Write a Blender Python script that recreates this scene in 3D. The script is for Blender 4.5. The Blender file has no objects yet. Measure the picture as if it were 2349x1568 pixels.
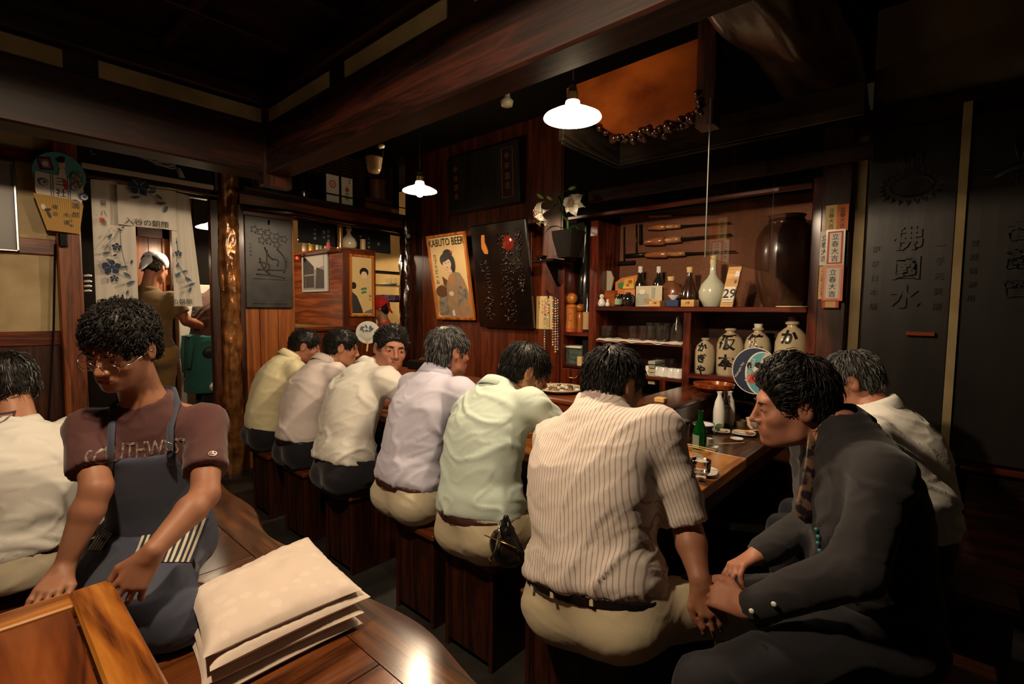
import bpy, math, random
import numpy as np
import openvdb
from mathutils import Vector, Matrix, noise as mnoise
from mathutils.bvhtree import BVHTree
random.seed(7)
SC = bpy.context.scene
COL = SC.collection
V = Vector
# ------------------------------------------------------------------ camera, world, exposure
CAM_H = 1.38
YAW, PITCH, ROLL = math.radians(41.57), math.radians(3.79), math.radians(0.593)
FPX = 1123.0
_v = V((-math.sin(YAW), math.cos(YAW), 0)); _r = V((math.cos(YAW), math.sin(YAW), 0)); _u = V((0, 0, 1))
FF = _v*math.cos(PITCH) - _u*math.sin(PITCH)
_up = _u*math.cos(PITCH) + _v*math.sin(PITCH)
RR = _r*math.cos(ROLL) + _up*math.sin(ROLL)
UU = _up*math.cos(ROLL) - _r*math.sin(ROLL)
cd = bpy.data.cameras.new('camera'); cam = bpy.data.objects.new('camera', cd); COL.objects.link(cam)
cd.sensor_width = 36.0; cd.lens = 36.0*FPX/2349.0; cd.clip_start = 0.02; cd.clip_end = 60
m = Matrix((RR, UU, -FF)).transposed().to_4x4(); m.translation = V((0, 0, CAM_H)); cam.matrix_world = m
SC.camera = cam
SC.view_settings.view_transform = 'Standard'; SC.view_settings.look = 'None'
SC.view_settings.gamma = 1.0; SC.view_settings.use_curve_mapping = False
SC.view_settings.exposure = 0.0
W = bpy.data.worlds.new('room_air'); SC.world = W; W.use_nodes = True
W.node_tree.nodes['Background'].inputs[0].default_value = (1.0, .72, .45, 1)
W.node_tree.nodes['Background'].inputs[1].default_value = 0.009
LAMP_W = 1.25          # common factor on every lamp in the room

# a sight line through a spot of the photograph, cut by a real wall, shelf or floor plane
def ray(px, py):
    return FF + RR*((px-1174.5)/FPX) + UU*((784-py)/FPX)
def onz(px, py, z):
    d = ray(px, py); return V((0, 0, CAM_H)) + d*((z-CAM_H)/d.z)
def ony(px, py, y):
    d = ray(px, py); return V((0, 0, CAM_H)) + d*(y/d.y)
def onx(px, py, x):
    d = ray(px, py); return V((0, 0, CAM_H)) + d*(x/d.x)
def dep(px, py, t):
    return V((0, 0, CAM_H)) + ray(px, py)*t

# ------------------------------------------------------------------ materials
MATS = {}
def hexlin(h):
    c = [int(h[i:i+2], 16)/255 for i in (0, 2, 4)]
    return tuple(x/12.92 if x <= .04045 else ((x+.055)/1.055)**2.4 for x in c)
def base(name, col, rough=.6, metal=0., coat=0., spec=.5, trans=0., ior=1.45, emit=None, es=0., sheen=0., sss=0.):
    if name in MATS: return MATS[name]
    m = bpy.data.materials.new(name); m.use_nodes = True
    b = m.node_tree.nodes['Principled BSDF']
    if isinstance(col, str): col = hexlin(col)
    b.inputs['Base Color'].default_value = (*col, 1)
    b.inputs['Roughness'].default_value = rough; b.inputs['Metallic'].default_value = metal
    b.inputs['Coat Weight'].default_value = coat; b.inputs['Coat Roughness'].default_value = .15
    b.inputs['Specular IOR Level'].default_value = spec; b.inputs['IOR'].default_value = ior
    b.inputs['Transmission Weight'].default_value = trans
    b.inputs['Sheen Weight'].default_value = sheen
    if sss: b.inputs['Subsurface Weight'].default_value = sss; b.inputs['Subsurface Scale'].default_value = .01
    if emit: b.inputs['Emission Color'].default_value = (*emit, 1); b.inputs['Emission Strength'].default_value = es
    MATS[name] = m
    return m
def N(m, t, **k):
    n = m.node_tree.nodes.new(t)
    for a, b in k.items(): setattr(n, a, b)
    return n
def L(m, a, b): m.node_tree.links.new(a, b)
def texco(m, scale=(1, 1, 1), kind='Object', rot=(0, 0, 0)):
    tc = N(m, 'ShaderNodeTexCoord'); mp = N(m, 'ShaderNodeMapping')
    mp.inputs['Scale'].default_value = scale; mp.inputs['Rotation'].default_value = rot
    L(m, tc.outputs[kind], mp.inputs['Vector']); return mp.outputs[0]
def ramp(m, fac, stops):
    r = N(m, 'ShaderNodeValToRGB'); e = r.color_ramp.elements
    while len(e) > 1: e.remove(e[-1])
    for i, (p, c) in enumerate(stops):
        if isinstance(c, str): c = hexlin(c)
        el = e[0] if i == 0 else e.new(p)
        el.position = p; el.color = (*c, 1)
    L(m, fac, r.inputs[0]); return r.outputs[0]
def bump(m, h, strength=.3, dist=.002):
    b = N(m, 'ShaderNodeBump'); b.inputs['Strength'].default_value = strength; b.inputs['Distance'].default_value = dist
    L(m, h, b.inputs['Height']); L(m, b.outputs[0], m.node_tree.nodes['Principled BSDF'].inputs['Normal'])
def wood(name, dark, mid, light, axis='x', rough=.35, coat=.0, gs=1., bmp=.25, rings=.6, spec=.5):
    """grain that runs along one axis of the piece"""
    if name in MATS: return MATS[name]
    m = base(name, mid, rough, coat=coat, spec=spec); P = m.node_tree.nodes['Principled BSDF']
    sc = {'x': (1.2, 14, 14), 'y': (14, 1.2, 14), 'z': (14, 14, 1.2)}[axis]
    co = texco(m, tuple(s*gs for s in sc))
    n1 = N(m, 'ShaderNodeTexNoise'); n1.inputs['Scale'].default_value = 1.0; n1.inputs['Detail'].default_value = 4
    n1.inputs['Distortion'].default_value = rings
    L(m, co, n1.inputs['Vector'])
    sc2 = tuple(s*gs*6 for s in sc); co2 = texco(m, sc2)
    n2 = N(m, 'ShaderNodeTexNoise'); n2.inputs['Scale'].default_value = 1.5; n2.inputs['Detail'].default_value = 2
    L(m, co2, n2.inputs['Vector'])
    wv = N(m, 'ShaderNodeMath', operation='PINGPONG'); wm = N(m, 'ShaderNodeMath', operation='MULTIPLY')
    wm.inputs[1].default_value = 7.; wv.inputs[1].default_value = 1.
    L(m, n1.outputs[0], wm.inputs[0]); L(m, wm.outputs[0], wv.inputs[0])
    mx = N(m, 'ShaderNodeMath', operation='ADD'); mm = N(m, 'ShaderNodeMath', operation='MULTIPLY'); mm.inputs[1].default_value = .5
    L(m, n2.outputs[0], mm.inputs[0]); ml = N(m, 'ShaderNodeMath', operation='MULTIPLY'); ml.inputs[1].default_value = .5
    L(m, wv.outputs[0], ml.inputs[0]); L(m, mm.outputs[0], mx.inputs[0]); L(m, ml.outputs[0], mx.inputs[1])
    c = ramp(m, mx.outputs[0], [(.15, dark), (.45, mid), (.85, light)])
    L(m, c, P.inputs['Base Color']); bump(m, mx.outputs[0], bmp, .001)
    return m
def noisy(name, c1, c2, scale=8, rough=.7, bmp=.3, bd=.002, detail=5, metal=0., coat=0., lo=.35, hi=.65, stretch=(1, 1, 1), spec=.5, sheen=0, sss=0.):
    if name in MATS: return MATS[name]
    m = base(name, c1, rough, metal=metal, coat=coat, spec=spec, sheen=sheen, sss=sss); P = m.node_tree.nodes['Principled BSDF']
    co = texco(m, stretch); n = N(m, 'ShaderNodeTexNoise'); n.inputs['Scale'].default_value = scale; n.inputs['Detail'].default_value = detail
    L(m, co, n.inputs['Vector']); L(m, ramp(m, n.outputs[0], [(lo, c1), (hi, c2)]), P.inputs['Base Color'])
    if bmp: bump(m, n.outputs[0], bmp, bd)
    return m

# ------------------------------------------------------------------ mesh helpers
class MB:
    def __init__(s): s.v = []; s.f = []; s.mi = []; s.cur = 0
    def add(s, vs, fs):
        o = len(s.v); s.v += [tuple(x) for x in vs]
        for f in fs: s.f.append(tuple(o+i for i in f)); s.mi.append(s.cur)
        return s
    def box(s, a, b, M=None, ch=0.):
        x0, y0, z0 = [min(a[i], b[i]) for i in range(3)]; x1, y1, z1 = [max(a[i], b[i]) for i in range(3)]
        if ch:
            ch = min(ch, (x1-x0)*.4, (y1-y0)*.4, (z1-z0)*.4)
            vs = []; idx = {}
            for i, sx in enumerate((0, 1)):
                for j, sy in enumerate((0, 1)):
                    for k, sz in enumerate((0, 1)):
                        for ax in range(3):
                            c = [(x0, x1)[sx], (y0, y1)[sy], (z0, z1)[sz]]; g = [(-1, 1)[sx], (-1, 1)[sy], (-1, 1)[sz]]
                            for q in range(3):
                                if q != ax: c[q] -= g[q]*ch
                            idx[(sx, sy, sz, ax)] = len(vs); vs.append(V(c))
            fs = []
            for ax in range(3):
                for sd in (0, 1):
                    o = [(0, 0), (1, 0), (1, 1), (0, 1)]; q = []
                    for u, w in o:
                        t = [0, 0, 0]; t[ax] = sd; t[(ax+1) % 3] = u; t[(ax+2) % 3] = w; q.append(idx[(*t, ax)])
                    fs.append(q if sd else q[::-1])
            for ax in range(3):
                a1, a2 = (ax+1) % 3, (ax+2) % 3
                for u in (0, 1):
                    for w in (0, 1):
                        q = []
                        for t_, n_ in ((0, a1), (1, a1), (1, a2), (0, a2)):
                            t = [0, 0, 0]; t[ax] = t_; t[a1] = u; t[a2] = w; q.append(idx[(*t, n_)])
                        fs.append(q if (u != w) else q[::-1])
            for sx in (0, 1):
                for sy in (0, 1):
                    for sz in (0, 1):
                        q = [idx[(sx, sy, sz, 0)], idx[(sx, sy, sz, 1)], idx[(sx, sy, sz, 2)]]
                        fs.append(q if (sx+sy+sz) % 2 else q[::-1])
        else:
            vs = [V((x, y, z)) for x in (x0, x1) for y in (y0, y1) for z in (z0, z1)]
            fs = [(0, 1, 3, 2), (4, 6, 7, 5), (0, 4, 5, 1), (2, 3, 7, 6), (0, 2, 6, 4), (1, 5, 7, 3)]
        if M is not None: vs = [M @ v for v in vs]
        return s.add(vs, fs)
    def tube(s, pts, r, n=8, cap=True, flat=1.):
        pts = [V(p) for p in pts]; k = len(pts)
        rs = r if isinstance(r, (list, tuple)) else [r]*k
        o = len(s.v); up = None; vs = []
        for i, p in enumerate(pts):
            t = (pts[min(i+1, k-1)]-pts[max(i-1, 0)]).normalized()
            if up is None: up = t.orthogonal().normalized()
            else:
                up = up - t*up.dot(t)
                up = up.normalized() if up.length > 1e-6 else t.orthogonal().normalized()
            w = t.cross(up)
            for j in range(n):
                a = 2*math.pi*j/n; vs.append(p + up*(math.cos(a)*rs[i]) + w*(math.sin(a)*rs[i]*flat))
        fs = [(i*n+j, i*n+(j+1) % n, (i+1)*n+(j+1) % n, (i+1)*n+j) for i in range(k-1) for j in range(n)]
        if cap: fs += [tuple(range(n))[::-1], tuple((k-1)*n+j for j in range(n))]
        return s.add(vs, fs)
    def lathe(s, prof, c=(0, 0, 0), n=24, M=None, sq=0):
        """prof: (radius, height) up the axis"""
        c = V(c); vs = []; fs = []; rows = []
        for r, z in prof:
            if r < 1e-6: rows.append([len(vs)]); vs.append(V((0, 0, z)))
            else:
                rows.append(list(range(len(vs), len(vs)+n)))
                for j in range(n):
                    a = 2*math.pi*j/n; q = 1.
                    if sq: q = (abs(math.cos(a))**sq+abs(math.sin(a))**sq)**(-1/sq)
                    vs.append(V((r*q*math.cos(a), r*q*math.sin(a), z)))
        for a, b in zip(rows, rows[1:]):
            if len(a) == 1 and len(b) == 1: continue
            for j in range(n):
                k = (j+1) % n
                if len(a) == 1: fs.append((a[0], b[k], b[j]))
                elif len(b) == 1: fs.append((a[j], a[k], b[0]))
                else: fs.append((a[j], a[k], b[k], b[j]))
        vs = [(M @ v if M is not None else v) + c for v in vs]
        return s.add(vs, fs)
    def prism(s, poly, o, ex, ey, depth):
        """outline in the ex, ey plane at o, given a thickness along ex x ey"""
        o, ex, ey = V(o), V(ex), V(ey); n = ex.cross(ey).normalized()*depth; k = len(poly)
        vs = [o+ex*a+ey*b for a, b in poly]; vs += [v+n for v in vs]
        return s.add(vs, [tuple(range(k))[::-1], tuple(range(k, 2*k))]+[(i, (i+1) % k, k+(i+1) % k, k+i) for i in range(k)])
    def grid(s, fn, nu, nv, close=False):
        vs = [fn(i/(nu-1), j/(nv-1)) for i in range(nu) for j in range(nv)]
        return s.add(vs, [(i*nv+j, (i+1)*nv+j, (i+1)*nv+j+1, i*nv+j+1) for i in range(nu-1) for j in range(nv-1)])
    def sphere(s, c, r, n=12, sc=(1, 1, 1)):
        pr = [(math.sin(math.pi*i/(n//2))*r, -math.cos(math.pi*i/(n//2))*r) for i in range(n//2+1)]
        pr[0] = (0, -r); pr[-1] = (0, r)
        return s.lathe(pr, c, n, Matrix.Diagonal((*sc, 1)))
def fr(o, ex, ez):
    """matrix of a frame with x along ex, z along ez"""
    ex = V(ex).normalized(); ez = V(ez); ez = (ez-ex*ez.dot(ex)).normalized(); ey = ez.cross(ex)
    M = Matrix((ex, ey, ez)).transposed().to_4x4(); M.translation = V(o); return M
def part(name, mb, mat, parent=None, smooth=False, label=None, kind=None):
    me = bpy.data.meshes.new(name)
    me.from_pydata(mb.v, [], mb.f); me.validate()
    for q in (mat if isinstance(mat, (list, tuple)) else [mat]): me.materials.append(q)
    if isinstance(mat, (list, tuple)) and len(me.polygons) == len(mb.mi):
        me.polygons.foreach_set('material_index', mb.mi)
    if smooth:
        me.polygons.foreach_set('use_smooth', [True]*len(me.polygons))
        if smooth != True: me.set_sharp_from_angle(angle=math.radians(smooth))
    me.update()
    o = bpy.data.objects.new(name, me); COL.objects.link(o)
    if parent is not None: adopt(o, parent)
    if label: o['label'] = label
    if kind: o['kind'] = kind
    return o
def wmat(o):
    return (wmat(o.parent) @ o.matrix_parent_inverse @ o.matrix_basis) if o.parent else o.matrix_basis.copy()
def adopt(o, parent):
    o.parent = parent; o.matrix_parent_inverse = wmat(parent).inverted()
def tag(o, label, cat, group=None):
    o['label'] = label; o['category'] = cat
    if group: o['group'] = group
    return o
def thing(name, label, cat, loc=(0, 0, 0), group=None):
    o = bpy.data.objects.new(name, None); COL.objects.link(o); o.location = loc; o.empty_display_size = .05
    return tag(o, label, cat, group)
def single(name, mb, mat, label, cat, group=None, smooth=False):
    return tag(part(name, mb, mat, None, smooth), label, cat, group)
def struct(name, mb, mat, smooth=False):
    o = part(name, mb, mat, None, smooth); o['kind'] = 'structure'; return o
def dup(root, loc, rotz=0., label=None, scale=None):
    r = root.copy(); COL.objects.link(r); r.location = loc; r.rotation_euler = (0, 0, rotz)
    if scale: r.scale = (scale,)*3
    if label: r['label'] = label
    def rec(a, b):
        for ch in a.children:
            c = ch.copy(); COL.objects.link(c); c.parent = b; rec(ch, c)
    rec(root, r); return r
FONT = None
def text(name, s, size, mat, o, ex, ey, parent=None, vertical=False, ex_d=.0006, lead=1.05, align='CENTER', xs=1., label=None, drape=None, bold=0.):
    """lettering as flat raised geometry; o is the centre (or top centre when vertical)"""
    cu = bpy.data.curves.new('t', 'FONT'); cu.size = size*(.74 if vertical else 1); cu.extrude = ex_d; cu.offset = bold
    cu.resolution_u = 2
    cu.body = '\n'.join(s) if vertical else s
    cu.align_x = align; cu.align_y = 'TOP' if vertical else 'CENTER'; cu.space_line = lead/.74 if vertical else lead
    ob = bpy.data.objects.new('t', cu); COL.objects.link(ob)
    dg = bpy.context.evaluated_depsgraph_get(); me = bpy.data.meshes.new_from_object(ob.evaluated_get(dg), depsgraph=dg)
    bpy.data.objects.remove(ob); bpy.data.curves.remove(cu)
    ex, ey, o = V(ex).normalized(), V(ey).normalized(), V(o); n = ex.cross(ey)
    for v in me.vertices: v.co = o + ex*(v.co.x*xs) + ey*v.co.y + n*(v.co.z+ex_d)
    me.materials.clear(); me.materials.append(mat); me.name = name
    ob = bpy.data.objects.new(name, me); COL.objects.link(ob)
    if parent is not None: adopt(ob, parent)
    if label: ob['label'] = label
    return ob
X, Y, Z = V((1, 0, 0)), V((0, 1, 0)), V((0, 0, 1))

# ------------------------------------------------------------------ implicit bodies: one continuous surface per body
_rs = np.random.RandomState(5); _PM = _rs.permutation(256); _GR = _rs.normal(size=(256, 3)); _GR /= np.linalg.norm(_GR, axis=1)[:, None]
def npnoise(p):
    i = np.floor(p).astype(int); f = p-i; u = f*f*f*(f*(f*6-15)+10); out = np.zeros(len(p))
    for dx in (0, 1):
        for dy in (0, 1):
            for dz in (0, 1):
                h = _PM[(_PM[(_PM[(i[:, 0]+dx) & 255]+i[:, 1]+dy) & 255]+i[:, 2]+dz) & 255]
                g = (_GR[h]*(f-np.array([dx, dy, dz]))).sum(1)
                out += g*np.where(dx, u[:, 0], 1-u[:, 0])*np.where(dy, u[:, 1], 1-u[:, 1])*np.where(dz, u[:, 2], 1-u[:, 2])
    return out*1.4
class Field:
    def __init__(s, lo, hi, res):
        s.lo = np.array(lo, float); s.res = res
        s.n = np.maximum(((np.array(hi)-s.lo)/res).astype(int)+2, 4)
        s.a = np.full(tuple(s.n), 1.0, np.float32)
    def sl(s, lo, hi):
        i0 = np.clip(((np.array(lo)-s.lo)/s.res).astype(int)-1, 0, s.n-1); i1 = np.clip(((np.array(hi)-s.lo)/s.res).astype(int)+2, 1, s.n)
        ax = [(s.lo[k]+s.res*np.arange(i0[k], i1[k])).astype(np.float32) for k in range(3)]
        return tuple(slice(i0[k], i1[k]) for k in range(3)), ax[0][:, None, None], ax[1][None, :, None], ax[2][None, None, :]
    def put(s, q, d, k=0., op='u'):
        a = s.a[q]
        if a.size == 0: return
        if op == 'u':
            if k: h = np.maximum(k-np.abs(a-d), 0)/k; s.a[q] = np.minimum(a, d)-h*h*k*.25
            else: s.a[q] = np.minimum(a, d)
        elif op == 's':
            d = -d
            if k: h = np.maximum(k-np.abs(a-d), 0)/k; s.a[q] = np.maximum(a, d)+h*h*k*.25
            else: s.a[q] = np.maximum(a, d)
        else: s.a[q] = np.maximum(a, d)
    def cone(s, a, b, r1, r2, k=.02, op='u', flat=None):
        a, b = np.array(a, np.float32), np.array(b, np.float32); r = max(r1, r2)+max(k, .02)
        q, x, y, z = s.sl(np.minimum(a, b)-r, np.maximum(a, b)+r)
        ba = b-a; L2 = max(float(ba@ba), 1e-9); x, y, z = x-a[0], y-a[1], z-a[2]
        t = np.clip((x*ba[0]+y*ba[1]+z*ba[2])/L2, 0, 1)
        dx, dy, dz = x-t*ba[0], y-t*ba[1], z-t*ba[2]; l2 = dx*dx+dy*dy+dz*dz
        if flat is not None:
            n = np.array(flat[0], np.float32); g = flat[1]; dn = dx*n[0]+dy*n[1]+dz*n[2]; l2 = l2+dn*dn*(g*g-1)
        s.put(q, np.sqrt(l2)-(r1+(r2-r1)*t), k, op)
    def ell(s, c, r, M=None, k=.02, op='u'):
        R = max(r)+max(k, .02); c = np.array(c, np.float32); q, x, y, z = s.sl(c-R, c+R); x, y, z = x-c[0], y-c[1], z-c[2]
        if M is not None: x, y, z = (M[0][0]*x+M[1][0]*y+M[2][0]*z, M[0][1]*x+M[1][1]*y+M[2][1]*z, M[0][2]*x+M[1][2]*y+M[2][2]*z)
        k0 = np.sqrt((x/r[0])**2+(y/r[1])**2+(z/r[2])**2); k1 = np.sqrt((x/r[0]**2)**2+(y/r[1]**2)**2+(z/r[2]**2)**2)+1e-6
        s.put(q, k0*(k0-1)/k1, k, op)
    def sweep(s, C, S, A, B, k=.03, op='u', pw=2.3, grow=0.):
        """elliptic tube round the polyline C; S side vectors, A half widths, B half depths"""
        C = np.array(C, np.float32); A = np.array(A, np.float32)+grow; B = np.array(B, np.float32)+grow; S = np.array(S, np.float32)
        R = float(A.max())+.04
        q, x, y, z = s.sl(C.min(0)-R, C.max(0)+R); fine = (x.ravel(), y.ravel(), z.ravel())
        cs = [np.linspace(v[0], v[-1], max(3, int((v[-1]-v[0])/.018)+2)).astype(np.float32) for v in fine]
        x, y, z = cs[0][:, None, None], cs[1][None, :, None], cs[2][None, None, :]; sh = (len(cs[0]), len(cs[1]), len(cs[2]))
        P = np.stack([np.broadcast_to(v, sh).ravel() for v in (x, y, z)], 1)
        bd = np.full(len(P), 1e9, np.float32); out = np.full(len(P), 1., np.float32)
        for i in range(len(C)-1):
            ba = C[i+1]-C[i]; pa = P-C[i]; t = np.clip(pa@ba/(ba@ba), 0, 1); w = pa-t[:, None]*ba; d2 = (w*w).sum(1); m = d2 < bd
            if not m.any(): continue
            bd[m] = d2[m]; tm = t[m][:, None]; sd = S[i]*(1-tm)+S[i+1]*tm; T = ba/np.linalg.norm(ba)
            sd = sd-T*(sd@T)[:, None]; sd /= np.linalg.norm(sd, axis=1)[:, None]; fv = np.cross(sd, T)
            wm = w[m]; a = A[i]+(A[i+1]-A[i])*t[m]; b = B[i]+(B[i+1]-B[i])*t[m]
            qs = np.abs((wm*sd).sum(1))/a; qf = np.abs((wm*fv).sum(1))/b; qt = np.abs(wm@T)/np.minimum(a, b)
            kk = (qs**pw+qf**pw+qt**pw)**(1/pw)+1e-6; l = np.sqrt(d2[m])
            out[m] = np.where(kk > .2, l*(1-1/kk), -np.minimum(a, b)*.8)
        out = out.reshape(sh)
        for ax in range(3):
            t = (fine[ax]-cs[ax][0])/(cs[ax][1]-cs[ax][0]); i = np.clip(t.astype(int), 0, len(cs[ax])-2); t = (t-i).astype(np.float32)
            sp = [1, 1, 1]; sp[ax] = -1; t = t.reshape(sp)
            out = np.take(out, i, ax)*(1-t)+np.take(out, i+1, ax)*t
        s.put(q, out, k, op)
    def plane(s, o, n, k=0.):
        """keep what lies behind the plane"""
        n = np.array(V(n).normalized()); o = np.array(o); q, x, y, z = s.sl(s.lo, s.lo+s.n*s.res)
        s.put(q, (x-o[0])*n[0]+(y-o[1])*n[1]+(z-o[2])*n[2], k, 'i')
    def mesh(s, iso=0.):
        a = s.a; a[0], a[-1], a[:, 0], a[:, -1], a[:, :, 0], a[:, :, -1] = 1, 1, 1, 1, 1, 1
        g = openvdb.FloatGrid(1.0); g.copyFromArray(np.clip(a, -.06, 1.0)); p, t, q = g.convertToPolygons(iso, 0.)[:3]
        if len(q) == 0 and len(t): q, t = t, q
        return p*s.res+s.lo, q
def keep_big(p, q):
    """drop stray islands: keep the largest connected piece"""
    par = np.arange(len(p))
    for _ in range(60):
        m = par[q].min(1); old = par.copy()
        for c in range(4): np.minimum.at(par, q[:, c], m)
        par = par[par]
        if (par == old).all(): break
    lab, cnt = np.unique(par, return_counts=True)
    return p, q[par[q[:, 0]] == lab[cnt.argmax()]]
def fmesh(name, f, mat, parent=None, disp=None, smooth_it=1, big=False, label=None, uv=None):
    p, q = f.mesh() if isinstance(f, Field) else f
    if big: p, q = keep_big(p, q)
    for _ in range(smooth_it):
        ia = np.concatenate([q[:, 0], q[:, 1], q[:, 2], q[:, 3]]); ib = np.concatenate([q[:, 1], q[:, 2], q[:, 3], q[:, 0]])
        src = np.concatenate([ia, ib]); dst = np.concatenate([ib, ia]); cnt = np.bincount(src, minlength=len(p))
        acc = np.stack([np.bincount(src, p[dst, c], len(p)) for c in range(3)], 1)
        p = np.where(cnt[:, None] > 0, .5*p+.5*acc/np.maximum(cnt, 1)[:, None], p)
    if disp is not None:
        e1 = p[q[:, 2]]-p[q[:, 0]]; e2 = p[q[:, 3]]-p[q[:, 1]]; fn = np.cross(e1, e2); nn = np.zeros_like(p)
        for c in range(3): nn[:, c] = sum(np.bincount(q[:, j], fn[:, c], len(p)) for j in range(4))
        nn /= np.linalg.norm(nn, axis=1)[:, None]+1e-9
        p = p+nn*disp(p)[:, None]
    me = bpy.data.meshes.new(name); me.from_pydata(p.tolist(), [], q.tolist()); me.update()
    for x in (mat if isinstance(mat, (list, tuple)) else [mat]): me.materials.append(x)
    me.polygons.foreach_set('use_smooth', [True]*len(me.polygons))
    if uv is not None:
        at = me.attributes.new('cloth', 'FLOAT_VECTOR', 'POINT'); at.data.foreach_set('vector', uv(p).astype(np.float32).ravel())
    o = bpy.data.objects.new(name, me); COL.objects.link(o)
    if parent is not None: adopt(o, parent)
    if label: o['label'] = label
    return o
def folds(side, along, front, o, amp=.006, seed=0, waist=None):
    """creases of a worn shirt, in the body's own directions"""
    side, along, front, o = [np.array(v, float) for v in (side, along, front, o)]
    def fn(p):
        w = p-o; u = w@side; v = w@along; g = w@front
        def nz(a, b, c): return npnoise(np.stack([a, b, c], 1))
        sg = np.sign(u)*np.minimum(1, np.abs(u)/.06)
        a = nz(u*3.2+v*2+seed, v*7.5-u*3.5*sg+.5*np.sin(u*11+seed), g*3)
        b = nz(u*7+seed*3, v*3.5, g*7+7)
        c = nz(u*9-v*5, v*17+seed-u*8*sg, g*8)
        k = 1+(.8*np.exp(-np.maximum(0, v-waist)/.07) if waist is not None else 0)
        ra = np.clip(1-np.abs(a)*5.5, 0, 1); rc = np.clip(1-np.abs(c)*6, 0, 1)
        return amp*(ra*ra*(3-2*ra)*.7*k+b*1.6+rc*rc*(3-2*rc)*.3*k)-amp*.4
    return fn
def basis3(fwd, up):
    f = V(fwd).normalized(); u = V(up); r = f.cross(u).normalized(); u = r.cross(f)
    return r, f, u
class Head:
    def __init__(s, c, fwd, up=(0, 0, 1), sc=1., wide=1., age=0):
        s.c = V(c); s.r, s.f, s.u = basis3(fwd, up); s.sc = sc; s.w = wide
        s.M = np.array([s.r, s.f, s.u]).T      # columns
    def P(s, x, y, z): return s.c+(s.r*(x*s.w)+s.f*y+s.u*z)*s.sc
    def build(s, F, face=True, nose=1.):
        k = s.sc; P = s.P; M = s.M; w = s.w
        def E(c, r, kk=.02, op='u'): F.ell(P(*c), [r[0]*k*w, r[1]*k, r[2]*k], M, kk, op)
        def Cn(a, b, r1, r2, kk=.01, op='u'): F.cone(P(*a), P(*b), r1*k, r2*k, kk, op)
        E((0, -.014, .032), (.075, .092, .082), .0)
        E((0, .028, -.03), (.061, .062, .082), .03)
        E((0, .036, -.066), (.047, .046, .042), .025)
        for g in (-1, 1):
            Cn((g*.056, -.006, -.03), (g*.048, .012, -.072), .014, .014, .025)
            Cn((g*.048, .012, -.074), (g*.012, .07, -.094), .014, .016, .02)
            if face:
                E((g*.038, .056, -.022), (.024, .024, .022), .02)
        if face:
            Cn((-.034, .074, .026), (.034, .074, .026), .011, .011, .02)
            for g in (-1, 1):
                E((g*.031, .099, .006), (.019, .015, .012), .012, 's')
                E((g*.031, .075, .005), (.0165, .0125, .0105), .004)
            Cn((0, .088, .014), (0, .107*nose+.001, -.024), .0065, .010, .012)
            E((0, .107*nose, -.027), (.0105, .011, .0095), .006)
            for g in (-1, 1): E((g*.0125, .096, -.031), (.0085, .010, .0075), .005)
            E((0, .082, -.062), (.032, .016, .024), .015)
            Cn((-.020, .0905, -.0535), (.020, .0905, -.0535), .0055, .0055, .006)
            Cn((-.017, .0905, -.0665), (.017, .0905, -.0665), .0065, .0065, .006)
            for g in (-1, 1): Cn((0, .1005, -.060), (g*.024, .088, -.061), .0022, .0018, .004, 's')
            E((0, .078, -.092), (.020, .018, .016), .014)
        else:
            Cn((0, .088, .01), (0, .104, -.026), .007, .011, .012)
        for g in (-1, 1):
            Cn((g*.073, -.008, .018), (g*.071, -.002, -.026), .0, .0, .001)
            F.ell(P(g*.079, -.012, -.002), [.008*k, .0205*k, .032*k], M, .008)
            F.ell(P(g*.0865, -.006, .002), [.006*k, .012*k, .020*k], M, .004, 's')
    def lipmat(s, me, idx, extra=None):
        n = len(me.polygons); cen = np.empty(n*3, np.float32); me.polygons.foreach_get('center', cen); cen = cen.reshape(-1, 3)
        q = (cen-np.array(s.c))@s.M/s.sc; mi = np.zeros(n, np.int32)
        mi[(abs(q[:, 0]) < .023-abs(q[:, 2]+.060)*.6) & (abs(q[:, 2]+.0605) < .0105) & (q[:, 1] > .07)] = idx
        me.polygons.foreach_set('material_index', mi)
    def eyes(s, parent, brow, white, iris, closed=.3):
        for g in (-1, 1):
            e = MB(); c = s.P(g*.031, .0768, .0035)
            Mx = Matrix((s.r, s.f, s.u)).transposed().to_4x4()
            e.lathe([(0, -.004), (.008, -.0035), (.0122, 0), (.008, .0035), (0, .004)], c, 14, Mx @ Matrix.Rotation(0, 4, 'X') @ Matrix.Diagonal((1.05*s.sc, 1.0*s.sc, closed*2.4*s.sc, 1)))
            ey = part('eye', e, white, parent, True)
            i = MB(); i.sphere(s.P(g*.031, .0845, .0035), .0066*s.sc, 8, (1, 1, closed*2.2)); part('iris', i, iris, ey, True)
            b = MB(); b.tube([s.P(g*.014, .0895, .0215), s.P(g*.03, .0905, .0265), s.P(g*.045, .0765, .0225)], [.0035*s.sc, .004*s.sc, .0015*s.sc], 6, flat=.8)
            part('eyebrow', b, brow, parent, True)
    def glasses(s, parent, mat, glass, y=.106, z=-.004, tilt=0.):
        g = MB()
        for sd in (-1, 1):
            pts = [s.P(sd*.033+.0235*math.cos(a), y-abs(math.cos(a)*.0)-.004*(.5+.5*sd*math.cos(a)), z+.0145*math.sin(a)) for a in [2*math.pi*i/18 for i in range(19)]]
            g.tube(pts, .0011, 6, cap=False)
            g.tube([s.P(sd*.056, y-.004, z+.005), s.P(sd*.074, y-.03, z+.008), s.P(sd*.083, .0, z+.014), s.P(sd*.082, -.02, z-.006)], .0015, 6)
        g.tube([s.P(-.0095, y, z+.003), s.P(0, y+.002, z+.006), s.P(.0095, y, z+.003)], .0012, 6)
        o = part('eyeglasses', g, mat, parent, True)
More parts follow.
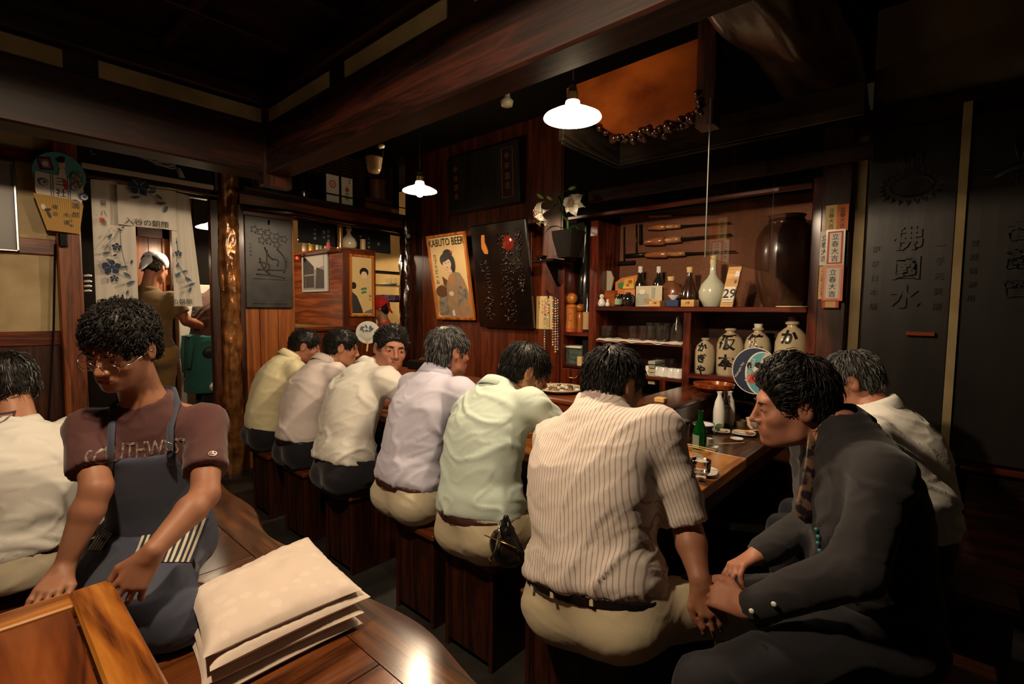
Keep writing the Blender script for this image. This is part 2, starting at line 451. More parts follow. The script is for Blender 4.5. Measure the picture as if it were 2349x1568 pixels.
        for sd in (-1, 1):
            l = MB(); ring = [s.P(sd*.033+.0228*math.cos(a), y-.002, z+.0138*math.sin(a)) for a in [2*math.pi*i/18 for i in range(18)]]
            back = [p-s.f*.0012 for p in ring]
            l.add(ring+back, [tuple(range(18)), tuple(range(18, 36))[::-1]]+[(i, (i+1) % 18, 18+(i+1) % 18, 18+i) for i in range(18)]); part('lens', l, glass, o)
        return o
    def hair(s, parent, mat, mat2=None, n=1300, length=.03, curl=.0, thick=1., front=.0, low=-.055, grow=0., seed=1, part_side=0., grey=.0, sideburn=-.02, label=None, cap=False, res=.006, bald=0., top=0., fore=.008, swept=False):
        rnd = random.Random(seed); k = s.sc
        F = Field(np.array(s.c)-.15, np.array(s.c)+.16, res)
        g = .007+grow
        F.ell(s.P(0, -.016, .034+top), [(.078+g)*k*s.w, (.094+g)*k, (.084+g+top*.5)*k], s.M, 0)
        F.ell(s.P(0, -.045, -.02), [(.066+g*.6)*k*s.w, (.06+g)*k, (.062)*k], s.M, .02)
        F.ell(s.P(0, .112+front, -.026+fore), [.078*k*s.w, .078*k, .078*k], s.M, .012, 's')        # the face
        for sd in (-1, 1):
            F.ell(s.P(sd*.09, .035, -.05), [.05*k, .052*k, .055*k], s.M, .008, 's')
            F.ell(s.P(sd*.092, -.008, -.008), [.030*k, .027*k, .040*k], s.M, .006, 's')
            F.ell(s.P(sd*.09, -.02, -.065), [.045*k, .04*k, .04*k], s.M, .008, 's')
        F.plane(s.P(0, -.04, low), -s.u-s.f*.35, 0)
        o = fmesh('hair', F, [mat, mat2 or mat], parent, smooth_it=1, label=label, disp=lambda p: .004*npnoise(((p-np.array(s.c))@s.M)*np.array([75, 30, 45])+seed))
        if n:
            me = o.data; co = np.empty(len(me.vertices)*3, np.float32); me.vertices.foreach_get('co', co); co = co.reshape(-1, 3)
            nr = np.empty(len(me.vertices)*3, np.float32); me.vertices.foreach_get('normal', nr); nr = nr.reshape(-1, 3)
            pw = co; crown = s.P(part_side, -.045, .12); mb = MB()
            T = MB()
            for _ in range(n):
                i = rnd.randrange(len(pw)); p = V(pw[i]); nn = V(nr[i])
                if (p-s.c).dot(nn) < .02*k: continue
                lc = (p-s.c); ly = lc.dot(s.f)/k; lz = lc.dot(s.u)/k
                away = p-crown; t = away-nn*away.dot(nn)
                if t.length < 1e-4: continue
                t = t.normalized()-s.u*.25
                if ly > .02 and lz > .03: t = t+s.f*.5+s.r*(.5 if part_side <= 0 else -.5)
                lx = abs(lc.dot(s.r))/k
                if lx > .06 and lz < .035 and (-.040 < ly < .018): continue
                if swept and ly > .0: t = -s.f*1.0+s.u*(.5 if ly > .05 else .1)+s.r*.25
                t = (t+V((rnd.uniform(-1, 1), rnd.uniform(-1, 1), rnd.uniform(-1, 1)))*(.22+curl)).normalized()
                t = (t-nn*t.dot(nn)*.8).normalized()
                ln = length*rnd.uniform(.6, 1.25)*k; lift = nn*rnd.uniform(.002, .007)*(1+curl*2)*(2.2 if swept and ly > 0 else 1)
                w = rnd.uniform(.0011, .0023)*k*thick
                c1 = V((rnd.uniform(-1, 1), rnd.uniform(-1, 1), rnd.uniform(-1, 1)))*curl*.014
                T.cur = 1 if rnd.random() < grey else 0
                T.tube([p-nn*.002, p+t*ln*.4+lift+c1, p+t*ln*.8+lift*.6-c1, p+t*ln-nn*.001], [w, w*1.05, w*.7, w*.15], 4, cap=False, flat=.6)
            part('hair_strands', T, [mat, mat2 or mat], o, True, kind='stuff')
        return o
def hand(F, wrist, d, back, side, curl=.3, spread=.12, sc=1., thumb=.5, curls=None, k=.012):
    """palm, four unequal bent fingers and a thumb from the side of the palm; back = outward normal of its back, side = towards the thumb"""
    d = V(d).normalized(); b = V(back); b = (b-d*b.dot(d)).normalized(); s = V(side); s = s-d*s.dot(d); s = (s-b*s.dot(b)).normalized()
    W = V(wrist)
    for i, u in enumerate((.027, .009, -.009, -.026)):
        F.cone(W+s*u*.65*sc+d*.004, W+(s*u+d*(.080-abs(u-.005)*.35))*sc, .0125*sc, .0105*sc, .012, flat=(b, 1.05))
    tips = []
    for i, (u, ln) in enumerate(zip((.028, .0095, -.0095, -.027), (.070, .078, .073, .058))):
        c = curls[i] if curls else curl
        p = W+(s*u+d*(.080-abs(u-.005)*.35))*sc; sp = s*(u*spread/.027)
        dd = (d+sp).normalized(); r = .0088
        for j, (fl, ff) in enumerate(((.45, 1.), (.31, 1.15), (.24, .8))):
            ang = c*ff
            nd = (dd*math.cos(ang)-b*math.sin(ang)).normalized(); bb = (b*math.cos(ang)+dd*math.sin(ang))
            q = p+nd*(ln*fl*sc*1.02)
            F.cone(p, q, r*sc, (r-.0008)*sc, .0025 if j == 0 else .004); p = q; dd = nd; b_ = b; b = bb; r -= .0008
        tips.append(p); b = V(back); b = (b-d*b.dot(d)).normalized()
    t0 = W+(s*.022+d*.018-b*.004)*sc; t1 = W+(s*(.040+.012*thumb)+d*.050-b*.010)*sc
    t2 = t1+(d*.028+s*.010*(thumb*2-1)-b*.008)*sc; t3 = t2+(d*.022-s*.006-b*.010*(1-thumb))*sc
    F.cone(t0, t1, .014*sc, .0105*sc, .012); F.cone(t1, t2, .0105*sc, .0095*sc, .004); F.cone(t2, t3, .0095*sc, .008*sc, .004)
    return tips

def bez(p0, p1, p2, n):
    return [p0*(1-t)**2+p1*2*t*(1-t)+p2*t*t for t in [i/(n-1) for i in range(n)]]
PA = [(.0, .165), (.12, .168), (.3, .150), (.5, .162), (.7, .180), (.84, .165), (.93, .11), (1., .070)]
PB = [(.0, .105), (.12, .120), (.3, .112), (.5, .118), (.7, .118), (.84, .095), (.93, .075), (1., .064)]
def interp(tb, t):
    return float(np.interp(t, [a for a, b in tb], [b for a, b in tb]))
def person(label, pelvis, neck, head, fwd, sh=.19, bulge=.03, fat=1., belly=1., armR=None, armL=None, legR=None, legL=None,
           skin=None, lips=None, res=.006, sleeve='short', shirt=None, trousers=None, belt=None, belt_t=.2, hair=None, eyes=None,
           face=True, collar=True, shoes=None, cres=.009, name='person', shirt_label=None, fold=.006, seed=1, hem=.10, up=(0, 0, 1),
           shd=None, tuck=True, shirt_uv=False, loops=True, neck_r=.054, shdrop=.066, legs=True, collar_mat=None, sleeve_len=.62, shirt_name='shirt', group=None, trouser_name='trousers', slv_r=.066):
    """fwd: where the chest points. arms: (elbow, wrist, hand dict or None); legs: (knee, ankle)"""
    pelvis, neck = V(pelvis), V(neck); root = thing(name, label, 'person', (pelvis.x, pelvis.y, min(legR[1][2] if legR else 0, pelvis.z)-.0), group)
    f0 = V(fwd).normalized(); al = (neck-pelvis).normalized(); side0 = f0.cross(al).normalized()       # his right
    sideS = V(shd).normalized() if shd else side0
    back = -(side0.cross(al)) * -1
    front = al.cross(side0).normalized() * 1.0
    if front.dot(f0) < 0: front = -front
    mid = (pelvis+neck)/2 - front*bulge*2
    NS = 14; C = bez(pelvis-al*.02, mid, neck, NS); ts = [i/(NS-1) for i in range(NS)]
    S = [tuple(side0*(1-t)+sideS*t) for t in ts]
    A = [interp(PA, t)*fat*(sh/.19)**.5 for t in ts]; B = [interp(PB, t)*fat*(belly if .1 < t < .62 else 1) for t in ts]
    shR = neck-al*shdrop+sideS*sh-front*.0; shL = neck-al*shdrop-sideS*sh
    pts = [pelvis, neck, head.c]
    arms = {}
    for key, sg, shp, arm in (('R', 1, shR, armR), ('L', -1, shL, armL)):
        if arm is None:
            e = shp+V((0, 0, -.24))+front*.12+sideS*sg*.05; arm = (e, e+front*.22-sideS*sg*.05+V((0, 0, .0)), None)
        el, wr = V(arm[0]), V(arm[1]); arms[key] = (sg, shp, el, wr, arm[2] if len(arm) > 2 else None); pts += [shp, el, wr, wr+(wr-el).normalized()*.16]
    lo = np.min([tuple(p) for p in pts], 0)-.17; hi = np.max([tuple(p) for p in pts], 0)+.17
    # --- the body itself
    F = Field(lo, hi, res)
    F.sweep(C, S, [a*.90 for a in A], [b*.88 for b in B], 0, pw=2.)
    nb = C[-2]; ht = head.P(0, -.022, -.05)
    F.cone(nb-al*.02, ht, neck_r+.012, neck_r, .03)
    for key in arms:
        sg, shp, el, wr, hd = arms[key]
        F.cone(nb, shp, .055, .052*fat, .03); F.cone(shp, el, .050, .040, .02); m_ = el+(wr-el)*.3
        F.cone(el, m_, .0405, .043, .015); F.cone(m_, wr, .043, .0265, .012, )
        if hd is None: hd = {}
        hd = dict(hd); dd = V(hd.pop('d', wr-el)); bk = V(hd.pop('back', V((0, 0, 1)))); sdv = V(hd.pop('side', -sideS*sg))
        F.cone(wr, wr+dd.normalized()*.02, .026, .024, .01); hand(F, wr+dd.normalized()*.012, dd, bk, sdv, **hd)
    head.build(F, face)
    body = fmesh('body', F, [skin, lips or skin], root, smooth_it=1 if res > .0045 else 1, big=True)
    if face: head.lipmat(body.data, 1)
    # --- shirt
    cf = folds(side0, al, front, pelvis, fold, seed, .06 if tuck else None) if fold else None
    def shirtF(r, grow=0.):
        G = Field(lo-.02, hi+.02, r)
        bl = [(.018 if tuck and t < .30 and t > .08 else .009)+grow for t in ts]
        G.sweep(C, S, [a+g for a, g in zip(A, bl)], [b+g for b, g in zip(B, bl)], 0, pw=2.25)
        for key in arms:
            sg, shp, el, wr, hd = arms[key]
            G.cone(C[-3], shp, .072*fat+grow, .064*fat+grow, .05)
            if sleeve == 'short':
                dcut = (el-shp).normalized(); e2 = shp+(el-shp)*sleeve_len
                H = Field(np.minimum(shp, e2)-.16, np.maximum(shp, e2)+.16, r); H.lo = G.lo+np.round((H.lo-G.lo)/r)*r
                H.cone(shp, e2+dcut*.07, .064*fat**.5+grow, slv_r+grow, 0); H.plane(e2, dcut, 0)
                o3 = np.round((H.lo-G.lo)/r).astype(int); a0 = np.maximum(o3, 0); a1 = np.minimum(o3+H.n, G.n); b0 = a0-o3; b1 = a1-o3
                G.put(tuple(slice(a0[c], a1[c]) for c in range(3)), H.a[tuple(slice(b0[c], b1[c]) for c in range(3))], .035)
            else:
                G.cone(shp, el, .062*fat**.5+grow, .060+grow, .03); G.cone(el, wr-(wr-el).normalized()*.02, .060+grow, .043+grow, .03)
                wd = (wr-el).normalized(); G.cone(wr-wd*.05, wr-wd*.012, .036+grow, .036+grow, .0)
        return G
    G = shirtF(cres)
    nd = (head.P(0, -.02, -.05)-nb).normalized(); nd = (nd+al*1.1).normalized()
    G.cone(neck+nd*.082+front*.012, neck+nd*.22+front*.03, .078, .09, .006, 's')
    G.cone(neck+al*.088+front*.01, neck+al*.25, .080, .10, .006, 's')
    hp = C[0]+(C[-1]-C[0]).normalized()*hem*(neck-pelvis).length*1.0
    hn = -(al*.9+V((0, 0, .3))).normalized() if tuck else -al
    G.plane(hp, hn, .012 if tuck else .004)
    uvf = None
    if shirt_uv:
        s0 = np.array(side0); a0 = np.array(al); p0 = np.array(pelvis); f_ = np.array(front)
        def uvf(p):
            uv = np.stack([(p-p0)@s0, (p-p0)@a0, (p-p0)@f_], 1)
            for key in arms:
                sg, shp, el = arms[key][:3]; d = np.array((el-shp).normalized()); w = p-np.array(shp); t = w@d; e1 = np.array(V(d).orthogonal().normalized()); e2 = np.cross(d, e1)
                rad = np.linalg.norm(w-t[:, None]*d, axis=1); mk = (t > .03) & (rad < .105) & ((w@s0)*sg > .0)
                uv[mk, 0] = np.arctan2(w[mk]@e2, w[mk]@e1)*.078
            return uv
    so = fmesh(shirt_name, G, shirt, root, disp=cf, smooth_it=1, label=shirt_label, uv=uvf)
    # --- collar: stand and fold-over round the neck
    if collar:
        cb = MB(); r0 = neck_r*1.34; cs = sideS; cfv = cs.cross(nd)*-1
        if cfv.dot(front) < 0: cfv = -cfv
        cen = neck+nd*.004-front*.004; nn = 26; rows = []
        for j, (rr, hh) in enumerate(((r0*1.10, -.012), (r0*1.02, .018), (r0*.98, .034), (r0*1.03, .037), (r0*1.12, .022), (r0*1.28, -.010), (r0*1.24, -.012), (r0*1.10, -.004))):
            ring = []
            for i in range(nn+1):
                a = math.pi*2*(i/nn)*.93+math.pi*2*.035; c_, s_ = math.cos(a), math.sin(a)    # opens at the front
                drop = .022*max(0, c_)**2; spr = 1+.12*max(0, c_)
                ring.append(cen+cfv*(c_*rr*spr*1.02)+cs*(s_*rr*1.0)+nd*(hh-drop-(.014*max(0, c_) if j in (5, 6) else 0)))
            rows.append(ring)
        vs = [p for r in rows for p in r]; w_ = nn+1
        cb.add(vs, [(j*w_+i, j*w_+i+1, (j+1)*w_+i+1, (j+1)*w_+i) for j in range(len(rows)-1) for i in range(nn)])
        part('collar', cb, collar_mat or shirt, so, True)
    # --- trousers, belt, shoes
    if legs:
        hips = {}; tp = [pelvis]
        for sg, leg in ((1, legR), (-1, legL)):
            hj = pelvis+side0*sg*.09*fat-V((0, 0, .015))+f0*.02
            kn, an = V(leg[0]), V(leg[1]); tp += [kn, an]; hips[sg] = (hj, kn, an)
        tl = np.min([tuple(p) for p in tp], 0)-.24; th = np.max([tuple(p) for p in tp], 0)+.24
        T = Field(tl, th, cres)
        T.sweep(C[:7], S[:7], A[:7], B[:7], 0, pw=2.25, grow=.006)
        for sg in hips:
            hj, kn, an = hips[sg]
            T.ell(hj-f0*.055-V((0, 0, .015)), [.105*fat, .10*fat, .095], None, .04)
            T.cone(hj, kn, .092*fat, .068, .04); T.cone(kn, an+V((0, 0, .05)), .066, .052, .03)
        T.plane(hp+al*(.035 if tuck else .03), al*.9+V((0, 0, .3)), .0)
        T.plane(V((0, 0, min(legR[1][2], legL[1][2])+.0)), V((0, 0, -1)), 0)
        tf = folds(f0, V((0, 0, 1)), side0, pelvis, .004, seed+5)
        to = fmesh(trouser_name, T, trousers, root, disp=tf, smooth_it=1)
        if belt:
            Bf = Field(lo, np.maximum(hi, lo+.3), .006)
            Bf.sweep(C[:7], S[:7], A[:7], B[:7], 0, pw=2.25, grow=.013)
            bn = (al*.9+V((0, 0, .3))).normalized(); bc = hp-bn*.011
            Bf.plane(bc+bn*.016, bn, 0); Bf.plane(bc-bn*.018, -bn, 0)
            bo = fmesh('belt', Bf, belt, to, smooth_it=0)
            if loops:
                lb = [-.10*fat, -.02, .09*fat]
                for u in lb:
                    o_ = bc+side0*u; dirb = -front; a_ = A[2]+.016; b_ = B[2]+.016
                    yy = b_*max(0, 1-(abs(u)/a_)**2.25)**(1/2.25); c0 = C[1].lerp(C[2], .3); o2 = bc+side0*u-front*(yy+.002)
                    l_ = MB(); l_.box((-.006, -.002, -.026), (.006, .003, .024), fr(o2, side0, bn)); part('belt_loop', l_, trousers, to)
        sb = MB()
        for sg in hips:
            hj, kn, an = hips[sg]
            d = V((kn.x-hj.x, kn.y-hj.y, 0)).normalized(); st = Field(np.array(an)-.3, np.array(an)+.3, .01)
            st.cone(an-d*.05+V((0, 0, .035)), an+d*.15+V((0, 0, .03)), .042, .036, 0, flat=(V((0, 0, 1)), 1.1)); st.cone(an-d*.02+V((0, 0, .03)), an+V((0, 0, .10)), .045, .05, .02)
            st.plane(an+V((0, 0, .0)), V((0, 0, -1)), 0)
            fmesh('shoe', st, shoes or M_BLK, root)
    if hair: head.hair(root, **hair)
    if eyes: head.eyes(root, *eyes)
    return dict(root=root, body=body, shirt=so, C=C, S=S, A=A, B=B, al=al, side=side0, front=front, hp=hp, F=shirtF, arms=arms, lo=lo, hi=hi, trousers=to if legs else None)

# ------------------------------------------------------------------ materials used by many things
M_BLK = base('black_shoe_leather', (.006, .006, .006), .35)
SKIN = noisy('skin', (.42, .20, .115), (.36, .15, .08), 14, .48, .10, .0006, lo=.3, hi=.7, sss=.08)
SKIN_R = noisy('ruddy_skin', (.40, .175, .105), (.33, .135, .08), 14, .52, .12, .0006, lo=.3, hi=.7, sss=.08)
SKIN_T = noisy('tanned_skin', (.34, .155, .085), (.29, .12, .065), 14, .52, .10, .0006, lo=.3, hi=.7, sss=.08)
LIPS = base('lips', (.29, .095, .065), .45)
EYEW = base('eye_white', (.55, .5, .44), .2); IRIS = base('iris', (.008, .005, .004), .12)
HAIRB = noisy('black_hair', (.004, .0035, .003), (.010, .008, .007), 60, .46, 0, spec=.35)
HAIRG = noisy('grey_hair', (.20, .20, .19), (.10, .10, .10), 60, .5, 0, spec=.3)
HAIRDG = noisy('dark_grey_hair', (.045, .045, .043), (.02, .02, .02), 60, .5, 0, spec=.3)
def cloth(name, col, rough=.85, sheen=.15, weave=900, wr=.25):
    if name in MATS: return MATS[name]
    m = base(name, col, rough, sheen=sheen, spec=.25); co = texco(m)
    n = N(m, 'ShaderNodeTexNoise'); n.inputs['Scale'].default_value = 16; n.inputs['Detail'].default_value = 4; n.inputs['Distortion'].default_value = .6
    L(m, co, n.inputs['Vector']); bump(m, n.outputs[0], wr, .006)
    return m
def stripes(name, ca, cb, pitch, duty=.2, axis=0, attr='cloth', rough=.85):
    if name in MATS: return MATS[name]
    m = base(name, ca, rough, sheen=.1, spec=.25); P = m.node_tree.nodes['Principled BSDF']
    if attr: a = N(m, 'ShaderNodeAttribute', attribute_name=attr).outputs['Vector']
    else: a = N(m, 'ShaderNodeTexCoord').outputs['Object']
    sp = N(m, 'ShaderNodeSeparateXYZ'); L(m, a, sp.inputs[0])
    d = N(m, 'ShaderNodeMath', operation='MULTIPLY'); d.inputs[1].default_value = 1/pitch; L(m, sp.outputs[axis], d.inputs[0])
    fr_ = N(m, 'ShaderNodeMath', operation='FRACT'); L(m, d.outputs[0], fr_.inputs[0])
    lt = N(m, 'ShaderNodeMath', operation='LESS_THAN'); lt.inputs[1].default_value = duty; L(m, fr_.outputs[0], lt.inputs[0])
    mx = N(m, 'ShaderNodeMix', data_type='RGBA'); L(m, lt.outputs[0], mx.inputs[0])
    mx.inputs[6].default_value = (*(hexlin(ca) if isinstance(ca, str) else ca), 1); mx.inputs[7].default_value = (*(hexlin(cb) if isinstance(cb, str) else cb), 1)
    L(m, mx.outputs[2], P.inputs['Base Color'])
    n = N(m, 'ShaderNodeTexNoise'); n.inputs['Scale'].default_value = 16; n.inputs['Detail'].default_value = 4
    L(m, texco(m), n.inputs['Vector']); bump(m, n.outputs[0], .25, .006)
    return m
WHITE_SHIRT = cloth('white_shirt_cotton', (.72, .70, .64)); CREAM_SHIRT = cloth('cream_shirt_cotton', (.72, .66, .42))
PINK_SHIRT = cloth('pale_pink_shirt_cotton', (.68, .60, .58)); LAV_SHIRT = cloth('lavender_shirt_cotton', (.58, .57, .70))
MINT_SHIRT = cloth('mint_shirt_cotton', (.57, .68, .60)); GREY_SHIRT = cloth('charcoal_shirt_cotton', (.021, .019, .021))
STRIPE_SHIRT = stripes('pinstriped_shirt_cotton', (.70, .62, .55), (.40, .31, .29), .0125, .22)
KHAKI = cloth('khaki_chino', (.52, .44, .29)); BEIGE = cloth('beige_chino', (.56, .49, .35)); NAVY = cloth('black_trouser_wool', (.012, .012, .018))
SLATE = cloth('charcoal_trouser_wool', (.013, .012, .016)); BROWNT = cloth('brown_tshirt_cotton', (.085, .035, .033)); DENIM = cloth('indigo_apron_denim', (.055, .062, .095))
LEATHER_BR = base('brown_belt_leather', (.05, .016, .010), .35); LEATHER_BK = base('black_belt_leather', (.010, .009, .010), .3)
CHROME = base('polished_metal', (.75, .72, .68), .18, 1.0); BRASS = base('brass', (.65, .42, .15), .25, 1.0)
GLASS = base('clear_glass', (1, 1, 1), .02, trans=1.0, ior=1.18, coat=1.)
LENS = base('spectacle_lens', (1, 1, 1), .02, trans=1.0, ior=1.08)
PORC = base('white_porcelain', (.75, .74, .70), .12, coat=.5)

# ================================================================== room materials
WX = wood('dark_beam_wood_x', '0c0402', '200c07', '38180c', 'x', .5, .0, spec=.3)
WY = wood('dark_beam_wood_y', '0c0402', '1e0b06', '34160b', 'y', .5, .0, spec=.3)
WZ = wood('dark_post_wood', '140804', '30140a', '54280f', 'z', .38, .2)
RZ = wood('red_brown_panel', '301007', '52200d', '6c3216', 'z', .38, .15, gs=.7)
RX = wood('red_brown_rail', '3a1608', '60280f', '8a4420', 'x', .34, .25)
RYg = wood('red_brown_rail_y', '3a1608', '60280f', '8a4420', 'y', .34, .25)
OZ = wood('orange_panel', '6a340f', '8c4a18', 'a86428', 'z', .45, .1, gs=.6)
PLY = wood('platform_board_y', '241008', '5a2e13', '7e4722', 'y', .22, .5, gs=.7, bmp=.35)
PLX = wood('platform_board_x', '241008', '4e2a12', '704420', 'x', .22, .5, gs=.6, bmp=.35)
TBX = wood('table_frame_x', '4a2008', '96561c', 'bd7e34', 'x', .3, .35, gs=.7)
TBY = wood('table_frame_y', '4a2008', '96561c', 'bd7e34', 'y', .3, .35, gs=.7)
TBP = wood('table_panel', '2c1006', '6a3210', '8a4c20', 'x', .3, .35, gs=.35, rings=1.6)
CTY = wood('counter_old_y', '1c0c05', '3e1f0e', '5c3418', 'y', .25, .4)
CTN = wood('counter_new', '6a3a14', 'a06428', 'bd8240', 'y', .28, .3)
CTX = wood('counter_old_x', '4a230d', '7a4518', '95602c', 'x', .28, .3)
STW = wood('stool_wood', '140703', '2e1107', '4a210c', 'z', .45, .1)  # shade around the stools is worked into this darkened panel wood
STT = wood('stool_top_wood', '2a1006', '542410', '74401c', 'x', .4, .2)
PLAS = noisy('beige_plaster', 'c8b48c', 'b09a70', 5, .9, .4, .003)
PLASD = noisy('old_cream_plaster', 'a8966e', '7e6c4a', 3, .9, .4, .003)
CREAM = noisy('kitchen_cream_wall', 'd8bc80', 'c6a468', 3, .7, .1)
STONE = noisy('dark_stone_floor', (.030, .028, .022), (.014, .013, .011), 7, .55, .6, .01)
BLACKW = noisy('black_carved_wood', (.009, .0075, .006), (.018, .015, .012), 12, .38, .35, .004, stretch=(1, 1, .12), spec=.6)
SLATEW = noisy('slate_grey_carved_wood', (.020, .020, .020), (.040, .038, .036), 10, .42, .3, .003, stretch=(.3, 1, 1))
LACQ = noisy('black_lacquer', (.003, .002, .002), (.006, .003, .002), 12, .12, .15, .004, coat=1., spec=.7)
LACR = noisy('red_black_lacquer', (.03, .006, .003), (.008, .003, .002), 22, .16, .6, .01, coat=1.)
COPPER = noisy('gilt_bark_post', (.40, .17, .05), (.10, .035, .010), 9, .25, .8, .012, metal=.45, coat=.6)
BURL = noisy('polished_burl', (.30, .066, .011), (.10, .018, .004), 3.2, .2, .3, .004, coat=.8, lo=.36, hi=.70, stretch=(1, 1, 1.6))
BURLD = base('dark_burl_edge', (.035, .008, .004), .2, coat=1.)
DARK = base('soot_black_wood', (.007, .005, .0035), .8, spec=.2)
DARKM = base('dark_metal_hood', (.030, .026, .020), .3, .7)
PAPER = base('white_paper', (.72, .68, .58), .7); PAPERY = base('yellowed_paper', (.62, .45, .20), .8)
INK = base('black_ink', (.010, .008, .007), .5); REDINK = base('red_ink', (.55, .045, .02), .5); BLUEINK = base('indigo_ink', (.018, .035, .085), .7)
GREYBLUE = base('grey_blue_ink', (.07, .11, .15), .7)
NOREN = cloth('white_noren_linen', (.66, .62, .54), wr=.15); NOIR = cloth('black_noren_cloth', (.010, .012, .016)); DUSTW = base('faded_white_print', (.30, .29, .26), .8)
GILT = wood('gilt_orange_frame', '6a2c08', 'a4571a', 'c87c30', 'z', .3, .4)
SILVER = base('brushed_aluminium', (.5, .5, .5), .3, 1.0); FOIL = base('grey_backing', (.20, .19, .17), .35)

# ================================================================== setting
struct('floor', MB().box((-6.8, -1.6, -.06), (2.2, 4.2, 0)), STONE)
XA = -4.38      # the left wall plane
YB = 3.20       # the back wall plane
def A(px, py, x=XA): p = onx(px, py, x); return p.y, p.z
def B(px, py, y=YB): p = ony(px, py, y); return p.x, p.z
def wall_root(name, loc):
    o = bpy.data.objects.new(name, None); COL.objects.link(o); o.location = loc; o.empty_display_size = .1; o['kind'] = 'structure'; return o
wl = wall_root('wall_left', (XA, 1, 0))
yp0, _ = A(118, 300); yp1, _ = A(190, 600); yp0b = A(133, 650)[0]; yp1 = A(186, 600)[0]; yp0 = yp0b
zt = 2.62
part('plaster', MB().box((XA-.08, -1.6, 1.12), (XA-.03, yp0, zt+.3)), PLAS, wl)
part('rail', MB().box((XA-.04, -1.6, A(20, 365)[1]), (XA, yp0, A(20, 333)[1]), ch=.004), RYg, wl)
part('rail', MB().box((XA-.04, -1.6, A(60, 581)[1]), (XA, yp0, A(60, 545)[1]), ch=.004), RYg, wl)
part('rail', MB().box((XA-.04, -1.6, A(60, 793)[1]), (XA, yp0, A(60, 760)[1]), ch=.004), RYg, wl)
za = A(60, 793)[1]
for i in range(5):
    part('board', MB().box((XA-.05, yp0-.34*(i+1)+.004, .0), (XA-.008, yp0-.34*i-.004, za), ch=.004), WZ, wl)
part('post', MB().box((XA-.10, yp0, 0), (XA+.05, yp1, zt+.3), ch=.008), wood('amber_post', '3a1a08', '7a3c14', '94562a', 'z', .42, .1), wl)
# bark post, hammered and gilt
yb0, yb1 = A(505, 640)[0], A(550, 640)[0]
pc = V((XA-.02, (yb0+yb1)/2, 0)); pr = (yb1-yb0)/2
pm = MB()
def barkp(u, v):
    a = u*2*math.pi; z = v*2.5
    n = mnoise.noise(V((math.cos(a)*2.2, math.sin(a)*2.2, z*4)))*.022+abs(mnoise.noise(V((math.cos(a)*5, math.sin(a)*5, z*11))))*.014
    return pc+V((math.cos(a)*(pr*1.05+n), math.sin(a)*(pr+n), z))
pm.grid(barkp, 40, 130)
part('bark_post', pm, COPPER, wl, True, label='gilt bark-covered post')
# doorway between the posts
part('lintel', MB().box((XA-.06, yp1, A(300, 430)[1]-.0), (XA+.0, yb0, A(300, 415)[1]+.03), ch=.004), WY, wl)
part('lintel', MB().box((XA-.06, yp1, 2.40), (XA+.02, yb0, 2.9)), WY, wl)
part('jamb', MB().box((XA-.06, yb0-.06, 0), (XA-.0, yb0-.0, 2.4), ch=.004), WZ, wl)
part('header_panel', MB().box((XA-.05, yp1, A(300, 408)[1]), (XA-.035, yb0, 2.42)), DARK, wl)
# panelled wall right of the bark post
ypz = A(678, 700)[0]; zs = A(620, 480)[1]
for i in range(3):
    w = (ypz-yb1)/3
    part('board', MB().box((XA-.04, yb1+w*i+.002, 0), (XA-.005, yb1+w*(i+1)-.002, zs+.02), ch=.003), OZ if i < 3 else RZ, wl)
part('stile', MB().box((XA-.03, yb1-.01, 0), (XA+.02, yb1+.035, zs), ch=.004), WZ, wl)
zc = A(800, 748)[1]        # sill of the kitchen hatch
yk1 = A(918, 650)[0]
part('board', MB().box((XA-.04, ypz, 0), (XA-.005, yk1, zc-.04), ch=.003), RZ, wl)
part('sill', MB().box((XA-.12, ypz-.01, zc-.04), (XA+.03, yk1, zc), ch=.004), RYg, wl)
yk2 = A(944, 650)[0]
lm = MB()
def lp(u, v):
    a = u*2*math.pi; z = v*2.3
    n = abs(mnoise.noise(V((math.cos(a)*3, math.sin(a)*3, z*6))))*.03
    r = (yk2-yk1)/2*.8
    return V((XA+.0+math.cos(a)*(r+n), (yk1+yk2)/2+math.sin(a)*(r+n), z))
lm.grid(lp, 24, 70); part('lacquered_post', lm, LACR, wl, True, label='glossy black and red knotty post')
part('post', MB().box((XA-.06, yk2, 0), (XA+.02, YB+.02, 2.35), ch=.006), RZ, wl)
# upper part of the left wall: lattice above the shelf
part('upper_board', MB().box((XA-.30, yb1-.1, 2.2), (XA-.25, YB+.1, 2.95)), DARK, wl)
lat = MB()
for i in range(46): lat.box((XA-.25, 1.75+i*.032, 2.25), (XA-.235, 1.762+i*.032, 2.9))
for i in range(20): lat.box((XA-.24, 1.74, 2.27+i*.032), (XA-.225, 3.2, 2.282+i*.032))
part('lattice', lat, wood('lattice_wood', '1c0d05', '44250f', '5c3818', 'z', .5), wl, kind='stuff')
part('lintel', MB().box((XA-.10, yb1, zs-.0), (XA+.03, YB, zs+.11), ch=.006), RYg, wl)
rust = MB(); rust.tube([(XA+.02, yb1+.02, zs-.02), (XA+.03, 2.0, zs-.01), (XA+.02, 2.5, zs-.025), (XA+.02, 3.15, zs-.02)], .03, 8); part('branch_rail', rust, LACR, wl, True)
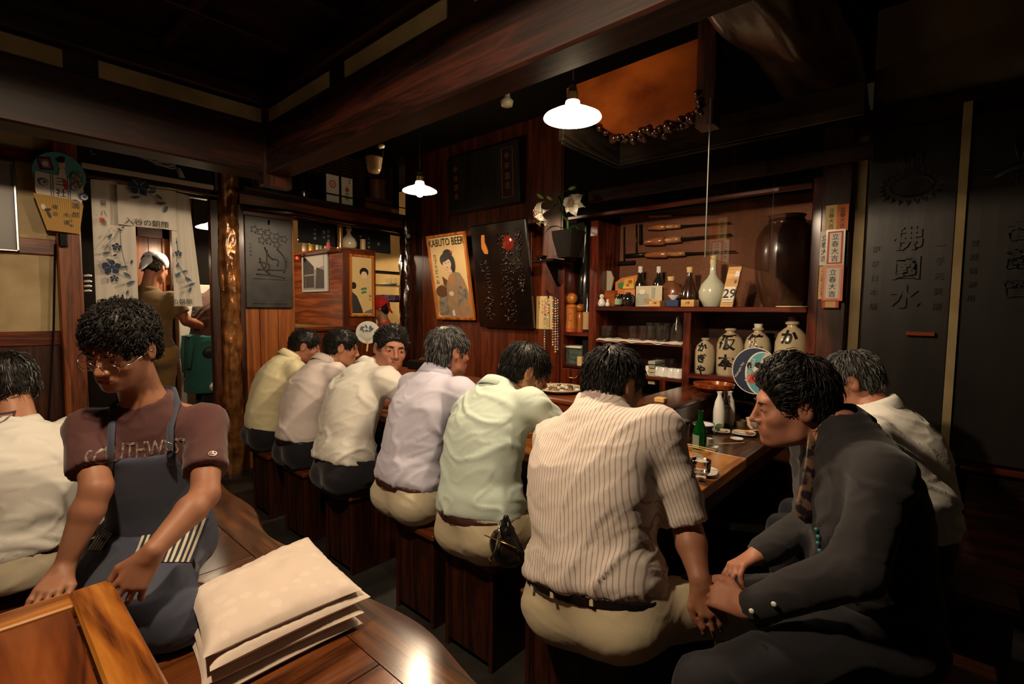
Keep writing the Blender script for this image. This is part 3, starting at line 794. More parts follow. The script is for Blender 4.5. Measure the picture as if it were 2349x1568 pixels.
# the back wall
wb = wall_root('wall_back', (-2.5, YB, 0))
xb0 = B(960, 650)[0]; xb1 = B(1290, 650)[0]
k = 0; xx = XA+.0; widths = [.30, .26, .31, .27, .33, .28, .30, .26]
while xx < xb1-.01 and k < 20:
    w = min(widths[k % 8], xb1-xx); part('board', MB().box((xx+.0015, YB, .0), (xx+w-.0015, YB+.03, 2.95), ch=.002), RZ if k > 0 else WZ, wb); xx += w; k += 1
xc0 = B(1878, 650, 3.15)[0]; xc1 = B(1945, 650, 3.15)[0]; xs1 = B(1976, 650, 3.18)[0]
part('upper_board', MB().box((xb1, YB+.02, 2.06), (xc0, YB+.05, 2.95)), DARK, wb)
part('door_post', MB().box((xc0, 3.12, 0), (xc1, YB+.05, 2.6), ch=.006), WZ, wb)
part('plaster', MB().box((xc1, 3.17, 0), (xs1, YB+.03, 2.35)), PLASD, wb)
part('backing', MB().box((xb1-.02, 3.53, 0), (xc0+.02, 3.56, 2.4)), DARK, wb)
# right-hand stretch of the wall
wr = wall_root('wall_right', (.3, YB, 0))
part('plaster', MB().box((xs1, YB+.04, 0), (2.2, YB+.08, 2.95)), PLASD, wr)
part('board', MB().box((xs1, YB-.02, .0), (1.6, YB+.0, .62)), WX, wr)
for z_ in (.64, 2.30):
    part('rail', MB().box((xs1-.05, YB-.05, z_), (2.0, YB+.03, z_+(.045 if z_ < 1 else .12)), ch=.006), RX if z_ < 1 else WX, wr)
struct('wall_kitchen', MB().box((-6.75, -1.2, 0), (-6.7, 4.2, 2.9)), CREAM)
struct('wall_kitchen_end', MB().box((-6.7, 3.9, 0), (XA, 3.95, 2.9)), CREAM)
# ceiling over the seating platform, beams and ceiling over the kitchen side
ce = wall_root('ceiling', (-1.5, .3, 2.7))
BX, BY, BZ = -3.20, 1.31, 2.20
for i in range(9):
    part('ceiling_board', MB().box((BX+.0+.5*i, -1.6, 2.80), (BX+.5*i+.496, BY, 2.82)), WY, ce)
for i in range(8):
    part('ceiling_rib', MB().box((BX+.5*i+.45, -1.6, 2.75), (BX+.5*i+.50, BY, 2.80), ch=.004), WY, ce)
for i in range(5):
    part('ceiling_rib', MB().box((BX, BY-.6*i-.55, 2.755), (1.4, BY-.6*i-.50, 2.795), ch=.004), WX, ce)
for i in range(7):
    part('upper_ceiling_board', MB().box((-6.7+.9*i*1.35, BY-.0, 2.95), (-6.7+.9*(i+1)*1.35-.004, 4.2, 2.97)), DARK, ce)
part('upper_ceiling_board', MB().box((-6.7, -1.6, 2.95), (BX, BY, 2.97)), DARK, ce)
t_ = struct('trim_1', MB().box((BX-.05, BY-.02, BZ), (2.0, BY+.125, 2.50), ch=.01), WX)
struct('trim_2', MB().box((BX-.20, -1.6, BZ), (BX, BY+.12, 2.50), ch=.01), WY)
struct('trim_3', MB().box((BX-.02, BY-.0, 2.50), (2.0, BY+.10, 2.95)), WX)
struct('trim_4', MB().box((BX-.15, -1.6, 2.50), (BX-.02, BY, 2.95)), WY)
for x0, x1 in ((618, 756), (792, 1027), (1090, 1330)):
    a_ = B(x0, 250 if x0 < 700 else 100, BY)[0]; b_ = B(x1, 100, BY)[0] if x0 > 700 else B(x1, 170, BY)[0]
    part('plaster_strip', MB().box((a_, BY-.006, 2.505), (b_, BY+.01, 2.585)), PLASD, ce)
for x0, x1 in ((-60, 149), (227, 605)):
    part('plaster_strip', MB().box((BX-.02, A(x0, 180, BX)[0], 2.505), (BX+.004, A(x1, 255, BX)[0], 2.585)), PLASD, ce)
part('cornice', MB().box((BX, BY-.05, 2.60), (2.0, BY, 2.68), ch=.008), WX, ce)
part('cornice', MB().box((BX, -1.6, 2.60), (BX+.05, BY, 2.68), ch=.008), WY, ce)
struct('trim_5', MB().box((BX-.06, BY-.035, 2.13), (BX+.02, BY+.14, 2.68), ch=.006), WZ)
# gnarled log beam running to the back wall
lg = MB()
P0, P1 = onz(1730, -60, 2.42), onz(1925, 330, 2.42)
lxm = .02
def logp(u, v):
    a = u*2*math.pi; y = 1.45+v*(YB-1.4)
    c = V((-.50+.0*v, y, 2.46)); r = .15*(1-.15*v)+mnoise.noise(V((math.cos(a)*1.6, math.sin(a)*1.6, y*1.5)))*.05+abs(mnoise.noise(V((math.cos(a)*4, math.sin(a)*4, y*2.2))))*.03
    return c+V((math.cos(a)*r, 0, math.sin(a)*r))
lg.grid(logp, 32, 50); lo_ = single('log_beam', lg, noisy('gnarled_log', (.055, .022, .014), (.012, .006, .004), 4, .25, .8, .01, coat=.5, stretch=(3, .6, 3)), 'gnarled dark glossy log beam running back to the wall at upper right', 'beam', smooth=True)
lo_['kind'] = 'structure'

# ================================================================== raised seating platform
ZP = .38
pf = thing('seating_platform', 'low polished wooden seating platform with a wavy natural front edge', 'platform', (-2., 0, 0))
yj = .745
def edge(x): return .905+.022*math.sin(x*4.1+.6)+.016*math.sin(x*9.3)+.05*max(0, (-2.3-x))
n_ = 70; eb = MB()
xs = [-4.305+i*(3.42+.55)/(n_-1) for i in range(n_)]
vs = []; 
for x in xs: e_ = edge(x); vs += [V((x, yj, ZP)), V((x, e_-.012, ZP)), V((x, e_, ZP-.014)), V((x, e_-.004, ZP-.055)), V((x, yj, ZP-.055))]
eb.add(vs, [(i*5+j, i*5+(j+1) % 5, (i+1)*5+(j+1) % 5, (i+1)*5+j) for i in range(n_-1) for j in range(5)]+[(0, 4, 3, 2, 1), tuple((n_-1)*5+j for j in range(5))])
part('edge_board', eb, PLX, pf, 30)
wds = [.24, .19, .26, .21, .23, .25, .20]; xx = -4.305; k = 0
joints = [onz(*q, ZP).x for q in ((590, 1212), (757, 1567))]
while xx < -.35:
    w = wds[k % 7]; part('plank', MB().box((xx+.0012, -1.5, ZP-.03), (xx+w-.0012, yj-.0015, ZP), ch=.002), PLY, pf); xx += w; k += 1
part('riser', MB().box((-4.30, .80, 0), (-.35, .83, ZP-.055)), WX, pf)
part('joist', MB().box((-4.30, -1.5, 0), (-4.25, .80, ZP-.03)), WY, pf)
part('joist', MB().box((-.40, -1.5, 0), (-.35, .80, ZP-.03)), WY, pf)
# low table
c0 = onz(255, 1325, .65); tx1, ty0 = -.52, -.62
TX0, TY1 = c0.x, c0.y+.0; fw = .085; ins = .04
tb = thing('low_table', 'amber wooden low table with a recessed centre panel, in the foreground', 'table', ((TX0+tx1)/2, (TY1+ty0)/2, ZP))
part('frame_rail', MB().box((TX0, TY1-fw, .615), (tx1, TY1, .65), ch=.006), TBX, tb)
part('frame_rail', MB().box((TX0, ty0, .615), (tx1, ty0+fw, .65), ch=.006), TBX, tb)
part('frame_rail', MB().box((TX0, ty0+fw, .615), (TX0+fw, TY1-fw, .65), ch=.004), TBY, tb)
part('frame_rail', MB().box((tx1-fw, ty0+fw, .615), (tx1, TY1-fw, .65), ch=.004), TBY, tb)
part('centre_panel', MB().box((TX0+fw+.006, ty0+fw+.006, .618), (tx1-fw-.006, TY1-fw-.006, .645), ch=.003), TBP, tb)
for x in (TX0+.06, tx1-.12):
    for y in (TY1-.13, ty0+.07): part('leg', MB().box((x, y, ZP), (x+.06, y+.06, .615), ch=.004), TBX, tb)
for x in (TX0+.06, tx1-.12): part('runner', MB().box((x, ty0+.07, ZP), (x+.06, TY1-.07, ZP+.035), ch=.004), TBY, tb)

# ================================================================== zabuton cushions
CUSH = noisy('cushion_cotton', (.72, .61, .52), (.68, .57, .48), 5, .9, .25, .004)
mC = CUSH; vz = N(mC, 'ShaderNodeTexVoronoi'); vz.inputs['Scale'].default_value = 20.; L(mC, texco(mC, (1, 1, .01)), vz.inputs['Vector'])
vz.inputs['Randomness'].default_value = .8; ad = N(mC, 'ShaderNodeMath', operation='LESS_THAN'); ad.inputs[1].default_value = .34; L(mC, vz.outputs['Distance'], ad.inputs[0])
mx = N(mC, 'ShaderNodeMix', data_type='RGBA'); L(mC, ad.outputs[0], mx.inputs[0]); mx.inputs[6].default_value = (.70, .585, .50, 1); mx.inputs[7].default_value = (.735, .63, .535, 1)
L(mC, mx.outputs[2], mC.node_tree.nodes['Principled BSDF'].inputs['Base Color'])
cc = [onz(425, 1352, .52), onz(708, 1214, .53), onz(833, 1338, .52), onz(463, 1505, .51)]
ctr = (cc[0]+cc[1]+cc[2]+cc[3])/4
ax = ((cc[2]-cc[3])+(cc[1]-cc[0])).normalized(); ay = ((cc[0]-cc[3])+(cc[1]-cc[2])).normalized()
hw = ((cc[2]-cc[3]).length+(cc[1]-cc[0]).length)/4; hd_ = ((cc[0]-cc[3]).length+(cc[1]-cc[2]).length)/4
clabs = ['topmost cream cushion of the stack on the platform, softly domed', 'second cream cushion from the top of the stack, its corner poking out', 'third cream cushion from the top of the stack', 'bottom cream cushion of the stack, resting on the platform boards']
zc_ = [.512, .476, .438, .401]
for i in range(4):
    rot = [0, .022, -.015, .018][i]; c = ctr+ax*[0, .014, .0, -.006][i]-ay*[0, .006, .004, .008][i]; h_ = [.026, .0245, .0235, .0205][i]
    ex = ax*math.cos(rot)+Z.cross(ax)*math.sin(rot); ey = Z.cross(ex); W_, D_ = hw*[.985, 1.02, 1.0, .99][i], hd_*[.99, 1.03, 1.02, 1.0][i]
    cm = MB(); nn = 41
    for sgn in (1, -1):
        def cf_(u, v, sgn=sgn, i=i):
            a, b = u*2-1, v*2-1; e = (1-a**6)*(1-b**6); e = max(e, 0)**.50
            pin = 1-.045*(1-abs(b)**2)*abs(a)**4; pin2 = 1-.045*(1-abs(a)**2)*abs(b)**4
            aa, bb = a*pin*(W_/hw), b*pin2*(D_/hd_)
            p = ((cc[0]*(1-aa)*(1+bb)+cc[1]*(1+aa)*(1+bb)+cc[2]*(1+aa)*(1-bb)+cc[3]*(1-aa)*(1-bb))/4 if False else (cc[3]*(1-aa)*(1-bb)+cc[2]*(1+aa)*(1-bb)+cc[1]*(1+aa)*(1+bb)+cc[0]*(1-aa)*(1+bb))/4)-ctr
            p = V((p.x*math.cos(rot)-p.y*math.sin(rot), p.x*math.sin(rot)+p.y*math.cos(rot), 0))+c
            wr_ = mnoise.noise(V((a*3+i*5, b*3, 2)))*.008+(mnoise.noise(V((a*16, b*16, i)))*.006 if max(abs(a), abs(b)) > .75 else 0)
            dome = (1.0+.45*(1-a*a)*(1-b*b)) if (sgn > 0 and i == 0) else 1.
            z = zc_[i]+sgn*h_*e*dome+(wr_*e if i == 0 or sgn > 0 else wr_*.3*e)-.010*max(abs(a), abs(b))**4*(1 if i == 0 else .5)
            return V((p.x, p.y, max(z, ZP+.0005)))
        g0 = len(cm.f); cm.grid(cf_, nn, nn)
        if sgn < 0: cm.f[g0:] = [f[::-1] for f in cm.f[g0:]]
    single('floor_cushion', cm, CUSH, clabs[i], 'cushion', 'stacked floor cushions', True)

# ================================================================== stools
def stool(x, y, w, d, rz=0.):
    t = thing('box_stool', '', 'stool', (x, y, 0), 'box stools along the counter')
    hx, hy, H = w/2, d/2, .425
    def bb(a, b, **k): return MB().box(a, b, Matrix.Translation((x, y, 0)), **k)
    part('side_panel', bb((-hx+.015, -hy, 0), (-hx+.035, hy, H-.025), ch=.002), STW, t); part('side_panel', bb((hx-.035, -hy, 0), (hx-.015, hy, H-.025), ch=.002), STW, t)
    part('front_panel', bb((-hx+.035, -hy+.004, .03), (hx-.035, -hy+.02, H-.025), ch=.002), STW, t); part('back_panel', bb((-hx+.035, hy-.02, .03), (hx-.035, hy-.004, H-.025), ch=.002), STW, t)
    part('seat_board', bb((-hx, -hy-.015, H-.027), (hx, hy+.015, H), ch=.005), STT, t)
    return t
s0 = stool(0, 0, .30, .27)
slabs = [((-.90, 1.385), 'wooden box stool under the man in the pinstriped shirt'), ((-1.355, 1.415), 'wooden box stool under the man in the mint shirt'), ((-1.72, 1.43), 'wooden box stool under the man in the lavender shirt'),
         ((-2.36, 1.42), 'wooden box stool under the man looking back'), ((-2.87, 1.42), 'wooden box stool under the man in the pale pink shirt'), ((-3.36, 1.42), 'wooden box stool under the man in the yellow shirt'),
         ((.0, 1.68), 'wooden box stool under the man in the charcoal shirt'), ((.08, 2.38), 'wooden box stool under the older man at the far right')]
for i, ((x, y), l_) in enumerate(slabs):
    if i == 0: s0.location = (x, y, 0); s0['label'] = l_
    else: dup(s0, (x, y, 0), 0, l_)

# ================================================================== the L-shaped counter
ZC = .72; CX1 = -.645; CXi = -1.03; CY0 = 1.71; CYi = 2.16
ct = thing('bar_counter', 'L-shaped wooden bar counter with a dark older stretch and a lighter end', 'counter', (-1.2, 2.0, 0))
jy = onz(1665, 1042, ZC).y
part('worktop', MB().box((CXi, CY0+.0, ZC-.045), (CX1, jy-.001, ZC), ch=.002), CTN, ct, label='lighter new board of the counter')
part('worktop', MB().box((CXi, jy+.001, ZC-.045), (CX1, YB-.02, ZC), ch=.002), CTY, ct)
part('worktop', MB().box((-4.05, CY0, ZC-.045), (CXi-.001, CYi, ZC), ch=.006), CTX, ct)
xx = -4.0
while xx < -.98: part('front_board', MB().box((xx+.002, CY0+.30, 0), (min(xx+.24, -.98)-.002, CY0+.32, ZC-.045), ch=.002), WZ, ct); xx += .24
yy = CY0+.30
while yy < 3.1: part('front_board', MB().box((-.98, yy+.002, 0), (-.96, min(yy+.24, YB-.02)-.002, ZC-.045), ch=.002), WZ, ct); yy += .24
part('apron_rail', MB().box((CX1-.06, CY0+.03, ZC-.13), (CX1-.02, YB-.02, ZC-.046), ch=.004), WY, ct)
part('apron_rail', MB().box((-4.0, CY0+.03, ZC-.13), (CX1-.06, CY0+.06, ZC-.046), ch=.004), WX, ct)
ZR = .90
part('upstand', MB().box((CXi-.03, CYi, ZC), (CXi, YB-.02, ZR-.03), ch=.002), CTY, ct); part('upstand', MB().box((-4.0, CYi, ZC), (CXi, CYi+.03, ZR-.03), ch=.002), RX, ct)
part('raised_shelf', MB().box((CXi-.23, CYi-.02, ZR-.03), (CXi+.02, YB-.02, ZR), ch=.008), wood('raised_shelf_y', '240e06', '4c200d', '6e3818', 'y', .25, .4), ct)
part('raised_shelf', MB().box((-4.0, CYi-.02, ZR-.03), (CXi-.231, CYi+.26, ZR), ch=.008), RX, ct)
part('kitchen_panel', MB().box((-4.0, CYi+.22, 0), (CXi-.2, CYi+.24, ZR-.03)), WX, ct)

# ================================================================== pendant lamps
BULB = base('lit_bulb', (1, 1, 1), .3, emit=(1.0, .78, .48), es=60)
SHADE = base('opal_glass_shade', (.9, .85, .72), .25, emit=(1.0, .80, .50), es=20)
def pendant(c, r, power, label, ztop=2.6, spread=1.0, cord=True):
    c = V(c); t = thing('pendant_lamp', label, 'lamp', c+V((0, 0, .10)))
    s = MB(); pr = [(r, -.006), (r*.98, .000), (r*.72, .017), (r*.42, .030), (r*.27, .042), (r*.24, .062), (r*.20, .062), (r*.22, .040), (r*.40, .026), (r*.70, .013), (r*.96, -.004), (r, -.006)]
    s.lathe(pr, c, 40); part('lamp_shade', s, SHADE, t, True)
    h = MB(); h.lathe([(0, .060), (.024, .060), (.026, .095), (.018, .105), (.016, .125), (.006, .13), (0, .13)], c, 16); part('lamp_holder', h, BRASS, t, 40)
    b = MB(); b.lathe([(0, -.045), (.018, -.040), (.027, -.022), (.027, -.008), (.018, .018), (.012, .04), (0, .04)], c, 16); part('bulb', b, BULB, t, True)
    w = MB(); w.tube([c+V((0, 0, .125)), V((c.x, c.y, ztop))], .0035, 6); part('cord', w, DARK, t)
    l = bpy.data.lights.new('bulb_light', 'SPOT'); l.spot_size = math.radians(180); l.spot_blend = .06; l.energy = power*LAMP_W; l.color = (1.0, .745, .50); l.shadow_soft_size = .045
    o = bpy.data.objects.new('bulb_light', l); COL.objects.link(o); o.location = c+V((0, 0, -.075)); adopt(o, t)
    return t
L1 = dep(1313, 268, 2.04); L2 = dep(963, 437, 3.45)
pendant(L1, .120, 46, 'lit white-shaded pendant lamp hanging over the counter in front of the burl slab', 2.95)
pendant(L2, .120, 30, 'lit white-shaded pendant lamp hanging by the back corner over the counter', 2.95)
pendant(onx(487, 522, -5.0), .13, 34, 'lit pendant lamp in the kitchen, seen beside the hanging door cloth', 2.95)
pendant((-1.15, .10, 2.48), .12, 88, 'pendant lamp over the seating platform, above and outside the picture', 2.76)
pendant((-5.5, 2.7, 2.15), .13, 36, 'kitchen lamp behind the hatch, hidden above the black curtain', 2.95)

# ================================================================== things on the left wall
def art(name, parent, o, ex, ey, layers, step=.0005):
    """a flat print built of thin shapes; layers: (material, outline) in metres from o"""
    mats = []; mb = MB(); ex, ey = V(ex), V(ey); n = ex.cross(ey)
    for i, (m_, poly) in enumerate(layers):
        if m_ not in mats: mats.append(m_)
        mb.cur = mats.index(m_); mb.prism(poly, V(o)+n*(step*i), ex, ey, step*1.2)
    return part(name, mb, mats, parent)
def oval(cx, cy, rx, ry, n=18, a0=0, a1=2*math.pi, rot=0):
    out = []
    for i in range(n):
        a = a0+(a1-a0)*i/(n if a1-a0 > 6.2 else n-1); x, y = rx*math.cos(a), ry*math.sin(a)
        out.append((cx+x*math.cos(rot)-y*math.sin(rot), cy+x*math.sin(rot)+y*math.cos(rot)))
    return out
def sc_(poly, sx, sy, ox=0, oy=0): return [(ox+x*sx, oy+y*sy) for x, y in poly]
TEAL = base('print_teal', (.10, .36, .42), .6); RED_P = base('print_red', (.55, .06, .03), .6); FLESH_P = base('print_flesh', (.72, .52, .34), .7)
GREEN_P = base('print_green', (.06, .22, .08), .6); PINK_P = base('print_pink', (.60, .18, .16), .6); ORANGE_P = base('print_orange', (.60, .20, .05), .6)
FANY = base('fan_ochre_paper', (.52, .31, .08), .7); SPINE = base('fan_rib_line', (.36, .20, .05), .7)
# silver-framed board at the far left
y0, z1 = A(-20, 362, XA+.05); y1, z0 = A(46, 577, XA+.05)
fb = thing('framed_board', 'aluminium-framed grey board on the plaster at the far left edge', 'board', (XA+.03, (y0+y1)/2-.2, (z0+z1)/2))
part('panel', MB().box((XA+.0, y0-.4, z0), (XA+.035, y1, z1)), FOIL, fb)
for a, b in (((y0-.4, z0), (y1, z0+.012)), ((y0-.4, z1-.012), (y1, z1)), ((y1-.014, z0), (y1, z1))): part('frame_bar', MB().box((XA+.0, a[0], a[1]), (XA+.048, b[0], b[1]), ch=.003), SILVER, fb)
# three fans pinned on the post
xf = XA+.075
def fan_frame(px, py, dx=0): y, z = A(px, py, xf+dx); return V((xf+dx, y, z))
px2m = (A(200, 450, xf)[0]-A(100, 450, xf)[0])/100
f1 = thing('paper_fan', 'pale blue paper fan printed with a lady, top of three on the post', 'fan', fan_frame(137, 395, .01), 'paper fans on the post')
o = fan_frame(137, 400, .003); R_ = 60*px2m
zs_ = (A(137, 350, xf)[1]-A(137, 450, xf)[1])/100
def fp(x, y): return (x*px2m, -y*zs_)
RX_, RY_ = 61*px2m, 50*zs_
part('fan_leaf', MB().prism(oval(0, 0, RX_, RY_, 28), o-X*.004, Y, Z, .003), TEAL, f1)
art('print', f1, o, Y, Z, [(PAPER, sc_(oval(0, 0, 1, 1, 28), RX_*.0+.001, .001)), (BLUEINK, [fp(-50, -32), fp(-20, -36), fp(-12, -8), fp(-42, -4)]), (RED_P, [fp(-45, -28), fp(-23, -31), fp(-17, -11), fp(-38, -8)]), (TEAL, [fp(-41, -24), fp(-26, -27), fp(-22, -14), fp(-35, -12)]), (PAPER, oval(*fp(-31, -19), 7*px2m, 6*zs_)),
    (FLESH_P, oval(*fp(6, -22), 8*px2m, 11*zs_)), (INK, oval(*fp(3, -33), 10*px2m, 6*zs_)), (INK, oval(*fp(8, -38), 6*px2m, 4*zs_)), (PAPER, [fp(0, -12), fp(12, -12), fp(17, 15), fp(6, 30), fp(-8, 22)]), (RED_P, [fp(-8, 5), fp(-1, 4), fp(-1, 30), fp(-10, 28)]), (RED_P, [fp(5, 8), fp(15, 12), fp(18, 32), fp(8, 34)]),
    (PAPER, [fp(-52, 22), fp(-10, 30), fp(-10, 34), fp(-46, 28)]), (GREEN_P, oval(*fp(38, 8), 15*px2m, 20*zs_))]+[(PINK_P, oval(*fp(38+10*math.cos(i*2.4), 8+(i*4-14)), 3.5*px2m, 3.5*zs_, 8)) for i in range(8)])
f2 = thing('paper_fan', 'white paper fan with blue whirls, middle of three on the post', 'fan', fan_frame(137, 440), 'paper fans on the post')
o = fan_frame(137, 440, .0095); st_ = base('blue_stripe', (.10, .13, .26), .7)
part('fan_leaf', MB().prism([fp(-52, -40), fp(52, -34), fp(56, -10), fp(48, 30), fp(-46, 34), fp(-54, 0)], o-X*.004, Y, Z, .003), PAPER, f2)
lay = []
for u in (-20, -15, 18, 23): lay.append((st_, [fp(u, -38), fp(u+2, -38), fp(u+2, 28), fp(u, 28)]))
for cx, cy in ((-36, -18), (34, -16), (-36, 20), (34, 22), (54, 4)):
    lay += [(st_, oval(*fp(cx, cy), 12*px2m, 9*zs_)), (PAPER, oval(*fp(cx+2, cy+1), 8*px2m, 6*zs_)), (st_, oval(*fp(cx+3, cy), 5*px2m, 3.5*zs_))]
art('print', f2, o, Y, Z, lay, .0003)
text('lettering', '三社', .075, INK, fan_frame(139, 408, .0115), Y, Z, f2, vertical=True, lead=.95)
f3 = thing('paper_fan', 'ochre ribbed paper fan with black brushwork, lowest of three on the post', 'fan', fan_frame(137, 492, .01), 'paper fans on the post')
o = fan_frame(137, 492, .018)
part('fan_leaf', MB().prism([fp(-56, -42), fp(-20, -41), fp(30, -38), fp(56, -28), fp(44, 40), fp(-30, 38)], o-X*.004, Y, Z, .003), FANY, f3)
rb = MB()
for i in range(21):
    a = -54+i*5.4; b = -30+i*3.7
    rb.prism([fp(a, -41+abs(i-8)*.6), fp(a+1.1, -41+abs(i-8)*.6), fp(b+1, 38), fp(b, 38)], o-X*.0008, Y, Z, .0014)
part('fan_ribs', rb, SPINE, f3)
text('lettering', '満郎', .055, INK, fan_frame(173, 466, .020), Y, Z, f3, vertical=True); text('lettering', '建治', .04, INK, fan_frame(126, 470, .020), Y, Z, f3, vertical=True)
text('lettering', '二千年', .03, INK, fan_frame(163, 492, .020), Y, Z, f3, vertical=True); text('lettering', '木遣', .045, INK, fan_frame(152, 488, .020), Y, Z, f3, vertical=True)
art('print', f3, o, Y, Z, [(INK, oval(*fp(-26, -8), 8*px2m, 3*zs_, rot=.4)), (INK, oval(*fp(-24, 2), 4*px2m, 9*zs_, rot=.3)), (PAPER, oval(*fp(-36, -14), 5*px2m, 6*zs_))])
y, z = A(145, 550, xf); holder = MB().box((XA+.05, y-.024, z-.045), (XA+.09, y+.024, z+.045), ch=.008)
single('fan_holder', holder, LACQ, 'dark red-brown holder box on the post below the ochre fan', 'holder')
# electric cable beside the post
cb = MB(); cb.tube([V((XA+.01, A(126, 560)[0]-.0, A(126, 560)[1])), V((XA+.015, A(122, 760)[0], A(122, 760)[1])), V((XA+.01, A(112, 950)[0], A(112, 950)[1])), V((XA+.01, A(105, 985)[0], .45))], .006, 6)
single('wall_cable', cb, DARK, 'thin dark cable running down the plaster left of the amber post', 'cable', smooth=True)
# the framed dark banner over the doorway, behind glass
p0, p1 = A(190, 312), A(497, 312); zt_, zb_ = A(340, 345)[1]+.06, A(340, 402)[1]
bn = thing('framed_banner', 'dark framed banner with a white knotted-cord print over the doorway', 'banner', (XA, (yp1+yb0)/2, zb_))
xq = XA+.03
part('cloth_print', MB().box((xq-.02, yp1+.01, zb_), (xq, yb0-.02, 2.46)), NOIR, bn)
part('bottom_rod', MB().box((xq-.01, yp1+.015, zb_-.035), (xq+.02, yb0-.04, zb_+.002), ch=.006), base('pale_rod', (.50, .44, .34), .6), bn)
part('frame_bar', MB().box((xq-.02, yb0-.035, zb_-.04), (xq+.025, yb0-.015, 2.46)), WZ, bn)
kn = MB(); k0 = V((xq+.004, *A(365, 366, xq)))
for j in range(5):
    a0 = j*1.3; kn.tube([k0+Y*(.09*math.cos(a)*math.cos(a0)-.03*math.sin(a)*math.sin(a0)+.02*j-.03)+Z*(.03*math.cos(a)*math.sin(a0)*.5+.02*math.sin(a)*math.cos(a0)-.008*j) for a in [i*.45 for i in range(15)]], .005, 5)
kn.prism([(.10, -.03), (.13, -.035), (.16, -.10), (.12, -.105)], k0, Y, Z, .002)
part('knot_print', kn, DUSTW, bn, True)
text('lettering', 'ほし', .05, DUSTW, V((xq+.002, *A(212, 325, xq))), Y, Z, bn, vertical=True)
# noren in the doorway: three linen panels
xn = XA+.02
nr = thing('door_curtain', 'white split door curtain printed with indigo morning glories in the kitchen doorway', 'curtain', (xn, 1.0, A(340, 420)[1]))
ys = [A(p, 560, xn)[0] for p in (214, 313, 388, 458)]
ztop = [A(215, 412, xn)[1], A(313, 420, xn)[1], A(388, 432, xn)[1], A(432, 444, xn)[1]]
def panel(ya, yb, za, zb, low, flare=.0, ph=0., name='curtain_panel', th=.0015, xo=0.):
    mb = MB()
    for sg in (1, -1):
        def f(u, v, sg=sg):
            yy = ya+(yb-ya)*u+flare*(u if flare > 0 else (1-u))*(v)*1.0; top = za+(zb-za)*u
            zz = top+(low-top)*v
            w = math.sin(u*9+ph)*.012+math.sin(u*21+ph*2+v*2)*.005
            return V((xn+xo+w*(.3+.7*v)+sg*th, yy, zz))
        g0 = len(mb.f); mb.grid(f, 25, 12)
        if sg > 0: mb.f[g0:] = [q[::-1] for q in mb.f[g0:]]
    return part(name, mb, NOREN, nr, True)
lowL = A(250, 740, xn)[1]; lowM = A(350, 524, xn)[1]; lowR = A(420, 702, xn)[1]
panel(ys[0], A(312, 560, xn)[0], ztop[0], ztop[1], lowL, 0, 0.)
panel(A(266, 440, xn)[0], A(400, 440, xn)[0], A(266, 424, xn)[1], A(400, 440, xn)[1], lowM, 0, 1.5, xo=.03)
panel(A(390, 440, xn)[0], A(432, 440, xn)[0], A(390, 438, xn)[1], A(432, 448, xn)[1], lowR, .075, 3.)
rod = MB(); rod.tube([V((xn+.01, yp1+.005, A(205, 407, xn)[1]+.01)), V((xn+.01, yb0-.01, A(490, 452, xn)[1]+.01))], .011, 10); part('rod', rod, base('bronze_rod', (.30, .24, .16), .3, .8), nr, True)
xo_ = xn+.052
def npt(px, py): return V((xo_, *A(px, py, xo_)))
ppm = A(300, 550, xo_)[0]-A(299, 550, xo_)[0]
def leafp(cx, cy, L_, ang, w=.38): return [(cx+math.cos(ang)*t*L_-math.sin(ang)*s*L_*w, cy+math.sin(ang)*t*L_+math.cos(ang)*s*L_*w) for t, s in ((-.5, 0), (-.25, .42), (.1, .48), (.5, 0), (.1, -.48), (-.25, -.42))]
def flower(px, py, r):
    o = npt(px, py); R_ = r*ppm; ly = []
    for k_ in range(5):
        a = k_*2*math.pi/5+.3; ly.append((BLUEINK, oval(math.cos(a)*R_*.5, math.sin(a)*R_*.45, R_*.50, R_*.40, 10, rot=a)))
    for k_ in range(5):
        a = k_*2*math.pi/5+.9; ly.append((NOREN, [(math.cos(a)*R_*.2-.001, math.sin(a)*R_*.2), (math.cos(a)*R_*.95, math.sin(a)*R_*.9), (math.cos(a)*R_*.95+.003, math.sin(a)*R_*.9), (math.cos(a)*R_*.2+.003, math.sin(a)*R_*.2)]))
    art('flower_print', nr, o, Y, Z, ly, .0002)
flower(256, 612, 22); flower(318, 428, 26); flower(268, 566, 12); flower(409, 581, 10); flower(262, 638, 10)
leaves = [(252, 541, 16, .9), (245, 580, 18, .2), (250, 596, 14, -.3), (264, 585, 12, .6), (285, 612, 18, .2), (292, 630, 20, -.6), (300, 648, 22, .5), (258, 640, 18, 1.3), (302, 600, 12, 1.2), (312, 452, 20, .3), (330, 445, 18, -.4), (350, 440, 20, .4), (366, 452, 18, -.7), (372, 466, 20, .2), (380, 480, 22, 1.1), (355, 432, 14, 1.2), (300, 432, 14, .3),
          (407, 608, 16, 1.2), (408, 630, 20, 1.0), (424, 622, 16, .3), (432, 640, 20, -.5), (440, 652, 20, .5), (436, 664, 18, 1.2), (405, 555, 9, 1.3), (275, 527, 12, -.4), (282, 521, 9, .6), (292, 670, 14, 1.2)]
for (px, py, l_, a) in leaves: art('leaf_print', nr, npt(px, py), Y, Z, [(GREYBLUE if l_ > 13 else BLUEINK, leafp(0, 0, l_*ppm*1.15, a))])
vn = MB()
for q in (((275, 522), (262, 545), (246, 560), (240, 570)), ((275, 528), (277, 560), (283, 590), (292, 620)), ((404, 545), (407, 570), (405, 600), (418, 620), (432, 645)), ((330, 430), (350, 450), (372, 470))): vn.tube([npt(*p)+X*.0005 for p in q], .0022, 4)
part('vine_print', vn, GREYBLUE, nr, kind='stuff')
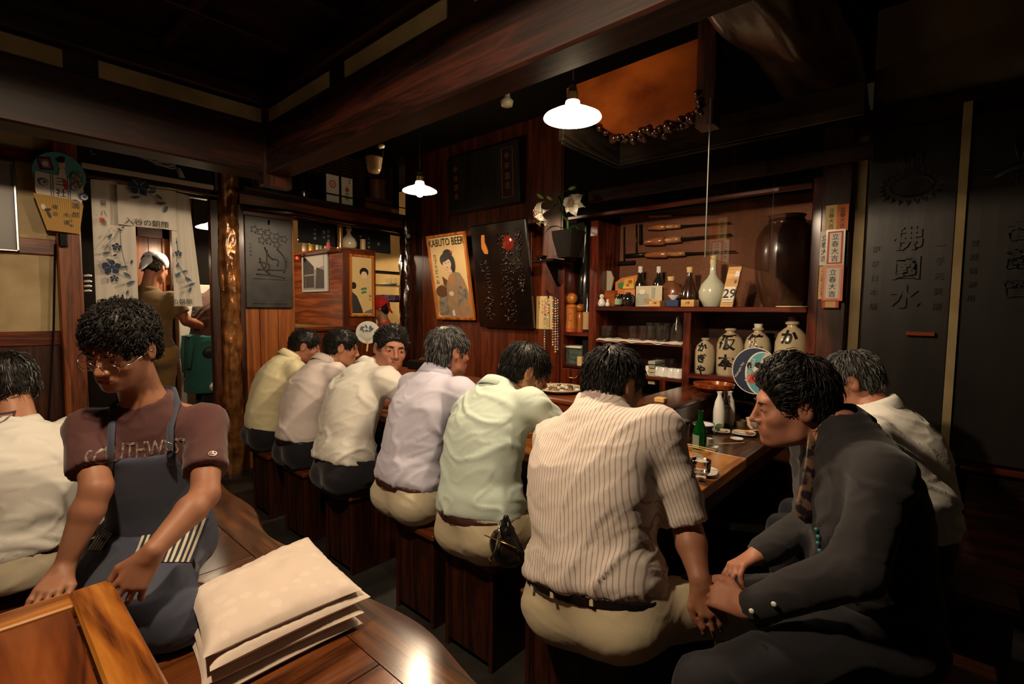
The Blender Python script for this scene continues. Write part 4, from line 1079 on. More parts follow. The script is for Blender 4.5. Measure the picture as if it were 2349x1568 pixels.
text('lettering', '入谷の朝顔', .052, INK, npt(338, 512), Y, Z-Y*.0, nr); text('lettering', 'の朝顔', .045, INK, npt(418, 692), Y, Z, nr); text('lettering', '入谷の', .045, INK, npt(262, 690), Y, Z, nr)
text('lettering', '葵八重', .05, INK, npt(236, 460), Y, Z, nr, vertical=True, lead=1.3)
art('red_seal', nr, npt(234, 504), Y, Z, [(RED_P, [(-.014, -.012), (.014, -.012), (.014, .014), (-.014, .014)])])

# carved slate-black board on the panelled wall
c4 = [A(561, 488, XA+.05), A(672, 507, XA+.05), A(674, 709, XA+.05), A(562, 706, XA+.05)]
cb_ = thing('carved_board', 'slate-black carved board with a relief of blossoms hanging beside the gilt post', 'carved board', (XA, (c4[0][0]+c4[1][0])/2, c4[2][1]))
xx_ = XA+.03; yA_, yB_, zA_, zB_ = c4[0][0], c4[1][0], c4[3][1], (c4[0][1]+c4[1][1])/2+.0
part('board', MB().box((XA, yA_, zA_), (xx_, yB_, zB_), ch=.008), SLATEW, cb_)
part('hanging_slat', MB().box((XA, yA_-.01, zB_-.005), (XA+.02, yB_, zB_+.05), ch=.004), RYg, cb_)
rl = MB(); wB, hB = yB_-yA_, zB_-zA_
def rp(u, v): return V((xx_+.001, yA_+wB*u, zB_-hB*v))
for (u, v) in ((.2, .15), (.33, .17), (.48, .17), (.66, .2), (.82, .22), (.35, .26), (.5, .26), (.66, .29)):
    c = rp(u, v)
    for k_ in range(5):
        a = k_*1.2566; rl.tube([c+Y*(.022*math.cos(a-.35))+Z*(.022*math.sin(a-.35)), c+Y*(.034*math.cos(a))+Z*(.034*math.sin(a)), c+Y*(.022*math.cos(a+.35))+Z*(.022*math.sin(a+.35)), c+Y*(.016*math.cos(a+.63))+Z*(.016*math.sin(a+.63))], .0035, 5)
for q in ((.40, .33, .55, .42, .38, .48, .62, .45), (.45, .36, .42, .46, .52, .52, .40, .56), (.3, .45, .35, .52, .3, .60, .5, .62), (.55, .46, .68, .42, .75, .47, .66, .53), (.25, .58, .45, .56, .62, .60, .78, .57), (.22, .63, .5, .64, .8, .62, .82, .66), (.66, .34, .86, .38, .92, .5, .8, .6), (.28, .50, .5, .44, .6, .56, .44, .60)):
    pts = [rp(q[i], q[i+1]) for i in range(0, 8, 2)]; cv = bez(pts[0], (pts[1]+pts[2])/2+(pts[1]-pts[0])*.3, pts[3], 9)
    rl.tube(cv, .006, 6)
for v in (.68, .95): rl.tube([rp(.15, v), rp(.85, v)], .003, 4)
part('relief', rl, SLATEW, cb_, True)
hk = MB(); hk.tube([rp(.5, .03)+X*.01, rp(.5, .08)+X*.006], .006, 6); part('hook', hk, DARK, cb_)
text('lettering', '天皇御物', .028, SLATEW, rp(.12, .30), Y, Z, cb_, vertical=True, ex_d=.0015); text('lettering', '月美人', .03, SLATEW, rp(.88, .42), Y, Z, cb_, vertical=True, ex_d=.0015)

# ------------------------------------------------------------------ hatch: cabinet, portrait, curtain, bottles
yc0 = 2.30*1.0; pc0 = A(787, 650, XA+.0)[0]; pc1 = A(862, 650, XA)[0]
ztc = A(820, 574, XA)[1]; zbc = A(820, 748, XA)[1]
kc = thing('kitchen_cabinet', 'red-brown wooden cabinet filling part of the kitchen hatch', 'cabinet', (XA-.3, (pc0+pc1)/2, zbc))
part('side_panel', MB().box((XA-1.35, pc0, zbc), (XA-.02, pc0+.018, ztc), ch=.002), RX, kc)
part('front_panel', MB().box((XA-.02, pc0, zbc), (XA+.0, pc1, ztc), ch=.003), RZ, kc)
part('side_panel', MB().box((XA-1.35, pc1-.018, zbc), (XA-.02, pc1, ztc), ch=.002), RX, kc)
part('top_board', MB().box((XA-1.35, pc0-.004, ztc), (XA+.006, pc1+.004, ztc+.015), ch=.002), RX, kc)
# picture on the side of the cabinet
def cabp(px, py): p = ony(px, py, pc0-.005); return p
q = [cabp(694, 576), cabp(753, 570), cabp(754, 670), cabp(694, 670)]
px0, px1_ = q[0].x, q[1].x; pz0, pz1 = q[3].z, (q[0].z+q[1].z)/2
ph = thing('framed_picture', 'thin pale-framed monochrome street picture on the side of the cabinet', 'picture', ((px0+px1_)/2, pc0-.01, pz0))
part('frame', MB().box((px0, pc0-.018, pz0), (px1_, pc0-.001, pz1), ch=.002), base('pale_grey_frame', (.28, .30, .27), .5), ph)
w_, h_ = px1_-px0, pz1-pz0; g1, g2, g3 = base('print_grey', (.16, .145, .13), .6), base('print_dark', (.03, .026, .024), .6), base('print_light', (.30, .28, .25), .6)
art('print', ph, V((px0, pc0-.0185, pz0)), X, Z, [(g1, sc_([(.06, .05), (.88, .05), (.88, .95), (.06, .95)], w_, h_)), (g3, sc_([(.4, .5), (.86, .6), (.86, .93), (.1, .93), (.08, .8)], w_, h_)), (g2, sc_([(.08, .1), (.5, .1), (.5, .6), (.08, .9)], w_, h_)), (g2, sc_([(.55, .08), (.88, .08), (.88, .5), (.6, .58)], w_, h_)), (g1, sc_([(.12, .38), (.6, .40), (.6, .43), (.12, .42)], w_, h_)), (BROWNT, sc_([(.15, .12), (.2, .12), (.2, .34), (.15, .34)], w_, h_))])
# framed portrait on the front of the cabinet
xp = XA+.035
q = [A(803, 581, xp), A(859, 587, xp), A(858, 725, xp), A(806, 726, xp)]
ya_, yb_, za_, zb_2 = q[0][0], q[1][0], q[3][1], (q[0][1]+q[1][1])/2
po = thing('framed_portrait', 'orange-framed narrow print of two figures in dark robes on the cabinet front', 'picture', (xp, (ya_+yb_)/2, za_))
fwid = .022
for a, b in (((ya_, za_), (yb_, za_+fwid)), ((ya_, zb_2-fwid), (yb_, zb_2)), ((ya_, za_+fwid), (ya_+fwid, zb_2-fwid)), ((yb_-fwid, za_+fwid), (yb_, zb_2-fwid))): part('frame_bar', MB().box((xp-.035, a[0], a[1]), (xp, b[0], b[1]), ch=.004), GILT, po)
w_, h_ = yb_-ya_-2*fwid, zb_2-za_-2*fwid
art('print', po, V((xp-.02, ya_+fwid, za_+fwid)), Y, Z, [(PAPERY, sc_([(0, 0), (1, 0), (1, 1), (0, 1)], w_, h_)), (INK, sc_(oval(.62, .74, .22, .08), w_, h_)), (FLESH_P, sc_(oval(.62, .69, .15, .065), w_, h_)), (PAPERY, sc_([(.4, .62), (.85, .62), (1, .2), (.35, .2)], w_, h_)), (GREEN_P, sc_([(.45, .42), (.75, .44), (.72, .48), (.46, .46)], w_, h_)), (GREEN_P, sc_([(.47, .36), (.74, .38), (.7, .42), (.48, .40)], w_, h_)),
    (INK, sc_(oval(.1, .5, .13, .06), w_, h_)), (g2, sc_([(0, .02), (.55, .02), (.5, .1), (.25, .32), (0, .40)], w_, h_)), (g1, sc_([(.55, .02), (1, .02), (1, .1), (.7, .06)], w_, h_))])
text('lettering', '仙仁', .035, INK, V((xp-.014, ya_+fwid+w_*.9, za_+fwid+h_*.35)), Y, Z, po, vertical=True)
# short black curtain across the hatch
xk = XA-.16
def kp(px, py, x=xk): return V((x, *A(px, py, x)))
bk = thing('hatch_curtain', 'short black curtain with faded white writing across the kitchen hatch', 'curtain', kp(790, 520))
ka, kb = kp(683, 504), kp(895, 538)
mb = MB(); zl = kp(790, 570).z
for sg in (1, -1):
    g0 = len(mb.f); mb.grid(lambda u, v: V((xk+sg*.001+math.sin(u*14)*.006*v, ka.y+(kb.y-ka.y)*u, (ka.z*(1-u)+kb.z*u)*(1-v)+(kp(690, 556).z*(1-u)+kp(895, 583).z*u)*v)), 22, 6)
part('cloth', mb, NOIR, bk, True)
rod = MB(); rod.tube([kp(675, 500), kp(918, 540)], .012, 8); part('rod', rod, WY, bk, True)
for px, py, s_, z_ in ((743, 528, '金キ', .05), (753, 528, '世界菓', .042), (722, 524, '大吟醸', .038), (827, 540, '甲斐カ', .04), (846, 545, '大吟醸造', .04), (868, 556, '澤', .05)): text('lettering', list(s_), z_, DUSTW, kp(px, py, xk+.01), Y, Z, bk, vertical=True)
# things on top of the cabinet
def onc(px, dx=-.25):   # a spot on the cabinet top at this picture column
    x = XA+dx; return V((x, A(px, 575, x)[0], ztc+.015))
c = onc(780, -.10); h = A(780, 487, c.x)[1]-c.z
v = MB(); v.lathe([(0, 0), (.026, 0), (.027, h*.5), (.031, h*.75), (.040, h), (.034, h), (.026, h*.75), (0, h*.7)], c, 18)
single('bamboo_vase', v, noisy('gilt_bamboo', (.55, .33, .07), (.16, .07, .02), 6, .3, .2, .002, coat=.6, metal=.3), 'tall glossy golden bamboo vase on top of the cabinet', 'vase', smooth=40)
c = onc(800, -.12); h = A(800, 519, c.x)[1]-c.z; r = .075
jg = thing('sake_jug', 'round-bellied cream sake jug with a paper-wrapped neck on top of the cabinet', 'jug', c)
v = MB(); v.lathe([(0, 0), (r*.6, 0), (r*.98, h*.12), (r*1.05, h*.28), (r*.85, h*.46), (r*.42, h*.6), (r*.26, h*.7), (r*.25, h*.8), (r*.34, h*.83), (0, h*.83)], c, 24); part('jug_body', v, base('cream_glaze', (.60, .52, .38), .2, coat=.6), jg, True)
v = MB(); v.lathe([(r*.3, h*.78), (r*.42, h*.84), (r*.36, h*.97), (r*.2, h), (0, h)], c, 14); part('stopper', v, PAPERY, jg, True)
c = onc(832, -.10); v = MB(); hh = A(832, 549, c.x)[1]-c.z; v.lathe([(0, 0), (.028, 0), (.029, hh), (.024, hh), (.023, .01), (0, .01)], c, 18)
single('bamboo_cup', v, base('pale_bamboo', (.58, .40, .20), .4), 'small pale bamboo cup on the corner of the cabinet top', 'cup', smooth=40)
c = onc(740, -.6); v = MB()
for i, (px, col, lb) in enumerate(((700, (.6, .5, .4), 'pale box beside the hatch, left of the yellow tin'), (716, (.65, .45, .03), 'yellow tin standing above the street picture'), (732, (.5, .55, .5), 'clear jar with a green lid above the street picture'), (741, (.06, .25, .08), 'green jar above the street picture'), (751, (.6, .12, .1), 'white jar with a red lid above the street picture'))):
    p = ony(px, 574, pc0-.06); m_ = MB(); m_.lathe([(0, 0), (.03, 0), (.032, .05), (.026, .065), (.028, .085), (0, .085)], p-Z*.01, 12)
    t_ = single('pantry_jar', m_, base('pantry_%d' % i, col, .4), lb, 'jar', smooth=40)
bk2 = MB().box((ony(692, 580, pc0).x-.05, pc0-.12, ony(700, 577, pc0-.06).z-.035), (XA-.03, pc0-.0, ony(700, 577, pc0-.06).z-.011)); single('pantry_board', bk2, RX, 'narrow wooden shelf board holding the pantry jars', 'shelf')
v = MB(); p = ony(683, 584, pc0-.1); v.lathe([(0, 0), (.022, 0), (.022, .03), (.012, .03), (.01, .0), (0, 0)], p-Z*.05, 12); single('red_cap_jar', v, RED_P, 'small jar with a bright red lid under the pantry jars', 'jar', smooth=40)
# crockery rack behind the hatch
xr = XA-.7
def rk(px, py): return V((xr, *A(px, py, xr)))
r0, r1 = rk(862, 655), rk(950, 655)
rack = thing('dish_rack', 'open kitchen rack seen through the hatch to the right of the portrait', 'rack', (xr, (r0.y+r1.y)/2, r0.z-.3))
for py in (625, 655, 690): part('shelf', MB().box((xr-.15, r0.y-.1, rk(900, py).z-.012), (xr+.15, r1.y+.1, rk(900, py).z)), SILVER if py == 655 else DARK, rack)
for yv in (r0.y-.1, r1.y+.1): part('upright', MB().box((xr-.15, yv-.01, .8), (xr-.13, yv+.01, 2.2)), SILVER, rack)
zs1 = rk(900, 655).z
for i in range(3):
    g = MB(); c = V((xr-.05+.03*i, rk(897+8*i, 650).y, zs1)); g.lathe([(0, 0), (.028, 0), (.032, .09), (.029, .09), (.026, .006), (0, .006)], c, 14)
    single('drinking_glass', g, GLASS, ['left', 'middle', 'right'][i]+' clear glass on the kitchen rack behind the portrait', 'glass', 'glasses on the kitchen rack', 40)
dsh = MB(); dsh.lathe([(0, 0), (.05, 0), (.09, .018), (.088, .022), (0, .006)], V((xr+.05, rk(890, 660).y, zs1)), 20); single('kitchen_dish', dsh, PORC, 'white dish on the kitchen rack beside the glasses', 'dish', smooth=40)
bx = MB().box((xr-.1, rk(870, 640).y, rk(900, 690).z), (xr+.1, rk(912, 640).y, rk(900, 690).z+.07), ch=.01); single('purple_box', bx, noisy('purple_pattern', (.10, .05, .16), (.35, .28, .4), 40, .5, 0), 'purple speckled box on the lower shelf of the kitchen rack', 'box')
# round white knob light on the lacquered post
single('round_bell', MB().sphere(V((XA+.09, *A(936, 541, XA+.09))), .026, 14), PORC, 'small round white bulb on the glossy knotty post', 'bulb', smooth=True)
# round fan among the men
xf2 = -3.35
o = onx(844, 762, xf2); fz = thing('round_fan', 'round white paper fan with a grey plant print standing between the men', 'fan', o)
s_m = (onx(844, 735, xf2).z-onx(844, 789, xf2).z)/2
part('fan_leaf', MB().prism(oval(0, 0, s_m*1.02, s_m*.96, 26), o, RR, Z, .003), base('grey_white_paper', (.55, .56, .50), .7), fz)
art('print', fz, o-FF*.0+RR.cross(Z)*.0035, RR, Z, [(GREYBLUE, leafp(math.cos(a)*s_m*.45-.01, .03+math.sin(a)*s_m*.18, s_m*.42, a*1.3)) for a in [i*.8 for i in range(9)]], .0004)
rb = MB(); [rb.tube([o-Z*s_m*.75+RR.cross(Z)*.004, o+RR*(s_m*.8*math.sin(t))+Z*(s_m*(.55*math.cos(t)-.35))+RR.cross(Z)*.004], .0012, 4) for t in [-1.2+.24*i for i in range(11)]]; part('fan_ribs', rb, base('rib_grey', (.40, .40, .34), .7), fz)  # ribs in a slightly darker grey than the leaf
hb = MB(); hb.tube([o-Z*s_m*.7, o-Z*s_m*1.6-RR*.01], .007, 8); part('fan_handle', hb, base('pale_bamboo', (.5, .4, .25), .5), fz)

# ------------------------------------------------------------------ high shelf along the left wall
xsH = XA+.12
zsh = (A(600, 438, xsH+.06)[1]+A(940, 493, xsH+.06)[1])/2
hs = thing('high_shelf', 'long dark shelf over the hatch with a thin rail along its front', 'shelf', (xsH, 2.4, zsh))
part('shelf_board', MB().box((XA-.22, yb1-.02, zsh-.03), (XA+.20, YB-.01, zsh), ch=.004), WY, hs)
rl = MB(); rl.tube([V((XA+.19, 1.75, zsh+.07)), V((XA+.19, YB-.02, zsh+.07))], .006, 6); part('guard_rail', rl, DARK, hs, True)
for yy in (1.76, 2.5, YB-.06): r_ = MB(); r_.tube([V((XA+.19, yy, zsh)), V((XA+.19, yy, zsh+.07))], .005, 6); part('rail_post', r_, DARK, hs)
xq = XA+.13
def hp_(px, py): return V((xq, *A(px, py, xq)))
for (a, b, lb, tx) in (((748, 390), (778, 462), 'left white paper charm with a red round seal on the high shelf', None), ((783, 397), (809, 467), 'right white paper charm with brush lettering on the high shelf', '八方')):
    p, q2 = hp_(*a), hp_(*b); w_, h_ = q2.y-p.y, p.z-q2.z
    t = thing('paper_charm', lb, 'paper charm', (xq, p.y+w_/2, zsh)); part('card', MB().box((xq-.003, p.y, zsh+.001), (xq, q2.y, zsh+h_)), PAPER, t)
    cc_ = V((xq+.0005, p.y+w_/2, zsh+h_*.68))
    if tx: text('lettering', list(tx), .06, INK, cc_+Z*.01, Y, Z, t, vertical=True); text('lettering', list('福寿'), .025, INK, cc_+Z*h_*.28+Y*w_*.22, Y, Z, t, vertical=True); text('lettering', ['竹'], .06, INK, cc_-Z*h_*.38, Y, Z, t, vertical=True); art('seal', t, cc_-Z*.03, Y, Z, [(REDINK, oval(0, 0, .018, .018))])
    else: art('seal', t, cc_, Y, Z, [(REDINK, oval(0, 0, w_*.28, w_*.28)), (PAPER, oval(0, 0, w_*.20, w_*.20)), (REDINK, [(-.012, -.004), (.012, -.004), (.012, .004), (-.012, .004)]), (REDINK, [(-.01, .01), (.01, .01), (.01, .014), (-.01, .014)]), (REDINK, [(-.012, -.014), (.012, -.014), (.012, -.009), (-.012, -.009)])])
p = hp_(705, 430); b_ = MB(); b_.lathe([(0, 0), (.07, 0), (.085, .06), (.085, .16), (.06, .22), (.05, .25), (0, .25)], V((XA+.02, p.y, zsh)), 20)
single('black_barrel', b_, LACQ, 'dark glazed jar on the left of the high shelf', 'jar', smooth=40)
p = hp_(632, 425); b_ = MB(); b_.lathe([(0, 0), (.06, 0), (.075, .03), (.05, .06), (.03, .07), (0, .10)], V((XA+.05, p.y, zsh)), 16); single('copper_pot', b_, base('dull_copper', (.35, .14, .06), .25, .9), 'small copper pot at the left end of the high shelf', 'pot', smooth=40)
for i, (px, w_, h_, m_, lb) in enumerate(((870, .30, .13, ORANGE_P, 'reddish-brown wooden box on the high shelf, nearest the corner lamp'), (905, .13, .07, PAPERY, 'low cream box on the high shelf beside the reddish-brown box'))):
    p = hp_(px, 470); single('storage_box', MB().box((XA-.02, p.y-w_/2, zsh), (XA+.12-.01*i, p.y+w_/2, zsh+h_), ch=.004), wood('box_wood_%d' % i, '2c1408', '5a2c12' if i == 0 else '8c6a40', '7a4420' if i == 0 else 'a88860', 'y', .5), lb, 'box')
p = hp_(885, 440); b_ = MB(); b_.lathe([(0, 0), (.075, 0), (.08, .19), (.083, .19), (.083, .21), (0, .21)], V((XA-.02, p.y, zsh+.13)), 20); single('wooden_tub', b_, wood('tub_wood', '3a1e0c', '6c4420', '8c6030', 'z', .5), 'tall wooden tub behind the boxes on the high shelf', 'tub', smooth=40)
# hanging things under the ceiling
p = dep(858, 372, 3.3); t = thing('hanging_basket', 'small glass oil lamp with a wire bail hanging from the ceiling near the high shelf', 'lantern', p)
b_ = MB(); b_.lathe([(0, -.07), (.035, -.07), (.045, -.05), (.055, .02), (.058, .03), (.05, .035), (.045, .02), (.03, -.05), (0, -.055)], p, 18); part('bowl', b_, base('amber_glass', (.5, .35, .2), .1, trans=.6), t, True)
b_ = MB(); b_.tube([p+RR*.055+Z*.03, p+RR*.06+Z*.1, p+RR*.02+Z*.15, p-RR*.05+Z*.09, p-RR*.055+Z*.03], .004, 6); b_.tube([p+RR*.02+Z*.15, V((p.x+.02, p.y, 2.95))], .003, 6); part('bail', b_, DARK, t, True)
b_ = MB(); b_.sphere(p+RR*.05+Z*.105, .022, 10, (1.3, 1, .7)); part('shell_charm', b_, base('pale_shell', (.55, .5, .35), .3), t, True)
p = dep(1163, 232, 2.6); b_ = MB(); b_.lathe([(0, -.03), (.03, -.025), (.036, 0), (.02, .012), (.012, .045), (.02, .055), (0, .06)], p, 12); b_.tube([p+Z*.05, p+Z*.05+RR*.04+Z*.03, V((p.x+.05, p.y, 2.95))], .003, 5)
single('hanging_shell', b_, base('pale_shell', (.55, .5, .35), .3), 'pale gold ornament hanging from the ceiling left of the large lamp', 'ornament', smooth=True)

# ------------------------------------------------------------------ kitchen behind the doorway
xk_ = -6.0
def kk(px, py, x=xk_): return V((x, *A(px, py, x)))
p0, p1 = kk(300, 510), kk(386, 700)
dr = thing('kitchen_door', 'orange-brown panelled kitchen door glimpsed through the curtain', 'door', (xk_, (p0.y+p1.y)/2, 0))
part('door_leaf', MB().box((xk_-.04, kk(300, 600).y, 0), (xk_, kk(386, 600).y, kk(340, 520).z)), OZ, dr)
for a, b in ((300, 318), (372, 388)): part('stile', MB().box((xk_, kk(a, 600).y, 0), (xk_+.02, kk(b, 600).y, kk(340, 520).z), ch=.004), OZ, dr)
part('top_rail', MB().box((xk_, kk(300, 600).y, kk(340, 545).z), (xk_+.02, kk(388, 600).y, kk(340, 520).z), ch=.004), RYg, dr)
p0 = kk(345, 600).y; part('muntin', MB().box((xk_, p0-.012, 0), (xk_+.012, p0+.012, kk(340, 545).z)), OZ, dr)
single('kitchen_partition', MB().box((xk_-.3, kk(205, 600).y-.4, 0), (xk_-.05, kk(308, 600).y, 2.9)), DARK, 'dark kitchen partition behind the left curtain panel', 'partition')
single('kitchen_partition', MB().box((-5.9, kk(388, 600, -5.9).y, 0), (-5.85, kk(420, 600, -5.9).y+.02, 2.9)), WZ, 'brown kitchen post between the door and the refrigerator', 'post')
single('kitchen_partition', MB().box((-6.2, kk(440, 500, -6.2).y, 1.62), (-6.15, kk(560, 500, -6.2).y, 2.9)), DARK, 'dark upper kitchen wall behind the kitchen lamp', 'partition')
rf = thing('refrigerator', 'white two-door refrigerator in the kitchen behind the apron', 'refrigerator', (-5.9, kk(445, 800, -5.7).y, 0))
ya_, yb_ = kk(413, 800, -5.7).y, kk(500, 800, -5.7).y+.1; zsp = kk(440, 820, -5.7).z
part('lower_door', MB().box((-5.75, ya_, .05), (-5.7, yb_, zsp-.008), ch=.008), base('fridge_white', (.60, .57, .50), .3), rf); part('upper_door', MB().box((-5.75, ya_, zsp+.008), (-5.7, yb_, 1.6), ch=.008), base('fridge_white', (.6, .6, .6), .3), rf)
part('case', MB().box((-6.15, ya_, .0), (-5.752, yb_, 1.6)), base('fridge_white', (.6, .6, .6), .3), rf)
# small white pegs seen left of the curtain
for i, py in enumerate((632, 645, 656, 667)):
    p = onx(192, py, XA-.3); m_ = MB(); m_.tube([p, p+Y*.03+Z*.004, p+Y*.045], [.008, .009, .006], 8); single('white_peg', m_, PORC, ['topmost', 'second', 'third', 'lowest'][i]+' white peg between the amber post and the door curtain', 'peg', 'pegs beside the door curtain', True)
# bundle of white cloth on the kitchen counter
m_ = MB(); m_.sphere(onx(482, 888, -4.9)+V((0, .08, 0)), .08, 14, (1, 1.1, .75)); single('cloth_bundle', m_, WHITE_SHIRT, 'bundle of white cloth low in the kitchen beside the gilt post', 'cloth', smooth=True)
single('kitchen_bench', MB().box((-5.0, onx(455, 910, -5.0).y+.22, 0), (-4.8, onx(540, 910, -5.0).y, onx(482, 908, -5.0).z), ch=.01), DARK, 'low dark kitchen bench under the white cloth', 'bench')

# ================================================================== things on the back wall
def lean_rect(tl, tr, br, bl, yb=YB-.02):
    """a picture hung leaning forward: its foot on the wall, its top away from it; returns o (lower left), ex, ez, w, h"""
    b0, b1 = ony(*bl, yb), ony(*br, yb)
    def top(px, py, x):
        d = ray(px, py); t = x/d.x; return V((x, t*d.y, CAM_H+t*d.z))
    t0, t1 = top(*tl, b0.x), top(*tr, b1.x)
    up = ((t0-b0)+(t1-b1))/2; return b0, X.copy(), up.normalized(), b1.x-b0.x, up.length
# beer poster
o, ex, ez, w_, h_ = lean_rect((978, 543), (1072, 530), (1093, 736), (1007, 731))
FM = fr(o, ex, ez); fwid = .024
ps = thing('framed_poster', 'orange-framed vintage poster of a woman in a kimono, leaning forward from the back wall', 'poster', o)
def lb(a, b, ch=.004): return MB().box(a, b, FM, ch=ch)
for a, b in (((0, 0), (w_, fwid)), ((0, h_-fwid), (w_, h_)), ((0, fwid), (fwid, h_-fwid)), ((w_-fwid, fwid), (w_, h_-fwid))): part('frame_bar', lb((a[0], -.03, a[1]), (b[0], .0, b[1])), GILT, ps)
part('backing', lb((.005, -.012, .005), (w_-.005, .004, h_-.005), 0), DARK, ps)
P0 = o-FM.col[1].to_3d()*.014+ex*fwid+ez*fwid; W_, H_ = w_-2*fwid, h_-2*fwid
GLD = base('poster_cream', (.72, .52, .24), .6); KIM = noisy('kimono_print', (.22, .20, .14), (.42, .20, .08), 16, .6, 0); KIM2 = noisy('kimono_print_dark', (.12, .10, .09), (.30, .24, .16), 22, .6, 0); OBI = base('poster_brown', (.12, .045, .02), .6)
def pp(l): return sc_(l, W_, H_)
art('print', ps, P0, ex, ez, [(GLD, pp([(0, 0), (1, 0), (1, 1), (0, 1)])), (base('poster_shadow', (.42, .27, .10), .6), pp(oval(.25, .2, .3, .22))), (KIM2, pp([(.05, .02), (.35, .03), (.4, .3), (.22, .32), (.08, .22)])), (OBI, pp(oval(.2, .33, .18, .075))), (OBI, pp([(.28, .42), (.36, .37), (.42, .46), (.26, .52)])),
    (KIM, pp([(.36, .0), (.97, .0), (.97, .3), (.88, .46), (.78, .55), (.62, .57), (.48, .53), (.36, .42), (.34, .2)])), (KIM2, pp([(.6, .12), (.9, .1), (.92, .35), (.7, .4)])), (KIM, pp([(.38, .12), (.62, .14), (.86, .25), (.9, .12), (.6, .05), (.4, .05)])), (FLESH_P, pp(oval(.48, .30, .07, .03))), (PAPER, pp([(.45, .02), (.52, .02), (.5, .1), (.44, .08)])),
    (FLESH_P, pp([(.46, .56), (.58, .56), (.56, .62), (.47, .62)])), (INK, pp(oval(.46, .72, .20, .085))), (INK, pp(oval(.5, .79, .13, .055))), (INK, pp(oval(.62, .66, .07, .10))), (FLESH_P, pp(oval(.46, .665, .12, .07))), (INK, pp(oval(.43, .725, .12, .022, rot=.2))), (INK, pp([(.40, .675), (.45, .68), (.45, .685), (.40, .682)])), (INK, pp([(.49, .68), (.54, .685), (.54, .69), (.49, .687)])), (RED_P, pp(oval(.46, .625, .025, .007))), (RED_P, pp(oval(.62, .81, .03, .014)))])
text('lettering', 'KABUTO BEER', H_*.125, INK, P0+ex*W_*.5+ez*H_*.93-FM.col[1].to_3d()*.01, ex, ez, ps, xs=.80)
text('lettering', list('カブトビール'), H_*.088, base('poster_blue_ink', (.03, .03, .05), .6), P0+ex*W_*.13+ez*H_*.80-FM.col[1].to_3d()*.01, ex, ez, ps, vertical=True, lead=.72)
# glossy black lacquered board
o, ex, ez, w_, h_ = lean_rect((1083, 521), (1212, 500), (1230, 756), (1106, 748))
FM = fr(o, ex, ez); nrm = -FM.col[1].to_3d()
lk = thing('lacquer_board', 'glossy black lacquered board with carved red relief leaning forward beside the poster', 'carved board', o)
part('board', lb((0, -.035, 0), (w_, 0, h_), .008), LACQ, lk)
rl = MB(); rs = random.Random(3)
for cx, sx, y0_, y1_ in ((.62, .13, .06, .93), (.25, .09, .08, .66), (.86, .05, .3, .9)):
    for i in range(150 if cx == .62 else 80):
        u, v_ = cx+rs.gauss(0, sx*.5), rs.uniform(y0_, y1_); c = o+ex*(u*w_)+ez*(v_*h_)+nrm*.037; a = rs.uniform(0, 6.3); ln = rs.uniform(.005, .020)
        rl.tube([c-ex*math.cos(a)*ln-ez*math.sin(a)*ln, c+ex*math.sin(a)*.008+nrm*.006, c+ex*math.cos(a)*ln+ez*math.sin(a)*ln], rs.uniform(.002, .006), 5)
part('relief', rl, LACR, lk, True, kind='stuff')
bt = MB(); c0_ = o+ex*(.68*w_)+ez*(.80*h_)+nrm*.034
bt.lathe([(0, .012), (.05, .012), (.065, .0)], c0_, 20, fr((0, 0, 0), ex, nrm)); part('round_seal', bt, base('red_lacquer', (.14, .012, .006), .15, coat=1), lk, True)
g_ = MB(); g_.prism([(-.018, .09), (.018, .09), (.014, .03), (.045, -.05), (.04, -.075), (0, -.07), (-.03, -.02), (-.026, .05)], o+ex*(.24*w_)+ez*(.80*h_)+nrm*.0352, ex, ez, .004); part('gilt_figure', g_, base('gilt_lacquer', (.45, .16, .03), .25, coat=.6), lk)
# big sign over the poster, tilted forward
o, ex, ez, w_, h_ = lean_rect((1030, 360), (1196, 320), (1199, 459), (1036, 494), YB-.03)
FM = fr(o, ex, ez); nrm = -FM.col[1].to_3d()
sg = thing('carved_sign', 'large dark carved signboard tilted forward high over the poster', 'carved board', o); part('board', lb((0, -.04, 0), (w_, 0, h_), .01), BLACKW, sg)
RELR = base('worn_red_relief', (.26, .06, .02), .35, coat=.5)
text('lettering', '清酒', h_*.42, BLACKW, o+ex*w_*.48+ez*h_*.5+nrm*.0405, ex, ez, sg, ex_d=.005)
for u in (.86, .14): text('lettering', list('中井酒造'), h_*.15, RELR, o+ex*w_*u+ez*h_*.82+nrm*.0405, ex, ez, sg, vertical=True, ex_d=.003)
rg = MB()
for u in (.86,):
    a_ = [o+ex*w_*(u+du)+ez*h_*v_+nrm*.042 for du, v_ in ((-.07, .12), (.07, .12), (.07, .9), (-.07, .9), (-.07, .12))]; rg.tube(a_, .004, 5)
part('relief_frame', rg, RELR, sg)
# little wall bracket with lily vase
xbk = ony(1262, 590, 3.12)
bkx = thing('wall_bracket', 'small black wall bracket carrying the lily vase', 'shelf', V((xbk.x, YB, ony(1262, 600, 3.12).z)))
zb_ = ony(1262, 596, 3.02).z; bx0, bx1 = ony(1236, 590, 3.02).x, ony(1284, 590, 3.02).x
part('shelf_board', MB().box((bx0, 2.93, zb_-.022), (bx1, YB, zb_), ch=.005), LACQ, bkx)
m_ = MB(); m_.prism([(0, 0), (.20, 0), (.03, -.20), (.03, -.34), (0, -.34)], V(((bx0+bx1)/2+.02, YB, zb_-.022)), -Y, Z, .035); part('brace', m_, LACQ, bkx)
m_ = MB(); m_.lathe([(0, 0), (.03, 0), (.045, .03), (.04, .032), (0, .01)], V((bx0+.06, 2.98, zb_)), 16); single('black_saucer', m_, LACQ, 'small black saucer on the wall bracket left of the lily vase', 'saucer', smooth=40)
